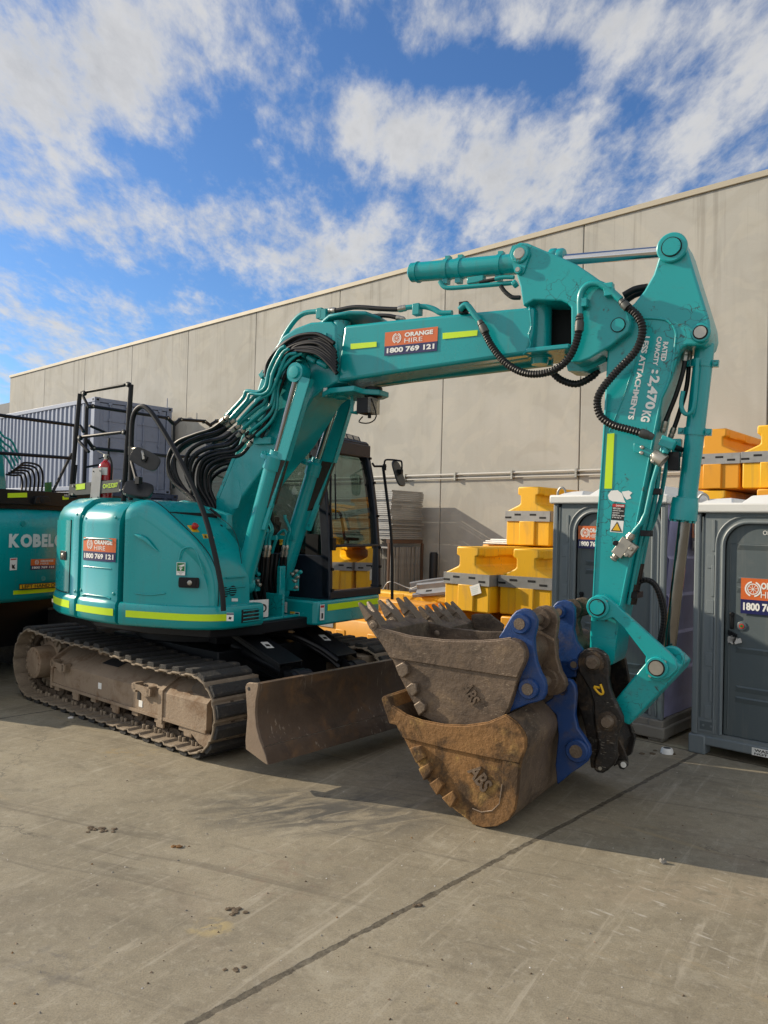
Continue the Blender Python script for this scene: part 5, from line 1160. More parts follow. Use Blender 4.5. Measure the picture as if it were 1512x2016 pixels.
    q.prism(Pl(H, bd, -.70), H.l*.50, 'hitch'); q.prism(Pl(H, Z2([(1080, 1420), (1180, 1440), (1240, 1600), (1190, 1760), (1080, 1780)]), -.70), H.l*.50, 'hitch')
    hb = q.build('quick_hitch', E, bevel=.012, seg=2)
    q = MB()
    for x, y, r in ((1050, 725, .05), (1193, 1310, .045)):
        c = H.al(x/5.04+960, y/5.04+1160, -.75); q.lathe(c+H.l*.02, c-H.l*.045, [(0, r), (.7, r), (1, r*.75)], 'tooth', 20); q.lathe(c, c-H.l*.012, [(0, r*1.5), (.8, r*1.5), (1, r*1.3)], 'hitch', 24)
    for x, y in ((1065, 720), (1190, 1320)): c = H.al(x/5.04+960, y/5.04+1160, -.7); q.cyl(c, c+H.l*.5, .045, 'tooth', 16)
    for x, y in ((1117, 1777),): c = H.al(x/5.04+960, y/5.04+1160, -.75); q.cyl(c, c-H.l*.006, .012, 'steel', 10)
    q.build('hitch_pin', hb, split=1)
    o0 = H.al(1122/5.04+960, 935/5.04+1160, -.75)
    q = MB(); u = (H.f*.18-UP*.98).normalized(); v = H.l.cross(u); v = v if v.dot(H.f) > 0 else -v
    A = H.al(1052/5.04+960, 965/5.04+1160, -.753); arc = [(0, 0), (.085, .0), (.10, .05), (.085, .10), (.02, .13), (0, .09)]
    q.tube(Pl(H, [(1182, 1347), (1184, 1352), (1186, 1358), (1187.3, 1362.5), (1186, 1366), (1182, 1366.5), (1176, 1361.5), (1171.5, 1355.5), (1169.6, 1351.5)], -.756), .008, 'yellowprint', 6, 3); q.tube(Pl(H, [(1169.6, 1351.8), (1175, 1352.8), (1181, 1354)], -.756), .008, 'yellowprint', 6); q.build('painted_letter', hb)
    q = MB(); q.prism(Pl(H, Z2([(1282, 1490), (1300, 1500), (1350, 1600), (1385, 1700), (1385, 1760), (1350, 1790), (1310, 1780), (1290, 1740), (1250, 1760), (1250, 1700), (1330, 1690), (1290, 1600)]), -.56), H.l*.035, 'hitch'); q.prism(Pl(H, Z2([(1210, 700), (1300, 620), (1360, 700), (1400, 920), (1400, 1300), (1460, 1480), (1420, 1640), (1290, 1720), (1290, 1500), (1280, 1200), (1215, 900)]), -.22), H.l*.05, 'hitch'); c = H.al(1348/5.04+960, 1742/5.04+1160, -.565); q.cyl(c-H.l*.003, c+H.l*.001, .02, 'white', 12); q.build('hitch_latch', hb, bevel=.006)
arm(E)

def plumbing(E):
    Hs = [((447, 822), (420, 843), (385, 855), (350, 870), (333, 895), (332, 925), (345, 952), (375, 976), (395, 1000), (402, 1012)), ((459, 830), (430, 850), (395, 860), (360, 876), (344, 902), (346, 932), (362, 962), (388, 988), (405, 1008)), ((469, 840), (440, 862), (400, 871), (374, 888), (365, 913), (370, 945), (388, 972), (410, 1004)), ((479, 848), (452, 874), (415, 881), (386, 896), (374, 922), (378, 953), (398, 985), (416, 1008)), ((490, 857), (465, 886), (430, 893), (402, 905), (391, 930), (392, 957), (408, 987), (420, 1010)), ((500, 866), (476, 895), (442, 902), (416, 914), (404, 938), (406, 967), (418, 992), (425, 1012)), ((507, 874), (486, 902), (452, 910), (428, 919), (413, 936), (414, 966), (424, 990), (428, 1006)), ((452, 826), (425, 846), (390, 858), (372, 870), (352, 884), (339, 910), (340, 940), (356, 962), (380, 985), (398, 1008)), ((495, 862), (470, 891), (436, 898), (408, 910), (397, 934), (398, 962), (412, 990), (423, 1012))]
    for i, h in enumerate(Hs):
        l = -.82+.035*i
        pts = Pl(H, h, l); hose(pts, .019, ends=False)
        b = MB(); a = pts[0]; d = (pts[1]-pts[0]).normalized(); b.lathe(a-d*.03, a+d*.08, [(0, .014), (.15, .024), (.4, .024), (.41, .017), (.55, .017), (.56, .026), (1, .023)], 'steel', 8); b.build('hose_coupling', E)
    random.seed(4)
    for i in range(9):      # more of the same bundle, further in
        h = Hs[i]; dx, dy = random.uniform(-5, 7), random.uniform(4, 12)
        hose(Pl(H, [(x+dx*(1-abs(k-4)/6)+random.uniform(-2, 2), y+dy*(1 if k < 6 else .3)) for k, (x, y) in enumerate(h)], -.66+.03*i), .017, ends=False)
    sw = MB()      # tape wraps round the bundle
    for x, y in ((379, 968), (392, 985), (402, 1000)): c = H.al(x, y, -.8); sw.lathe(c-UP*.02-H.f*.01, c+UP*.02+H.f*.01, [(0, .026), (1, .026)], 'dark', 10)
    sw.build('hose_wrap', E)
    Pp = [((447, 818), (479, 783), (485, 770), (507, 772), (523, 761), (530, 729), (549, 691), (561, 682)), ((459, 826), (500, 782), (524, 768), (543, 722), (556, 695), (575, 690)), ((469, 836), (504, 806), (524, 788), (533, 742), (563, 702), (585, 690)), ((479, 844), (512, 817), (526, 795), (530, 752), (545, 720), (566, 692)), ((490, 853), (517, 827), (530, 800), (532, 762), (538, 742)), ((498, 860), (523, 832), (543, 802), (540, 765), (533, 745)), ((460, 815), (488, 790), (510, 776), (530, 765), (540, 735), (556, 700))]
    for i, p in enumerate(Pp): pipe(Pl(H, p, -.80+.022*i if i < 6 else -.74), .017, 3)
    for i, p in enumerate(Pp[:5]): pipe(Pl(H, [(x+7+2*i, y+5) for x, y in p], -.83+.02*i), .014, 3)
    for i, p in enumerate(Pp[1:5]): hose(Pl(H, [(x+10-3*i, y+12) for x, y in p], -.70-.01*i), .015, ends=False)
    c = MB()
    for x, y, l in ((452, 818, -.74), (485, 833, -.72), (503, 836, -.70), (480, 826, -.6), (540, 770, -.70), (532, 745, -.70), (520, 738, -.66), (560, 685, -.7), (575, 680, -.7)): c.box(H.al(x, y, l), (H.f*.8+UP*.6)*.032, H.l*.035, (UP*.8-H.f*.6)*.026, 'tealpipe')
    c.box(H.al(520, 868, -.67), H.f*.10, H.l*.03, UP*.03, 'tealpipe'); c.build('pipe_clamp', E, bevel=.004, split=1)
    # black hoses bundled over the boom knee
    for i, h in enumerate((((523, 742), (527, 715), (545, 690), (580, 664), (618, 657), (640, 664), (658, 676)), ((558, 684), (580, 668), (606, 663), (634, 672), (660, 692)), ((560, 687), (600, 676), (640, 683), (662, 705)), ((575, 691), (610, 687), (640, 700), (663, 724)), ((520, 735), (536, 700), (560, 675), (595, 660), (640, 668)), ((580, 688), (612, 694), (640, 712), (664, 735)), ((553, 690), (590, 679), (625, 678), (664, 716)), ((570, 680), (612, 672), (650, 690)), ((575, 700), (558, 720), (545, 760), (530, 800), (520, 850)), ((582, 705), (566, 730), (550, 770), (536, 815), (527, 845)), ((570, 710), (548, 742), (543, 790), (525, 835), (515, 862)))):
        hose(Pl(H, h, -.76+.016*(i % 6)), .017, ends=False)
    random.seed(9)
    for i in range(8):      # the loose bundle over the knee
        o = random.uniform(-4, 6); q = random.uniform(-3, 3)
        hose(Pl(H, [(538+o+i*4, 722+q-i*3), (556+o+i*3, 694+q), (586+o, 672+q+i*3), (622+o*.5, 664+q+i*5), (648, 676+i*6), (662, 694+i*6)], -.75-.008*i), .013, ends=False)
    for h in (((590, 692), (602, 700)), ((606, 702), (622, 712)), ((618, 692), (640, 704)), ((626, 712), (645, 722))):
        a, b = Pl(H, h, -.73); MB().lathe(a, b, [(0, .02), (.1, .028), (.9, .028), (1, .02)], 'tealpipe', 12).build('hose_coupling', E)
    pipe(Pl(H, [(549, 690), (558, 665), (575, 638), (590, 622), (606, 615), (632, 613), (650, 612)], -.58), .022, 3); hose(Pl(H, [(648, 612), (665, 611), (700, 605), (750, 608), (785, 609), (800, 606)], -.58), .021)
    pipe(Pl(H, [(798, 606), (815, 604), (838, 604), (855, 609), (868, 616), (890, 616)], -.58), .022, 3); pipe(Pl(H, [(690, 629), (708, 627), (716, 626)], -.40), .018, 3); hose(Pl(H, [(714, 626), (735, 622), (765, 622), (795, 629)], -.40), .019)
    c = MB()
    for x, y in ((632, 616), (822, 608), (640, 618)): c.box(H.al(x, y+2, -.58), H.f*.03, H.l*.035, UP*.045, 'tealpipe')
    c.box(H.al(712, 626, -.4), H.f*.03, H.l*.03, UP*.03, 'tealpipe'); c.box(H.al(913, 606, -.66), H.f*.035, H.l*.02, UP*.045, 'black'); c.build('pipe_clamp', E, bevel=.004, split=1)
    # work light hung under the flange
    w = MB(); c = H.al(722, 800, -.52); w.tube(Pl(H, [(693, 772), (693, 812), (704, 812)], -.52), .02, 'tealpipe', 4); w.box(c, H.f*.055, H.l*.07, UP*.065, 'black'); w.prism([c+H.f*.055+H.l*a_+UP*b_ for a_, b_ in ((-.07, -.065), (.07, -.065), (.07, .065), (-.07, .065))], H.f*.03, 'lens')
    w.tube([c+H.f*.09-H.l*.07+UP*.05, c+H.f*.11-H.l*.02-UP*.09, c+H.f*.03-UP*.14, c-H.f*.06-H.l*.02-UP*.13, c-H.f*.05+H.l*.02-UP*.08], .006, 'black', 6, 3); w.tube([c+H.f*.03-UP*.06, c+H.f*.03-UP*.10], .015, 'black', 8); w.build('work_light', E, bevel=.008)
plumbing(E)

def railings(E):
    lp = -1.2
    P2 = lambda *q, l=lp: Pl(H, q, l)
    r = MB(); w = .019
    def bar(a, b, rr=.02, k='black', sg=8): r.tube([a, b], rr, k, sg)
    bar(*P2((157, 775), (139, 977)), .022); bar(*P2((258, 757), (243, 990)), .024); bar(*P2((171, 800), (165, 972), l=-.9), .02)
    bar(*P2((166, 772), (246, 758)), .016); bar(*P2((155, 861), (240, 851)), .016); bar(*P2((160, 772), (175, 803), l=-1.05), .014)
    a = H.al(172, 800, -.9); fb = H.loc(a)[0]; B2 = lambda x, y: H.af(x, y, fb)
    bar(B2(172, 800), B2(186, 800)); bar(B2(182, 800), B2(330, 823), .018); bar(B2(330, 823), B2(343, 836), .022); bar(B2(343, 836), B2(354, 826), .022); bar(B2(354, 826), B2(402, 829), .018); bar(B2(402, 829), B2(415, 838), .02); bar(B2(415, 836), B2(426, 829), .02); bar(B2(426, 829), B2(440, 831), .018); bar(B2(342, 834), B2(341, 962), .02); bar(B2(415, 838), B2(415, 905), .02)
    bar(B2(172, 866), B2(186, 886), .02); bar(B2(180, 882), B2(334, 898), .018); bar(B2(334, 898), B2(420, 901), .018)
    bar(*P2((157, 838), (165, 850), l=-1.1), .018); bar(*P2((155, 868), (175, 890), l=-1.05), .016); bar(B2(167, 920), B2(215, 912), .012); bar(*P2((150, 915), (145, 965), l=-1.1), .014)
    bar(B2(213, 905), B2(215, 862), .012); bar(B2(176, 838), B2(213, 854), .014)
    for x, y in ((165, 774), (252, 757), (157, 862), (244, 851)): c = H.al(x, y, lp-.02); r.cyl(c-H.l*.012, c+H.l*.02, .024, 'black', 10); r.cyl(c-H.l*.016, c-H.l*.01, .011, 'steel', 8)
    for x, y in ((181, 800), (329, 823), (355, 826), (402, 830), (427, 829), (183, 882)): c = B2(x, y); r.cyl(c+H.f*.02, c-H.f*.02, .024, 'black', 10); r.cyl(c+H.f*.026, c+H.f*.02, .010, 'steel', 8)
    for x, y, l in ((139, 977, lp), (243, 992, lp), (165, 972, -.9)): c = H.al(x, y, l); r.box(c, H.f*.045, H.l*.04, UP*.012, 'black')
    rl = r.build('handrail', E, bevel=.002)
    b = MB(); pp = P2((142, 954), (241, 944), (240, 969), (140, 976)); b.prism([p-H.l*.03 for p in pp], H.l*.008, 'greyplate')
    for x, y in ((145, 957), (144, 973), (239, 947), (238, 965)): c = H.al(x, y, lp-.03); b.cyl(c, c-H.l*.012, .011, 'steel', 8)
    for x in (181, 194): c = H.al(x, 955, lp-.031); b.box(c, H.f*.02, H.l*.003, UP*.007, 'dark')
    s = P2((155, 954), (173, 952), (173, 963), (155, 965)); b.prism([p-H.l*.031 for p in s], -H.l*.002, 'lime')
    o = H.al(203, 962, lp-.031); u = (H.al(232, 959, lp-.031)-o); wd = u.length; u.normalize(); b.text('OH23287', o, u, UP, wd, .042, 'lime', .02, .003); b.build('number_board', rl, smooth=0)
    # curved stay with the two mirrors
    m = MB(); m.tube(P2((257, 985), (258, 905), (259, 850), (262, 822), (269, 807), (280, 800), (292, 806), (308, 826), (345, 888), (380, 958), (404, 1018), (421, 1082), (433, 1140), (438, 1170), (440, 1203), l=-1.30), .022, 'black', 10, 5); st = m.build('mirror_stay', E)
    mirror = MB(); c = H.al(286, 904, -1.34); ax1 = (H.al(314, 916, -1.34)-H.al(262, 892, -1.34)).normalized(); nn = (-H.l*.78+UP*.05+H.f*.62).normalized(); ax1 = (ax1-nn*ax1.dot(nn)).normalized(); ax2 = nn.cross(ax1)
    def face(c, w_, h_, a1, a2, n_, kf='mirrorback', e=.55):
        ring = [c+a1*(w_*math.copysign(abs(math.cos(t))**e, math.cos(t)))+a2*(h_*math.copysign(abs(math.sin(t))**e, math.sin(t))) for t in [2*math.pi*i/32 for i in range(32)]]
        mirror.prism([p-n_*.02 for p in ring], n_*.035, 'mirrorback'); mirror.prism([c+(p-c)*.93+n_*.0155 for p in ring], n_*.002, kf)
    face(c, .125, .075, ax1, ax2, nn); mirror.tube([H.al(258, 884, -1.3), H.al(276, 884, -1.34), H.al(281, 892, -1.37), H.al(283, 905, -1.38)], .013, 'steel', 8, 3); mirror.box(H.al(260, 888, -1.3), H.f*.03, H.l*.02, UP*.035, 'black'); mirror.box(c+nn*.03, ax1*.02, ax2*.025, nn*.02, 'black'); mirror.build('mirror', st, bevel=.004)
    mirror = MB(); c = H.al(272, 964, -1.36); ax1 = (H.al(298, 950, -1.36)-H.al(248, 976, -1.36)).normalized(); nn = (-H.l*.55+UP*.62+H.f*.5).normalized(); ax1 = (ax1-nn*ax1.dot(nn)).normalized(); ax2 = nn.cross(ax1)
    face(c, .125, .085, ax1, ax2, nn); mirror.tube([H.al(258, 905, -1.3), H.al(268, 942, -1.36), H.al(272, 952, -1.38)], .016, 'black', 8); mirror.box(H.al(273, 946, -1.38), H.f*.025, H.l*.02, UP*.03, 'black'); mirror.build('mirror', st, bevel=.004)
railings(E)

# ------------------------------------------------------------------ the two buckets
def Z8(pts): return [(x/2.291+700, y/2.291+1150) for x, y in pts]
def Z6(pts): return [(x/5.04+960, y/5.04+1160) for x, y in pts]
def offset_in(P, d):
    """shrink an open (f, z) curve towards its own inside"""
    c = sum((Vector((p[0], p[2])) for p in P), Vector((0, 0)))/len(P); out = []
    for i, p in enumerate(P):
        a, b = P[max(0, i-1)], P[min(len(P)-1, i+1)]; t = Vector((b[0]-a[0], b[2]-a[2])).normalized(); n = Vector((-t.y, t.x))
        if n.dot(c-Vector((p[0], p[2]))) < 0: n = -n
        out.append((p[0]+n.x*d, p[1], p[2]+n.y*d))
    return out
def bucket(root, side, shell, lip, band, wear, blocks, l0, w, km, kband, word, place=(0, 0, 0)):
    loc = lambda pts: [(q[0]+place[1], q[1]+place[0], q[2]+place[2]) for q in (H.loc(p) for p in Pl(H, Z8(pts), l0))]
    W = lambda q, dl=0: [H.W(f, l+dl, z) for f, l, z in q]
    S = loc(side); SH = loc(shell)
    if len(SH) > 4:
        SHc = [tuple(v) for v in catmull(SH, 4)]
    b = MB(); b.prism(W(S), H.l*.03, km); b.prism(W(S, w-.03), H.l*.03, km)
    near = b.build('side_plate', root, bevel=.006, split=1)
    IN = offset_in(SHc, .022)
    b = MB(); ring = SHc+IN[::-1]; b.prism(W(ring, .028), H.l*(w-.056), 'bucket')
    b.build('shell', root, smooth=40)
    b = MB(); b.prism(W(loc(lip), .01), H.l*(w-.02), kband); b.build('cutting_edge', root, bevel=.006)
    b = MB(); b.prism(W(loc(band), -.014), H.l*.016, kband); rp = b.build('reinforcing_plate', root, bevel=.005); b = MB(); ntop = 9 if km == 'rust' else 7; b.tube([p+H.l*.004+UP*.002 for p in W(S)[:ntop]], .006, kband if km == 'rust' else 'bladeedge', 6); b.build('worn_edge', rp)
    if wear: b = MB(); b.prism(W(loc(wear), -.010), H.l*.012, kband); b.build('wear_plate', root, bevel=.004); b = MB(); b.tube([p-H.l*.010 for p in W(loc(wear))[9:]], .004, 'bladeedge', 6); b.build('worn_edge', root)
    for q in blocks:
        b = MB(); P = W(loc(q)); c = sum(P, Vector())/len(P)
        b.add([p+H.l*.005 for p in P]+[c+(p-c)*.92-H.l*.035 for p in P], [tuple(range(len(P), 2*len(P)))]+[(i, (i+1) % len(P), len(P)+(i+1) % len(P), len(P)+i) for i in range(len(P))], kband if km == 'rust' else 'tooth'); b.build('wear_button', root, bevel=.006)
    if not word: return S
    p0, p1, p2 = [H.al(*q, l0) for q in Z8(word)]; u = p1-p0; wd = u.length; u.normalize(); v = p2-p0; v = v-u*v.dot(u); hh = v.length; v.normalize()
    vs, fs = text_mesh('ABS', .03); n = u.cross(v).normalized(); base = [p0+u*(x*wd)+v*(y*hh) for x, y in vs]
    t = MB(); t.add([q+n*.012 for q in base], fs, 'bucket' if km != 'rust' else 'bucket'); o = len(base)
    t2 = t
    edges = {}
    for f in fs:
        for a, c in zip(f, f[1:]+f[:1]): edges.setdefault(frozenset((a, c)), []).append((a, c))
    for e in edges.values():
        if len(e) == 1: a, c = e[0]; t.add([base[a], base[c], base[c]+n*.012, base[a]+n*.012], [(0, 1, 2, 3)], 'bucket')
    t.build('welded_letters', near, smooth=0)
    return S
def ear(root, pts, l, th, k, bosses, name='hanger_ear'):
    b = MB(); b.prism(Pl(H, Z6(pts), l), H.l*th, k); o = b.build(name, root, bevel=.008, seg=2)
    for x, y, r, kk in bosses:
        c = H.al(x/5.04+960, y/5.04+1160, l); m = MB(); m.lathe(c+H.l*.01, c-H.l*.028, [(0, r), (.75, r), (1, r*.9)], kk, 26); m.lathe(c-H.l*.02, c-H.l*.034, [(0, r*.58), (1, r*.56)], 'tooth', 22); m.build('pin_boss', o)
    return o
lower = thing('excavator_bucket', H.W(3.4, -.8, 0), 'muddy orange brown wide bucket lying on the concrete under the darker toothed bucket', 'bucket', 'excavator buckets')
S = bucket(lower, [(165, 550), (230, 592), (300, 617), (400, 636), (500, 640), (600, 626), (680, 592), (722, 622), (752, 660), (768, 695), (768, 740), (746, 800), (736, 870), (730, 950), (718, 1020), (692, 1062), (640, 1090), (580, 1096), (530, 1082), (450, 1022), (380, 950), (320, 880), (260, 780), (215, 690), (180, 620)],
    [(165, 560), (215, 690), (260, 780), (320, 880), (380, 950), (450, 1022), (530, 1082), (580, 1096), (640, 1090), (692, 1062), (718, 1020), (730, 950), (736, 870), (746, 800), (768, 740), (768, 695), (752, 660), (722, 622), (680, 592)],
    [(112, 517), (124, 504), (140, 512), (188, 600), (222, 690), (206, 688), (190, 640), (160, 634), (148, 630), (125, 560)],
    [(165, 552), (230, 592), (300, 617), (400, 636), (500, 640), (600, 626), (680, 592), (722, 622), (752, 660), (768, 695), (768, 740), (740, 806), (600, 780), (420, 742), (300, 712), (218, 692), (180, 620)],
    [(666, 790), (738, 808), (730, 950), (718, 1020), (692, 1062), (640, 1090), (580, 1096), (530, 1082), (512, 1030), (530, 1010), (570, 1026), (620, 1020), (652, 988), (664, 900)],
    [[(250, 735), (300, 724), (328, 778), (284, 806)], [(292, 828), (340, 800), (356, 836), (318, 884)], [(340, 895), (384, 864), (408, 900), (376, 950)], [(396, 958), (446, 924), (468, 958), (440, 1008)]],
    -1.45, 1.46, 'rust', 'rust', [(505, 842), (575, 942), (560, 812)])
for l in (-.90, -.10):
    ear(lower, [(560, 1130), (640, 1080), (700, 960), (780, 888), (830, 905), (865, 960), (876, 1040), (862, 1250), (890, 1380), (960, 1480), (1008, 1560), (1016, 1640), (985, 1715), (900, 1780), (820, 1830), (740, 1900), (690, 1940), (670, 1750), (700, 1450), (680, 1250)], l, .05, 'ear', [(890, 1600, .075, 'ear')] if l < -.5 else [])
m = MB(); a = H.al(745, 1010, -.9) if False else H.al(745/5.04+960, 1000/5.04+1160, -.9); m.cyl(a, a+H.l*.85, .035, 'bucket', 16); m.build('bucket_pin', lower)

UB = ([(75, 190), (140, 208), (250, 237), (400, 255), (560, 258), (640, 253), (700, 245), (742, 262), (765, 300), (765, 345), (732, 420), (715, 480), (690, 560), (660, 610), (600, 640), (500, 650), (420, 648), (350, 622), (300, 595), (250, 520), (205, 430), (165, 340), (110, 250)],
    [(75, 195), (110, 250), (165, 340), (205, 430), (250, 520), (300, 595), (350, 622), (420, 648), (500, 650), (600, 640), (660, 610), (690, 560), (715, 480), (732, 420), (765, 345), (765, 300), (742, 262), (700, 245)],
    [(62, 180), (85, 172), (140, 205), (150, 250), (175, 340), (160, 340), (105, 260), (72, 205)],
    [(75, 190), (140, 208), (250, 237), (400, 255), (560, 258), (640, 253), (700, 245), (742, 262), (765, 300), (765, 345), (730, 422), (560, 396), (430, 376), (310, 356), (160, 332), (110, 250)], None)
def tooth(root, l, df=0, dz=0, sc=1.0):
    base = H.loc(H.al(*Z8([(82, 185)])[0], -1.40)); tip = H.loc(H.al(*Z8([(18, 84)])[0], -1.40))
    d = Vector((tip[0]-base[0], tip[2]-base[2])); L_ = d.length*sc; dt = d.normalized(); dn = Vector((-dt.y, dt.x)); b = MB()
    w_ = lambda t, n, ll: H.W(base[0]+df+dt.x*L_*t+dn.x*n, ll, base[2]+dz+dt.y*L_*t+dn.y*n)
    b.prism([w_(-.45, -.035, l-.04), w_(-.45, .035, l-.04), w_(.15, .040, l-.04), w_(.46, .030, l-.04), w_(.46, -.030, l-.04), w_(.1, -.042, l-.04)], H.l*.10, 'tooth')
    for s_ in (0, 1):
        a = l-.052+s_*.068; sp = -.020 if s_ == 0 else .022
        P0 = [w_(.30, -.034, a), w_(.30, .034, a), w_(.30, .034, a+.058), w_(.30, -.034, a+.058)]; P1 = [w_(1.0, -.008, a+.018+sp), w_(1.0, .008, a+.018+sp), w_(1.0, .008, a+.042+sp), w_(1.0, -.008, a+.042+sp)]
        b.add(P0+P1, [(0, 1, 2, 3), (7, 6, 5, 4), (0, 4, 5, 1), (1, 5, 6, 2), (2, 6, 7, 3), (3, 7, 4, 0)], 'tooth')
    b.lathe(w_(.0, 0, l-.035), w_(.0, 0, l-.06), [(0, .034), (.8, .034), (.81, .02), (1, .018)], 'tooth', 16)
    b.build('bucket_tooth', root, bevel=.005)
upper_b = thing('excavator_bucket', H.W(3.2, -1.1, .55), 'dark worn toothed bucket with blue hanger ears stacked inside the orange brown bucket', 'bucket', 'excavator buckets')
bucket(upper_b, *UB, [[(188, 366), (225, 346), (245, 362), (250, 400), (222, 424), (205, 412)], [(234, 462), (262, 440), (284, 446), (290, 486), (266, 508)], [(270, 540), (300, 520), (326, 540), (326, 566), (296, 594)]],
    -1.40, .62, 'bucket', 'bucket', [(478, 462), (522, 548), (528, 448)])
NEAR = [(105, 480), (150, 410), (230, 270), (280, 215), (340, 193), (400, 200), (450, 240), (485, 310), (480, 380), (455, 480), (460, 600), (480, 720), (520, 830), (560, 900), (573, 970), (570, 1040), (540, 1100), (480, 1122), (400, 1140), (300, 1180), (180, 1235), (240, 1000), (300, 860), (350, 740), (300, 600), (200, 520)]
ear(upper_b, NEAR, -1.345, .05, 'ear', [(332, 340, .064, 'ear'), (412, 985, .064, 'ear')])
BR = [(440, 215), (500, 172), (560, 164), (630, 182), (678, 240), (694, 310), (684, 400), (668, 500), (682, 680), (722, 820), (768, 900), (776, 960), (742, 1020), (690, 1050), (600, 1060), (520, 900), (420, 700), (430, 480), (445, 300)]
ear(upper_b, BR, -1.00, .06, 'bucket', [])
third = thing('excavator_bucket', H.W(3.3, -.45, .55), 'dark bucket half hidden beyond the toothed one, its blue ear nearest the arm', 'bucket', 'excavator buckets')
bucket(third, *UB, [], -1.40, .56, 'bucket', 'bucket', None, place=(.72, .06, -.06))
ear(third, [(632, 200), (660, 150), (690, 122), (750, 108), (820, 130), (860, 190), (862, 300), (850, 400), (880, 520), (945, 610), (905, 660), (880, 760), (880, 870), (780, 890), (690, 780), (640, 560), (680, 350)], -.70, .05, 'ear', [(718, 222, .045, 'ear'), (868, 742, .04, 'ear')])
ear(third, [(835, 130), (880, 92), (930, 82), (990, 100), (1016, 150), (1014, 220), (980, 260), (920, 276), (900, 330), (930, 450), (1000, 560), (960, 700), (860, 700), (820, 400), (850, 280)], -.38, .06, 'bucket', [])
for own, (x, y, l), l2, r in ((upper_b, (332, 340, -1.34), -.98, .036), (upper_b, (412, 985, -1.34), -.98, .036), (third, (718, 222, -.68), -.36, .034)):
    a = H.al(x/5.04+960, y/5.04+1160, l); dl = abs(l2-l); m = MB(); m.cyl(a, a+H.l*dl, r, 'tooth', 18); m.lathe(a+H.l*(dl-.06), a+H.l*(dl-.02), [(0, r*2.0), (1, r*2.0)], 'bucket', 20); m.build('bucket_pin', own)
for i in range(3): tooth(upper_b, -1.36+.255*i)
for i in range(3): tooth(third, -.64+.22*i, .06, -.06, .9)
b = MB(); b.prism(Pl(H, [(928, 1211), (934, 1209), (963, 1209), (991, 1231), (986, 1248), (926, 1247)], -.16), H.l*.03, 'bucket'); b.build('side_cutter', third, bevel=.004)
m = MB()
for x, y in ((842, 1244), (861, 1247)): a = H.al(x, y, -.80); m.lathe(a, a-H.l*.02, [(0, .024), (.6, .024), (1, .012)], 'tooth', 16)
m.build('side_bolt', upper_b, split=1)

# ------------------------------------------------------------------ fire extinguisher behind the number board
p = H.al(206, 986, -1.13); x = thing('fire_extinguisher', p, 'red fire extinguisher strapped behind the number board on the handrail', 'fire extinguisher')
z1 = H.loc(H.al(206, 905, -1.13))[2]-p.z; b = MB()
b.lathe(p, p+UP*z1, [(0, .058), (.02, .066), (.80, .066), (.87, .058), (.93, .040), (.97, .022), (1, .02)], 'red', 28); b.build('cylinder', x)
b = MB(); b.lathe(p+UP*z1, p+UP*(z1+.05), [(0, .018), (.5, .018), (.51, .026), (1, .022)], 'steel', 14); b.tube([p+UP*(z1+.04), p+UP*(z1+.06)-H.f*.05, p+UP*(z1+.085)-H.f*.12], .007, 'steel', 8); b.tube([p+UP*(z1+.03), p+UP*(z1+.02)-H.f*.06, p+UP*(z1+.01)-H.f*.10], .006, 'black', 8); b.build('valve', x)
b = MB(); b.tube([p+UP*(z1+.03), p+UP*(z1+.02)+H.f*.05, p+UP*(z1-.06)+H.f*.085, p+UP*(z1-.22)+H.f*.08], .010, 'rubber', 8, 5); b.build('discharge_hose', x)
b = MB(); b.grid([[p+(H.f*math.cos(a)-H.l*math.sin(a))*.0675+UP*zz for a in [R(25+8*i) for i in range(8)]] for zz in (z1*.62, z1*.80)], 'white'); b.build('paper_label', x)
b = MB(); b.lathe(p+UP*.16, p+UP*.19, [(0, .07), (1, .07)], 'black', 24); b.build('strap', x)
b = MB(); q = [H.al(*t, -1.235) for t in ((177, 986), (195, 985), (200, 920), (182, 922))]; b.prism(q, H.l*.006, 'galv')
for t in ((180, 980), (193, 979), (184, 928), (197, 927)): c = H.al(*t, -1.235); b.cyl(c, c-H.l*.003, .007, 'dark', 8)
b.build('mounting_bracket', x)

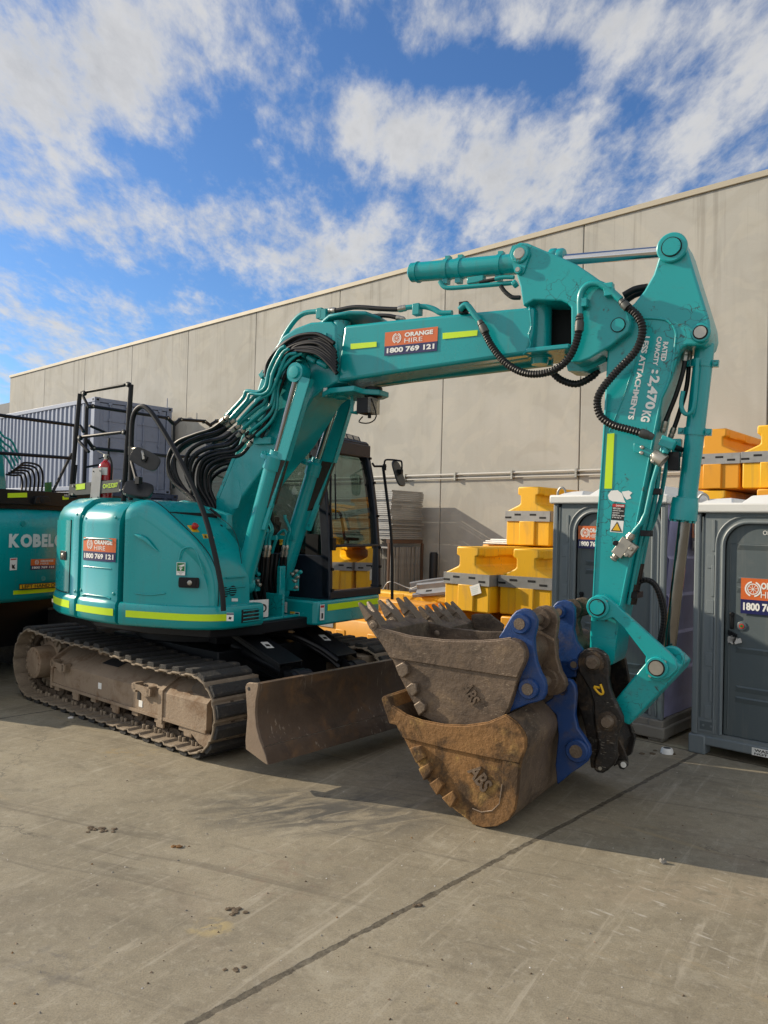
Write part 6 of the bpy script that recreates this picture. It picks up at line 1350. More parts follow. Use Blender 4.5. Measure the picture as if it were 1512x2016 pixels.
# ------------------------------------------------------------------ second excavator, seen from behind at the left
X2 = Frame(*[(lambda v: (v.x, v.y))(Vector((-3.92, 8.55, 0)))][0], 294.5)
def second():
    E2 = thing('excavator', X2.W(1.2, 0, 0), 'teal excavator at the left edge with white letters on its rear counterweight', 'excavator', 'teal excavators')
    fl = lambda l: .26*((l+.2)/1.25)**2
    ls = [1.15-2.6*i/24 for i in range(25)]
    sec = [(.10, .90), (.03, .92), (0, .96), (0, 1.72), (.02, 1.82), (.06, 1.90), (.16, 1.955), (.5, 1.96)]
    b = MB(); rows = [[X2.W(fl(l)+a+(.12 if abs(l+.15) > 1.25 else 0), l, z) for a, z in sec] for l in ls]; b.grid(rows, 'teal'); b.poly(rows[0]+[X2.W(1.0, ls[0], 1.96), X2.W(1.0, ls[0], .9)], 'teal'); b.poly(rows[-1]+[X2.W(1.0, ls[-1], 1.96), X2.W(1.0, ls[-1], .9)], 'teal')
    cw = b.build('counterweight', E2, smooth=45)
    MB().fbox(X2, .3, 2.6, -1.3, 1.1, .9, 1.93, 'teal').build('body', E2, bevel=.03)
    MB().fbox(X2, .06, .12, -1.45, 1.2, 1.98, 2.14, 'black').build('rear_rail_plate', E2, bevel=.004)
    MB().fbox(X2, .10, 1.2, -1.4, 1.15, 1.93, 1.985, 'black').build('hood_deck', E2)
    def af(x, y, off=.004):      # point on the curved counterweight face
        l = 0
        for _ in range(6): p = X2.af(x, y, fl(l)-off); l = X2.loc(p)[1]
        return p
    for q, f_ in ((((15, 971), (53, 970), (53, 979), (15, 980)), .058), (((123, 977), (135, 976), (135, 983), (123, 984)), .058)):
        MB().prism([X2.af(x, y, f_) for x, y in q], X2.f*-.003, 'lime').build('reflective_strip', E2, smooth=0)
    a, c, d = af(17, 1078), af(60, 1078), af(17, 1051)
    b = MB(); n = 7; fullw = 1.18; o = a; word = 'KOBELCO'; z0, z1_ = a.z, d.z; lx = X2.loc(a)[1]
    adv = 0.0; wd = {'K': .125, 'O': .145, 'B': .108, 'E': .083, 'L': .078, 'C': .13}
    for ch in word:
        w_ = wd[ch]; vs, fs = text_mesh(ch, .06); b.add([X2.W(fl(lx-adv-x*w_)-.006, lx-adv-x*w_, z0+(z1_-z0)*y) for x, y in vs], fs, 'greytext'); adv += w_+.009
    b.build('lettering', cw, smooth=0)
    a, c, d = af(60, 1122), af(108, 1120), af(60, 1101); hire_sticker(E2, a, (c-a).normalized(), UP, (c-a).length, d.z-a.z)
    a, c, d = af(37, 1161, .035), af(131, 1155, .035), af(37, 1150, .035); u = (c-a); w_ = u.length; u.normalize(); h = d.z-a.z; nn = u.cross(UP)
    b = MB(); b.prism([a, a+u*w_, a+u*w_+UP*h, a+UP*h], nn*.003, 'blacktext'); b.prism([a+u*.01+UP*.008+nn*.003, a+u*(w_-.01)+UP*.008+nn*.003, a+u*(w_-.01)+UP*(h-.008)+nn*.003, a+u*.01+UP*(h-.008)+nn*.003], nn*.001, 'yellowprint'); b.text('LEFT HAND DRIVE', a+u*.035+UP*(h*.2), u, UP, w_-.07, h*.62, 'blacktext', .02, .006); b.build('drive_sign', E2, smooth=0)
    a, c, d = af(26, 1171), af(140, 1160), af(26, 1163); b = MB(); rows = []
    for zz in (a.z, d.z): rows.append([X2.W(fl(l)-.004, l, zz) for l in [X2.loc(a)[1]-(1.1*i/10) for i in range(11)]])
    b.grid(rows, 'lime').build('reflective_strip', E2, smooth=60)
    a, c, d = af(19, 1123), af(33, 1122), af(19, 1099); u = c-a; w_ = u.length; u.normalize(); h = d.z-a.z; nn = u.cross(UP); b = MB(); b.prism([a, a+u*w_, a+u*w_+UP*h, a+UP*h], nn*.001, 'white'); q = lambda x, y: a+u*(w_*x)+UP*(h*y)+nn*.0025
    b.poly([q(.1, .85), q(.9, .85), q(.9, .95), q(.1, .95)], 'redprint'); b.poly([q(.3, .15), q(.8, .1), q(.6, .3), q(.75, .5), q(.5, .4), q(.25, .5)], 'blacktext'); b.build('warning_sticker', E2, smooth=0)
    b = MB()
    for x, y in ((46, 1031), (85, 1139)): p = af(x, y, .0); b.cyl(p-X2.f*.004, p+X2.f*.01, .03, 'tealpipe', 18)
    b.build('lifting_eye_cover', cw)
    b = MB(); q = [X2.af(x, y, .02) for x, y in ((68, 992), (100, 992), (98, 979), (92, 977), (76, 977), (71, 979))]; b.prism(q, X2.f*.08, 'black'); c = X2.af(84, 985, .015); b.cyl(c, c+X2.f*.02, .03, 'dark', 16); b.build('reversing_camera', E2, bevel=.006)
    # rails, boom end with its hoses, tag
    b = MB(); P = lambda x, y, f: X2.af(x, y, f)
    b.tube([P(-40, 812, .3), P(150, 838, .3)], .02, 'black', 8); b.tube([P(-40, 889, .3), P(142, 902, .3)], .02, 'black', 8); b.tube([P(141, 893, .3), P(104, 968, .3)], .018, 'black', 8); b.tube([P(-30, 812, .3), P(-30, 990, .3)], .02, 'black', 8); b.tube([P(148, 836, .3), P(142, 985, .3)], .02, 'black', 8); b.build('handrail', E2)
    b = MB(); b.prism([P(x, y, 1.1) for x, y in ((-60, 800), (-12, 830), (5, 868), (13, 952), (14, 972), (-60, 972))], X2.f*.35, 'teal'); b.build('boom', E2, bevel=.02)
    for i in range(4): pipe_([P(-2, 848+i*13, 1.0), P(8+i, 860+i*13, 1.0), P(24-i*2, 870+i*13, 1.0), P(40-i*5, 905+i*6, 1.0)], .013, 'tealpipe', 'hydraulic_pipe', E2)
    for i in range(6): pipe_([P(12+i*5, 934-i*3, 1.0-.03*i), P(28+i*4, 936-i*5, 1.0-.03*i), P(40+i*7, 936-i*4, 1.0-.03*i), P(44+i*8, 950-i*3, 1.0-.03*i), P(42+i*8, 970, .95)], .013, 'rubber', 'hydraulic_hose', E2)
    b = MB(); b.prism([P(x, y, .5) for x, y in ((89, 950), (102, 949), (102, 969), (89, 970))], X2.f*.01, 'greenprint'); b.build('green_tag', E2)
    for s in (0, 1):
        b = MB(); l0 = -1.25+s*2.0
        b.prism([X2.W(f, l0, z) for f, z in ((-.2, .05), (0, 0), (3.0, 0), (3.3, .2), (3.3, .5), (3.0, .72), (0, .72), (-.35, .55), (-.4, .25))], X2.l*.5, 'pad')
        for i in range(18): b.fbox(X2, -.1+i*.18, .03+i*.18, l0-.01, l0+.51, .72, .745, 'shoe')
        b.build('crawler_track', E2, bevel=.01)
    MB().fbox(X2, .5, 2.4, -.8, .8, .35, .9, 'black').build('undercarriage_frame', E2)
def pipe_(pts, r, k, name, par): return MB().tube(pts, r, k, 8, 4).build(name, par, smooth=60)
second()

# ------------------------------------------------------------------ portable toilets
def toilet(ll, f0, label, top, kside, tag, stick, lift=.0, sticker=None, partial=False):
    w, d = 1.13, 1.13; lr = ll-w; T = thing('portable_toilet', B.W(f0+d/2, ll-w/2, 0), label, 'portable toilet', 'portable toilets in a row')
    z0 = .16+lift; zt = top-.13
    b = MB()
    for f in (f0+.0, f0+d-.14):
        b.fbox(B, f, f+.14, lr-.01, lr+.13, 0, z0, 'loo' if not lift else 'pallet'); b.fbox(B, f, f+.14, ll-.12, ll+.02, 0, z0, 'loo' if not lift else 'pallet')
    b.fbox(B, f0+.01, f0+d, lr, ll+.01, z0-.08, z0, 'loo' if not lift else 'pallet')
    if lift: b.fbox(B, f0-.02, f0+d+.03, lr-.03, ll+.03, .03, .13, 'pallet')
    b.build('base_skid', T, bevel=.012)
    # walls: posts at the corners, panels between
    b = MB()
    for l in (lr, ll-.05):
        for f in (f0+.005, f0+d-.055): b.fbox(B, f, f+.05, l, l+.05, z0, zt, 'loo')
    b.build('corner_post', T, bevel=.012, seg=3, split=1)
    b = MB(); b.fbox(B, f0+d-.04, f0+d-.01, lr+.04, ll-.04, z0, zt, 'loo'); b.fbox(B, f0+.05, f0+d-.05, ll-.035, ll-.01, z0, zt, 'loo'); b.fbox(B, f0+.05, f0+d-.05, lr+.03, lr+.05, z0, zt, kside)
    for i in range(5):
        za = z0+.12+i*(zt-z0-.2)/5; zb = za+(zt-z0-.2)/5-.07
        for l, s, k in ((lr+.012, 1, kside), (ll-.012, -1, 'loo')): b.add([B.W(f0+.12, l+s*.02, za), B.W(f0+d-.12, l+s*.02, za), B.W(f0+d-.12, l, zb), B.W(f0+.12, l, zb), B.W(f0+d-.12, l+s*.02, zb+.03), B.W(f0+.12, l+s*.02, zb+.03)], [(0, 1, 2, 3), (3, 2, 4, 5)], k)
    b.build('side_wall', T, bevel=.006)
    # front frame with the arched door
    dl0, dl1 = lr+.12, ll-.235; dz0, dz1 = z0+.03, zt-.075; r = .20
    def arch(i0, i1, z0_, z1_, rr, n=8):
        pts = [(i0, z0_), (i1, z0_)]
        for i in range(n+1): a = math.pi/2*i/n; pts.append((i1-rr+rr*math.cos(a), z1_-rr+rr*math.sin(a)))
        for i in range(n+1): a = math.pi/2+math.pi/2*i/n; pts.append((i0+rr+rr*math.cos(a), z1_-rr+rr*math.sin(a)))
        return pts
    b = MB()
    n = 8; inner = arch(dl0, dl1, dz0, dz1, r); 
    # frame plate around the door, made as a strip between the arch and the rectangle
    outer = []
    for l, z in inner:
        if z <= dz0+1e-6: outer.append((lr+.045 if l < (dl0+dl1)/2 else ll-.045, z0))
        else:
            outer.append((min(max((l-dl0)/(dl1-dl0), 0), 1)*(ll-lr-.09)+lr+.045 if z > dz1-.10 else (lr+.045 if l < (dl0+dl1)/2 else ll-.045), zt if z > dz1-.10 else z))
    F_ = f0+.02
    b.grid([[B.W(F_, l, z) for l, z in outer], [B.W(F_, l, z) for l, z in inner], [B.W(F_+.035, l, z) for l, z in inner]], 'loo', closed=True)
    fr = b.build('front_frame', T, smooth=20)
    b = MB(); b.tube([B.W(F_, l, z) for l, z in inner[1:]]+[B.W(F_, *inner[0])], .016, 'loo', 8); b.tube([B.W(F_-.001, l, z) for l, z in arch(dl0-.055, dl1+.055, dz0, dz1+.05, r+.04)[1:]]+[B.W(F_, dl0-.055, dz0)], .011, 'loo', 8)
    for z in (.42, .86, 1.30, 1.68): b.box(B.W(F_, ll-.155, z0+z), B.f*.008, B.l*.012, UP*.13, 'loo'); b.box(B.W(F_, ll-.135, z0+z-.22), B.f*.006, B.l*.03, UP*.055, 'loo')
    b.fbox(B, F_-.006, F_+.002, ll-.075, ll-.062, z0+.15, zt-.03, 'loodark'); b.fbox(B, F_-.007, F_, ll-.205, ll-.055, z0+.03, z0+.14, 'loo'); b.fbox(B, F_-.008, F_-.005, ll-.19, ll-.07, z0+.05, z0+.12, 'loodark')
    for l in (ll-.165, ll-.10): b.cyl(B.W(F_-.012, l, z0+.085), B.W(F_, l, z0+.085), .01, 'loo', 8)
    b.build('moulding', fr, bevel=.004)
    b = MB(); D_ = f0+.045; b.prism([B.W(D_, l, z) for l, z in arch(dl0+.012, dl1-.012, dz0, dz1-.012, r-.01)], B.f*.03, 'loodark')
    door = b.build('door', T, bevel=.008)
    b = MB(); H0 = dz1-dz0
    for t in (.90, .745, .70, .42, .24, .19): b.add([B.W(D_-.001, dl0+.09, dz0+H0*t), B.W(D_-.001, dl1-.10, dz0+H0*t), B.W(D_-.012, dl1-.13, dz0+H0*t-.012), B.W(D_-.012, dl0+.12, dz0+H0*t-.012), B.W(D_-.001, dl1-.10, dz0+H0*t-.05), B.W(D_-.001, dl0+.09, dz0+H0*t-.05)], [(0, 1, 2, 3), (3, 2, 4, 5)], 'loodark')
    b.tube([B.W(D_, dl1-.05, dz0+.05), B.W(D_, dl1-.05, dz0+H0*.9), B.W(D_, dl0+.06, dz0+H0*.9)], .006, 'loodark', 6); b.build('door_rib', door)
    hz = dz0+H0*.495
    b = MB(); c = B.W(D_-.01, dl1-.075, hz+.07); b.box(c, B.f*.012, B.l*.014, UP*.06, 'black'); b.cyl(c+UP*.06-B.f*.02, c+UP*.06+B.f*.01, .018, 'black', 12); b.build('door_handle', door, bevel=.004)
    b = MB(); c = B.W(D_-.004, dl1-.15, hz+.04); b.lathe(c+B.f*.006, c-B.f*.006, [(0, .038), (.8, .038), (1, .034)], 'loodark', 20); b.lathe(c-B.f*.006, c-B.f*.009, [(0, .020), (1, .020)], 'redprint', 18); b.lathe(c-B.f*.009, c-B.f*.0105, [(0, .012), (1, .012)], 'greenprint', 12); b.build('lock_dial', door)
    if not partial:
        b = MB(); c = B.W(D_-.02, dl1-.10, hz-.055); random.seed(5)
        for i in range(9): p = c+B.l*random.uniform(-.035, .035)+UP*random.uniform(-.03, .03); b.box(p, B.f*.012, (B.l*random.uniform(.6, 1)+UP*random.uniform(-.6, .6))*.025, (UP-B.l*random.uniform(-.5, .5))*.018, 'paper' if i % 3 else 'black')
        b.build('crumpled_tape', door)
    sw_, sh = .40, .30; so_ = B.W(D_-.004, dl1-.175, dz0+H0*.555)
    so_ = B.af(*stick[:2], D_-.015); hire_sticker(T, so_, -B.l, UP, *stick[2:])
    b = MB(); b.text(tag, B.W(D_-.004, dl1-.30, dz1-.10), -B.l, UP, .17, .035, 'white', 0, .001); b.build('asset_number', door, smooth=0)
    b = MB(); o = B.W(f0+.005, ll-.49, z0-.075); b.prism([o, o-B.l*.34, o-B.l*.34+UP*.06, o+UP*.06], -B.f*.002, 'white'); b.text('WASTE TANK', o-B.l*.02+UP*.030, -B.l, UP, .30, .022, 'blacktext', .02, .004); b.text('NOT POTABLE', o-B.l*.02+UP*.006, -B.l, UP, .30, .018, 'blacktext', .02, .004); b.build('base_label', T, smooth=0)
    # white roof with its raised panels
    b = MB(); b.prism([B.W(f0-.03, lr-.03, zt), B.W(f0-.03, ll+.03, zt), B.W(f0+d+.03, ll+.03, zt), B.W(f0+d+.03, lr-.03, zt)], UP*.085, 'loowhite'); rf = b.build('roof', T, bevel=.018, seg=3)
    b = MB(); zr = zt+.08
    for a, c in ((.02, .30), (.36, .78), (.84, 1.11)):
        l0, l1 = ll-c, ll-a; P0 = [B.W(f0+.03, l0, zr), B.W(f0+.03, l1, zr), B.W(f0+d-.05, l1, zr), B.W(f0+d-.05, l0, zr)]; hh = .085 if a > .1 else .05
        P1 = [B.W(f0+.12, l0+.03, zr+hh), B.W(f0+.12, l1-.06, zr+hh*.8), B.W(f0+d-.1, l1-.06, zr+hh*.8), B.W(f0+d-.1, l0+.03, zr+hh)]
        b.add(P0+P1, [(3, 2, 1, 0), (4, 5, 6, 7), (0, 1, 5, 4), (1, 2, 6, 5), (2, 3, 7, 6), (3, 0, 4, 7)], 'loowhite')
    b.build('roof_panel', rf, bevel=.012)
    b = MB(); c = B.W(f0+.10, ll-.03, zr); b.tube([c-B.l*.05, c-B.l*.04+UP*.06, c+UP*.085, c+B.l*.035+UP*.05, c+B.l*.04], .011, 'galv', 8, 4); b.build('lifting_loop', rf)
    if sticker:
        b = MB(); o = B.W(f0+.62, lr+.0, zt-.42); hire_sticker(T, o, B.f, UP, .42, .30)
        b = MB(); b.text('OH23583', B.W(f0+.10, lr+.008, zt-.14), B.f, UP, .2, .05, 'blacktext', 0, .003); b.build('asset_number', T, smooth=0)
    return T
toilet(3.90, 6.74, 'grey portable toilet with a lilac side wall half hidden behind the excavator arm', 2.24, 'lilac', 'OH23583', (1138, 1079, .31, .215), .03, sticker=True, partial=True)
toilet(2.48, 6.64, 'grey portable toilet with a strip of crumpled tape tied to its door handle', 2.16, 'loo', 'OH23584', (1458, 1207, .40, .29))

# ------------------------------------------------------------------ yellow water barriers
def barrier(km, label, group='yellow plastic barriers piled by the wall'):
    T = thing('water_barrier', (0, 0, 0), label, 'traffic barrier', group)
    BF = Frame(0, 0, 0)      # local: f = +Y length, l = -X
    pr = [(-.33, 0), (.33, 0), (.34, .03), (.34, .45), (.325, .475), (.145, .555), (.125, .575), (.125, .68), (.17, .695), (.17, .79), (.155, .80), (-.155, .80), (-.17, .79), (-.17, .695), (-.125, .68), (-.125, .575), (-.145, .555), (-.325, .475), (-.34, .45), (-.34, .03)]
    b = MB(); b.prism([(x, 0, z) for x, z in pr], (0, 2.0, 0), km); o = b.build('shell', T, bevel=.018, seg=3)
    b = MB()
    for y in (.12, .75, 1.38):      # cap ribs and hand recesses along the flanks
        for s in (-1, 1): b.box((s*.155, y+.15, .735), Vector((.02, 0, 0)), Vector((0, .15, 0)), Vector((0, 0, .055)), km)
    for s in (-1, 1):
        for y in (.55, 1.2): b.box((s*.33, y, .17), Vector((.022, 0, 0)), Vector((0, .10, 0)), Vector((0, 0, .15)), km)
    b.box((0, -.004, .17), Vector((.12, 0, 0)), Vector((0, .02, 0)), Vector((0, 0, .165)), km); b.build('moulded_rib', o, bevel=.012, split=1)
    b = MB()
    b.box((0, -.016, .40), Vector((.35, 0, 0)), Vector((0, .004, 0)), Vector((0, 0, .07)), 'galv')
    for s in (-1, 1):
        b.box((s*.353, .20, .40), Vector((.004, 0, 0)), Vector((0, .21, 0)), Vector((0, 0, .07)), 'galv')
        for x in (.12, .27): b.box((s*x-.03, -.0215, .40+(.02 if x < .2 else -.02)), Vector((.05, 0, 0)), Vector((0, .001, 0)), Vector((0, 0, .013)), 'dark')
        b.box((s*.3585, .26, .40), Vector((.001, 0, 0)), Vector((0, .05, 0)), Vector((0, 0, .013)), 'dark')
    b.build('steel_band', T, bevel=.004); return T
YR = -R(42.4)
pb = barrier('yellow', 'x'); po = barrier('orangeyellow', 'x')
# (f, l) of the middle of the front end, tier, turn, orange?, label
BAR = [(7.80, 5.70, 1, 0, 0, 'yellow barrier with a paper label on its end at the front of the pile'),
       (7.98, 4.97, 1, -6, 0, 'yellow barrier with a loosened steel band beside the grey toilet'),
       (9.05, 5.62, 2, 0, 0, 'topmost yellow barrier of the pile left of the toilets'),
       (9.05, 5.62, 1, 0, 1, 'orange yellow barrier halfway up the tall pile behind the front ones'),
       (9.05, 5.62, 0, 0, 0, 'yellow barrier at the foot of the tall pile behind the front ones'),
       (9.35, 6.40, 1, 0, 1, 'orange yellow barrier with white boards lying on it'),
       (9.35, 6.40, 0, 0, 0, 'yellow barrier under the one carrying the white boards'),
       (7.62, 6.00, 0, 4, 1, 'orange yellow barrier on the ground beneath the labelled one'),
       (7.85, 5.05, 0, -4, 1, 'orange yellow barrier on the ground beneath the one with the loosened band'),
       (8.30, 8.62, 0, 90, 1, 'orange yellow barrier lying crosswise just behind the bucket teeth'),
       (9.25, 8.95, 0, 86, 0, 'yellow barrier lying crosswise with galvanised rail scrap on it'),
       (9.15, 11.15, 0, 90, 0, 'yellow barrier on the ground behind the far track and cab'),
       (9.95, 12.1, 0, 88, 1, 'lower orange yellow barrier of the pair seen through the cab glass'),
       (9.95, 12.2, 1, 90, 0, 'upper yellow barrier of the pair seen through the cab glass'),
       (10.45, 3.68, 3, 0, 1, 'topmost orange barrier of the stack beyond the gap between the toilets'),
       (10.40, 2.95, 3, 0, 0, 'topmost bright yellow barrier rising above the roof of the taped toilet'),
       (10.45, 3.68, 2, 0, 0, 'yellow barrier under the topmost orange one beyond the gap between the toilets'),
       (10.25, 2.90, 2, 3, 1, 'orange barrier just above the roof of the taped toilet'),
       (10.45, 3.68, 1, 0, 0, None), (10.45, 3.68, 0, 0, 0, None), (10.40, 2.95, 1, 0, 0, None), (10.40, 2.95, 0, 0, 0, None)]
used = {0: False, 1: False}; LB = []
for f, l, t, turn, orange, lab in BAR:
    p = B.W(f, l, .815*t); src = po if orange else pb
    if lab is None: lab = 'yellow barrier low in the stacks hidden behind the grey toilets'
    if not used[orange]: o = src; o.location = p; o.rotation_euler = (0, 0, YR-R(turn)); o['label'] = lab; used[orange] = True
    else: o = dup(src, p, YR-R(turn), lab)
    LB.append(o)
o = B.W(7.798, 5.57, .815+.10); lab_ = thing('paper_label', o, 'small white paper label stuck on the end of the front yellow barrier', 'label')
u = (-B.l*.93+UP*.3).normalized(); v = (UP*.95+B.l*.3).normalized(); b = MB(); o = B.W(7.774, 5.60, .815+.20); b.prism([o, o+u*.15, o+u*.15+v*.12, o+v*.12], -B.f*.002, 'white')
for i in range(4): b.poly([o+u*.015+v*(.02+.022*i)-B.f*.0035, o+u*(.09+.012*i)+v*(.02+.022*i)-B.f*.0035, o+u*(.09+.012*i)+v*(.027+.022*i)-B.f*.0035, o+u*.015+v*(.027+.022*i)-B.f*.0035], 'greytext')
b.build('printed_sheet', lab_, smooth=0)
for i, (f, l) in enumerate(((9.3, 6.1), (9.5, 6.2), (9.7, 6.25))):
    b = MB(); z = 1.632+.022*i
    b.fbox(B, f, f+1.6, l-.35, l+.42, z, z+.018, 'white'); b.build('white_board', bevel=.003, label=['lowest white board lying on the orange barriers', 'middle white board lying on the orange barriers', 'top white board lying on the orange barriers'][i], cat='board', group='white boards on the barriers')

# galvanised guard rail scrap on the crosswise barriers
def rail_scrap(p, d, up, L, bend, label):
    d = d.normalized(); s = d.cross(up).normalized(); up = s.cross(d)
    prof = [(-.15, .0), (-.13, .03), (-.09, .03), (-.05, -.03), (.05, -.03), (.09, .03), (.13, .03), (.15, 0)]
    rows = []
    for i in range(9):
        t = i/8; c = p+d*(L*t)+up*(bend*t*t); rows.append([c+s*x+up*y for x, y in prof])
    b = MB(); b.grid(rows, 'galv'); b.grid([[q-up*.004 for q in r] for r in rows], 'galv')
    for i in (2, 5): c = rows[i][3].lerp(rows[i][4], .5)+up*.003; b.box(c, d*.05, s*.018, up*.001, 'dark')
    b.build('guard_rail', label=label, cat='guard rail', group='guard rail scrap', smooth=30)
rail_scrap(B.W(9.3, 7.9, .88), -B.l*.8+B.f*.5+UP*.22, UP-B.f*.6, 1.1, -.1, 'long bent galvanised rail scrap lying across the yellow barriers')
rail_scrap(B.W(9.2, 7.7, .86), -B.l*.9+B.f*.2+UP*.12, UP-B.f*.9, .9, .05, 'short galvanised rail scrap in front of the long bent one')
rail_scrap(B.W(9.5, 7.4, .9), -B.l*.5+B.f*.9+UP*.05, UP-B.f*.3, .9, -.06, 'galvanised rail scrap leaning behind the labelled barrier')
b = MB(); b.tube([B.W(9.0, 8.2, .84), B.W(9.0, 8.05, .98), B.W(9.05, 7.7, .90), B.W(9.0, 7.5, .95)], .008, 'galv', 6, 4); b.build('bent_wire', label='thin bent wire sticking up from the barriers beside the rail scrap', cat='wire')

# ------------------------------------------------------------------ temporary fence panels against the wall
def fence_stack():
    def panel(k):
        b = MB(); w, d = 2.2, 1.0
        for x in (0, w-.036): b.box((x+.018, d/2, .017), Vector((.018, 0, 0)), Vector((0, d/2, 0)), Vector((0, 0, .017)), k)
        for y in (.018, d-.018): b.box((w/2, y, .017), Vector((w/2-.036, 0, 0)), Vector((0, .018, 0)), Vector((0, 0, .017)), k)
        for i in range(7): b.box((.25+i*.28, d/2, .017), Vector((.003, 0, 0)), Vector((0, d/2-.036, 0)), Vector((0, 0, .003)), k)
        o = b.build('fence_panel', bevel=.004, cat='fence panel', group='fence panels stacked by the wall', label='x'); return o
    p0 = panel('galv'); first = True; random.seed(11)
    la = {0: 'galvanised fence panel lying in the level stack by the wall', 2: 'galvanised fence panel standing on edge in the bundle under the level stack'}
    def put(loc, mw, lab):
        nonlocal first
        o = p0 if first else p0.copy()
        if not first: COL.objects.link(o)
        first = False; o['label'] = lab
        mw[0][3], mw[1][3], mw[2][3] = loc; o.matrix_world = mw
    def M3(x, y, z):
        m = Matrix.Identity(4)
        for i in range(3): m[i][0] = x[i]; m[i][1] = y[i]; m[i][2] = z[i]
        return m
    for i in range(25):
        z = 1.58+i*.0405; put(B.W(11.70+random.uniform(-.03, .03), 10.48+random.uniform(-.03, .04)+2.2, z), M3(-B.l, B.f, UP), la[0])
    for i in range(24):
        put(B.W(11.78+i*.040+random.uniform(-.004, .004), 10.55+random.uniform(-.03, .03), .42), M3(B.l, UP, B.f), la[2])
    b = MB()
    b.fbox(B, 11.70, 12.75, 10.5, 10.6, 1.49, 1.572, 'timber'); b.fbox(B, 11.70, 12.75, 12.4, 12.5, 1.49, 1.572, 'timber'); b.fbox(B, 11.7, 12.75, 10.5, 12.8, .33, .41, 'timber')
    for l in (10.5, 12.75):
        for f in (11.68, 12.74): b.fbox(B, f, f+.05, l, l+.05, 0, 1.49, 'timber')
    b.build('stillage', bevel=.005, label='brown timber and steel stillage carrying the fence panels', cat='stillage')
    b = MB(); b.lathe(B.W(12.7, 10.15, 0), B.W(12.7, 10.15, 1.32), [(0, .09), (.97, .09), (1, .07)], 'rubber', 14); b.build('rubber_roll', label='black rubber roll standing against the wall beside the fence panels', cat='roll')
fence_stack()

# ------------------------------------------------------------------ shipping containers
def container(l0, f0, z0, L, label, k, Hc=2.59, W_=2.44):
    T = thing('shipping_container', B.W(f0+W_/2, l0+L/2, z0), label, 'shipping container', 'stacked containers')
    b = MB()
    for l in (l0, l0+L-.16):
        for f in (f0, f0+W_-.16): b.fbox(B, f, f+.16, l, l+.16, z0, z0+Hc, k)
    for z in (z0, z0+Hc-.13):
        for f in (f0+.01, f0+W_-.11): b.fbox(B, f, f+.1, l0+.16, l0+L-.16, z+.005, z+.125, k)
        for l in (l0+.01, l0+L-.11): b.fbox(B, f0+.16, f0+W_-.16, l, l+.1, z+.005, z+.125, k)
    b.build('frame', T, bevel=.01)
    b = MB()
    for l in (l0-.012, l0+L-.168):
        for f in (f0-.012, f0+W_-.168):
            for z in (z0-.003, z0+Hc-.125): b.fbox(B, f, f+.18, l, l+.18, z, z+.128, k); b.box(B.W(f+.09, l-.001, z+.06), B.f*.04, B.l*.003, UP*.03, 'dark'); b.box(B.W(f-.001, l+.09, z+.06), B.f*.003, B.l*.035, UP*.03, 'dark')
    b.build('corner_casting', T, bevel=.008)
    def corr(pt, n):
        rows = [[], []]
        for i in range(n):
            for u, dd in ((0, 0), (.30, 0), (.5, 1), (.80, 1)):
                t = (i+u)/n; rows[0].append(pt(t, dd, z0+.12)); rows[1].append(pt(t, dd, z0+Hc-.12))
        return rows
    nL = int(L/.28)
    for f, s in ((f0+.03, 1), (f0+W_-.03, -1)):
        b = MB(); b.grid(corr(lambda t, d, z: B.W(f+s*.036*d, l0+.14+(L-.28)*t, z), nL), k); b.build('side_wall', T, smooth=0)
    b = MB(); b.fbox(B, f0+.1, f0+W_-.1, l0+.1, l0+L-.1, z0+Hc-.08, z0+Hc-.03, k); b.fbox(B, f0+.1, f0+W_-.1, l0+L-.06, l0+L-.02, z0+.1, z0+Hc-.1, k); b.build('roof', T)
    for s in (0, 1):
        b = MB(); fa = f0+.17+s*(W_-.34)/2; fb = fa+(W_-.34)/2-.012; b.fbox(B, fa, fb, l0+.03, l0+.07, z0+.13, z0+Hc-.14, k)
        hh = (Hc-.4)/5
        for i in range(5): b.fbox(B, fa+.10, fb-.10, l0+.018, l0+.03, z0+.2+i*hh, z0+.2+i*hh+hh-.09, k)
        d = b.build('door', T, bevel=.008)
        for j in (.28, .78):
            b = MB(); f = fa+(fb-fa)*j; b.cyl(B.W(f, l0-.012, z0+.08), B.W(f, l0-.012, z0+Hc-.08), .018, k, 8)
            for z in (.15, .9, 1.4, 2.0, Hc-.15): b.box(B.W(f, l0+.0, z0+z), B.f*.05, B.l*.022, UP*.03, k)
            b.box(B.W(f+.12, l0-.02, z0+1.12), B.f*.13, B.l*.008, UP*.014, k); b.build('locking_bar', d)
    return T
cp = B.loc(B.af(187, 781, 10.3)); zt_ = cp[2]
T = container(cp[1], 10.3, zt_-2.59, 12.19, 'upper blue grey corrugated container with its locked doors towards the yard', 'cont')
b = MB(); b.cyl(B.W(12.6, cp[1]+.05, zt_), B.W(12.6, cp[1]+.05, zt_+.28), .012, 'cont', 8); b.build('rod', T)
container(cp[1]-.55, 10.22, zt_-2.59-2.62, 12.19, 'lower navy container carrying the blue grey one', 'contdark')

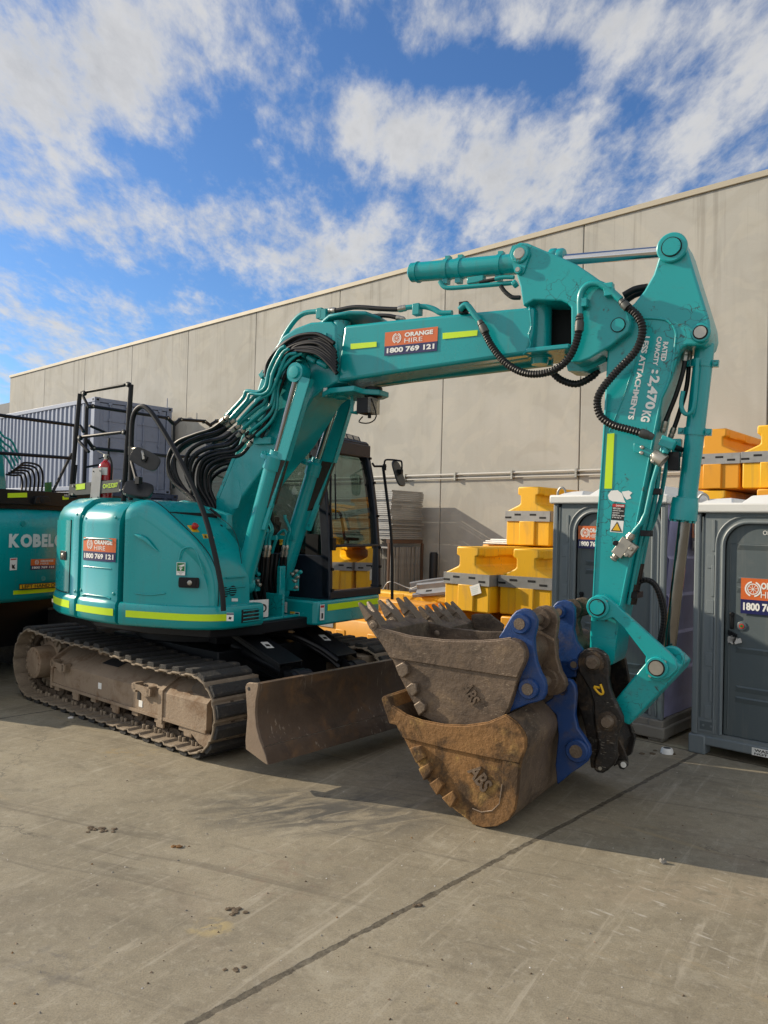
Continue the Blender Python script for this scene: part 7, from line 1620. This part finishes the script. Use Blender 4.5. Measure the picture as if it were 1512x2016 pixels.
# ------------------------------------------------------------------ litter on the concrete
def clod(name, px, py, r, label, cat, k='soil', n=1, flat=.5, spread=0):
    random.seed(int(px*7+py)); p = H.az(px, py, 0); b = MB(); import bmesh
    for i in range(n):
        bm = bmesh.new(); bmesh.ops.create_icosphere(bm, subdivisions=2, radius=1)
        rr = r*random.uniform(.6, 1); c = Vector((p.x+random.uniform(-spread, spread)*2.0, p.y+random.uniform(-spread, spread), 0))
        off = Vector((random.random()*9, random.random()*9, 3)); from mathutils import noise as NZ
        vs = [Vector((v.co.x*random.uniform(.9, 1.1)*rr*(1+.5*NZ.noise(v.co*1.5+off)), v.co.y*rr*(1+.5*NZ.noise(v.co*1.7+off)), max(-.1, v.co.z+.5)*rr*flat*(1+.5*NZ.noise(v.co*2+off))))+c for v in bm.verts]
        b.add(vs, [tuple(v.index for v in f.verts) for f in bm.faces], k); bm.free()
    return b.build(name, label=label, cat=cat, smooth=25)
clod('leaf_litter', 200, 1634, .020, 'dark clump of dry leaves on the concrete in front of the track', 'leaf litter', n=14, flat=.28, spread=.04)
clod('clay_lump', 343, 1667, .020, 'reddish clay lump on the concrete left of the tyre scuffs', 'clod', 'rust', n=2, spread=.02)
clod('clay_lump', 470, 1795, .017, 'pale broken clod on the concrete in the middle of the foreground', 'clod', n=8, flat=.3, spread=.03)
clod('bark_chip', 462, 1908, .013, 'brown bark chip low in the foreground left of the long joint', 'chip', n=5, flat=.3, spread=.02)
clod('stone', 1310, 1700, .02, 'pale stone in the sunlight at the edge of the shadow on the right', 'stone', 'pallet', n=2, spread=.01, flat=.9)
clod('joint_debris', 815, 1783, .014, 'dark pebble stuck in the long joint of the concrete', 'pebble', n=2, spread=.015)
clod('paper_scrap', 140, 1414, .035, 'pinkish scrap on the ground beside the track', 'scrap', 'paper', n=1, flat=.4)
clod('dirt_patch', 1290, 1480, .03, 'brown litter heaped along the joint before the toilets', 'litter', n=7, flat=.3, spread=.09)
p = H.az(1313, 1483, 0); b = MB(); b.lathe(p+UP*.002, p+UP*.045, [(0, .055), (.5, .05), (.9, .045), (1, .04)], 'white', 24); b.lathe(p+UP*.045, p+UP*.047, [(0, .03), (1, .03)], 'greyplate', 20); b.build('plastic_cap', label='white round plastic cap on the ground in front of the left toilet', cat='cap')
import bmesh as _bm
random.seed(21); b = MB()
for i in range(420):
    px, py = random.uniform(-50, 1560), 1450+560*random.random()**.8; p = H.az(px, py, 0); r = random.choice([.0015, .002, .002, .003, .003, .004, .006])
    k = random.choice(['soil', 'soil', 'pallet', 'pallet', 'dust', 'paper' if r < .006 else 'rust'])
    if abs(H.loc(p)[1]+.7) < .9 and 2.7 < H.loc(p)[0] < 4: continue
    a = random.uniform(0, 3); d = Vector((math.cos(a), math.sin(a), 0)); e = Vector((-d.y, d.x, 0))
    b.add([p+d*r*1.4, p+e*r, p-d*r*1.2, p-e*r*.9, p+UP*r*1.1+d*r*.2], [(0, 1, 4), (1, 2, 4), (2, 3, 4), (3, 0, 4)], k)
b.build('pebbles', kind='stuff', label='loose grit and pebbles scattered over the concrete', cat='grit', smooth=0)
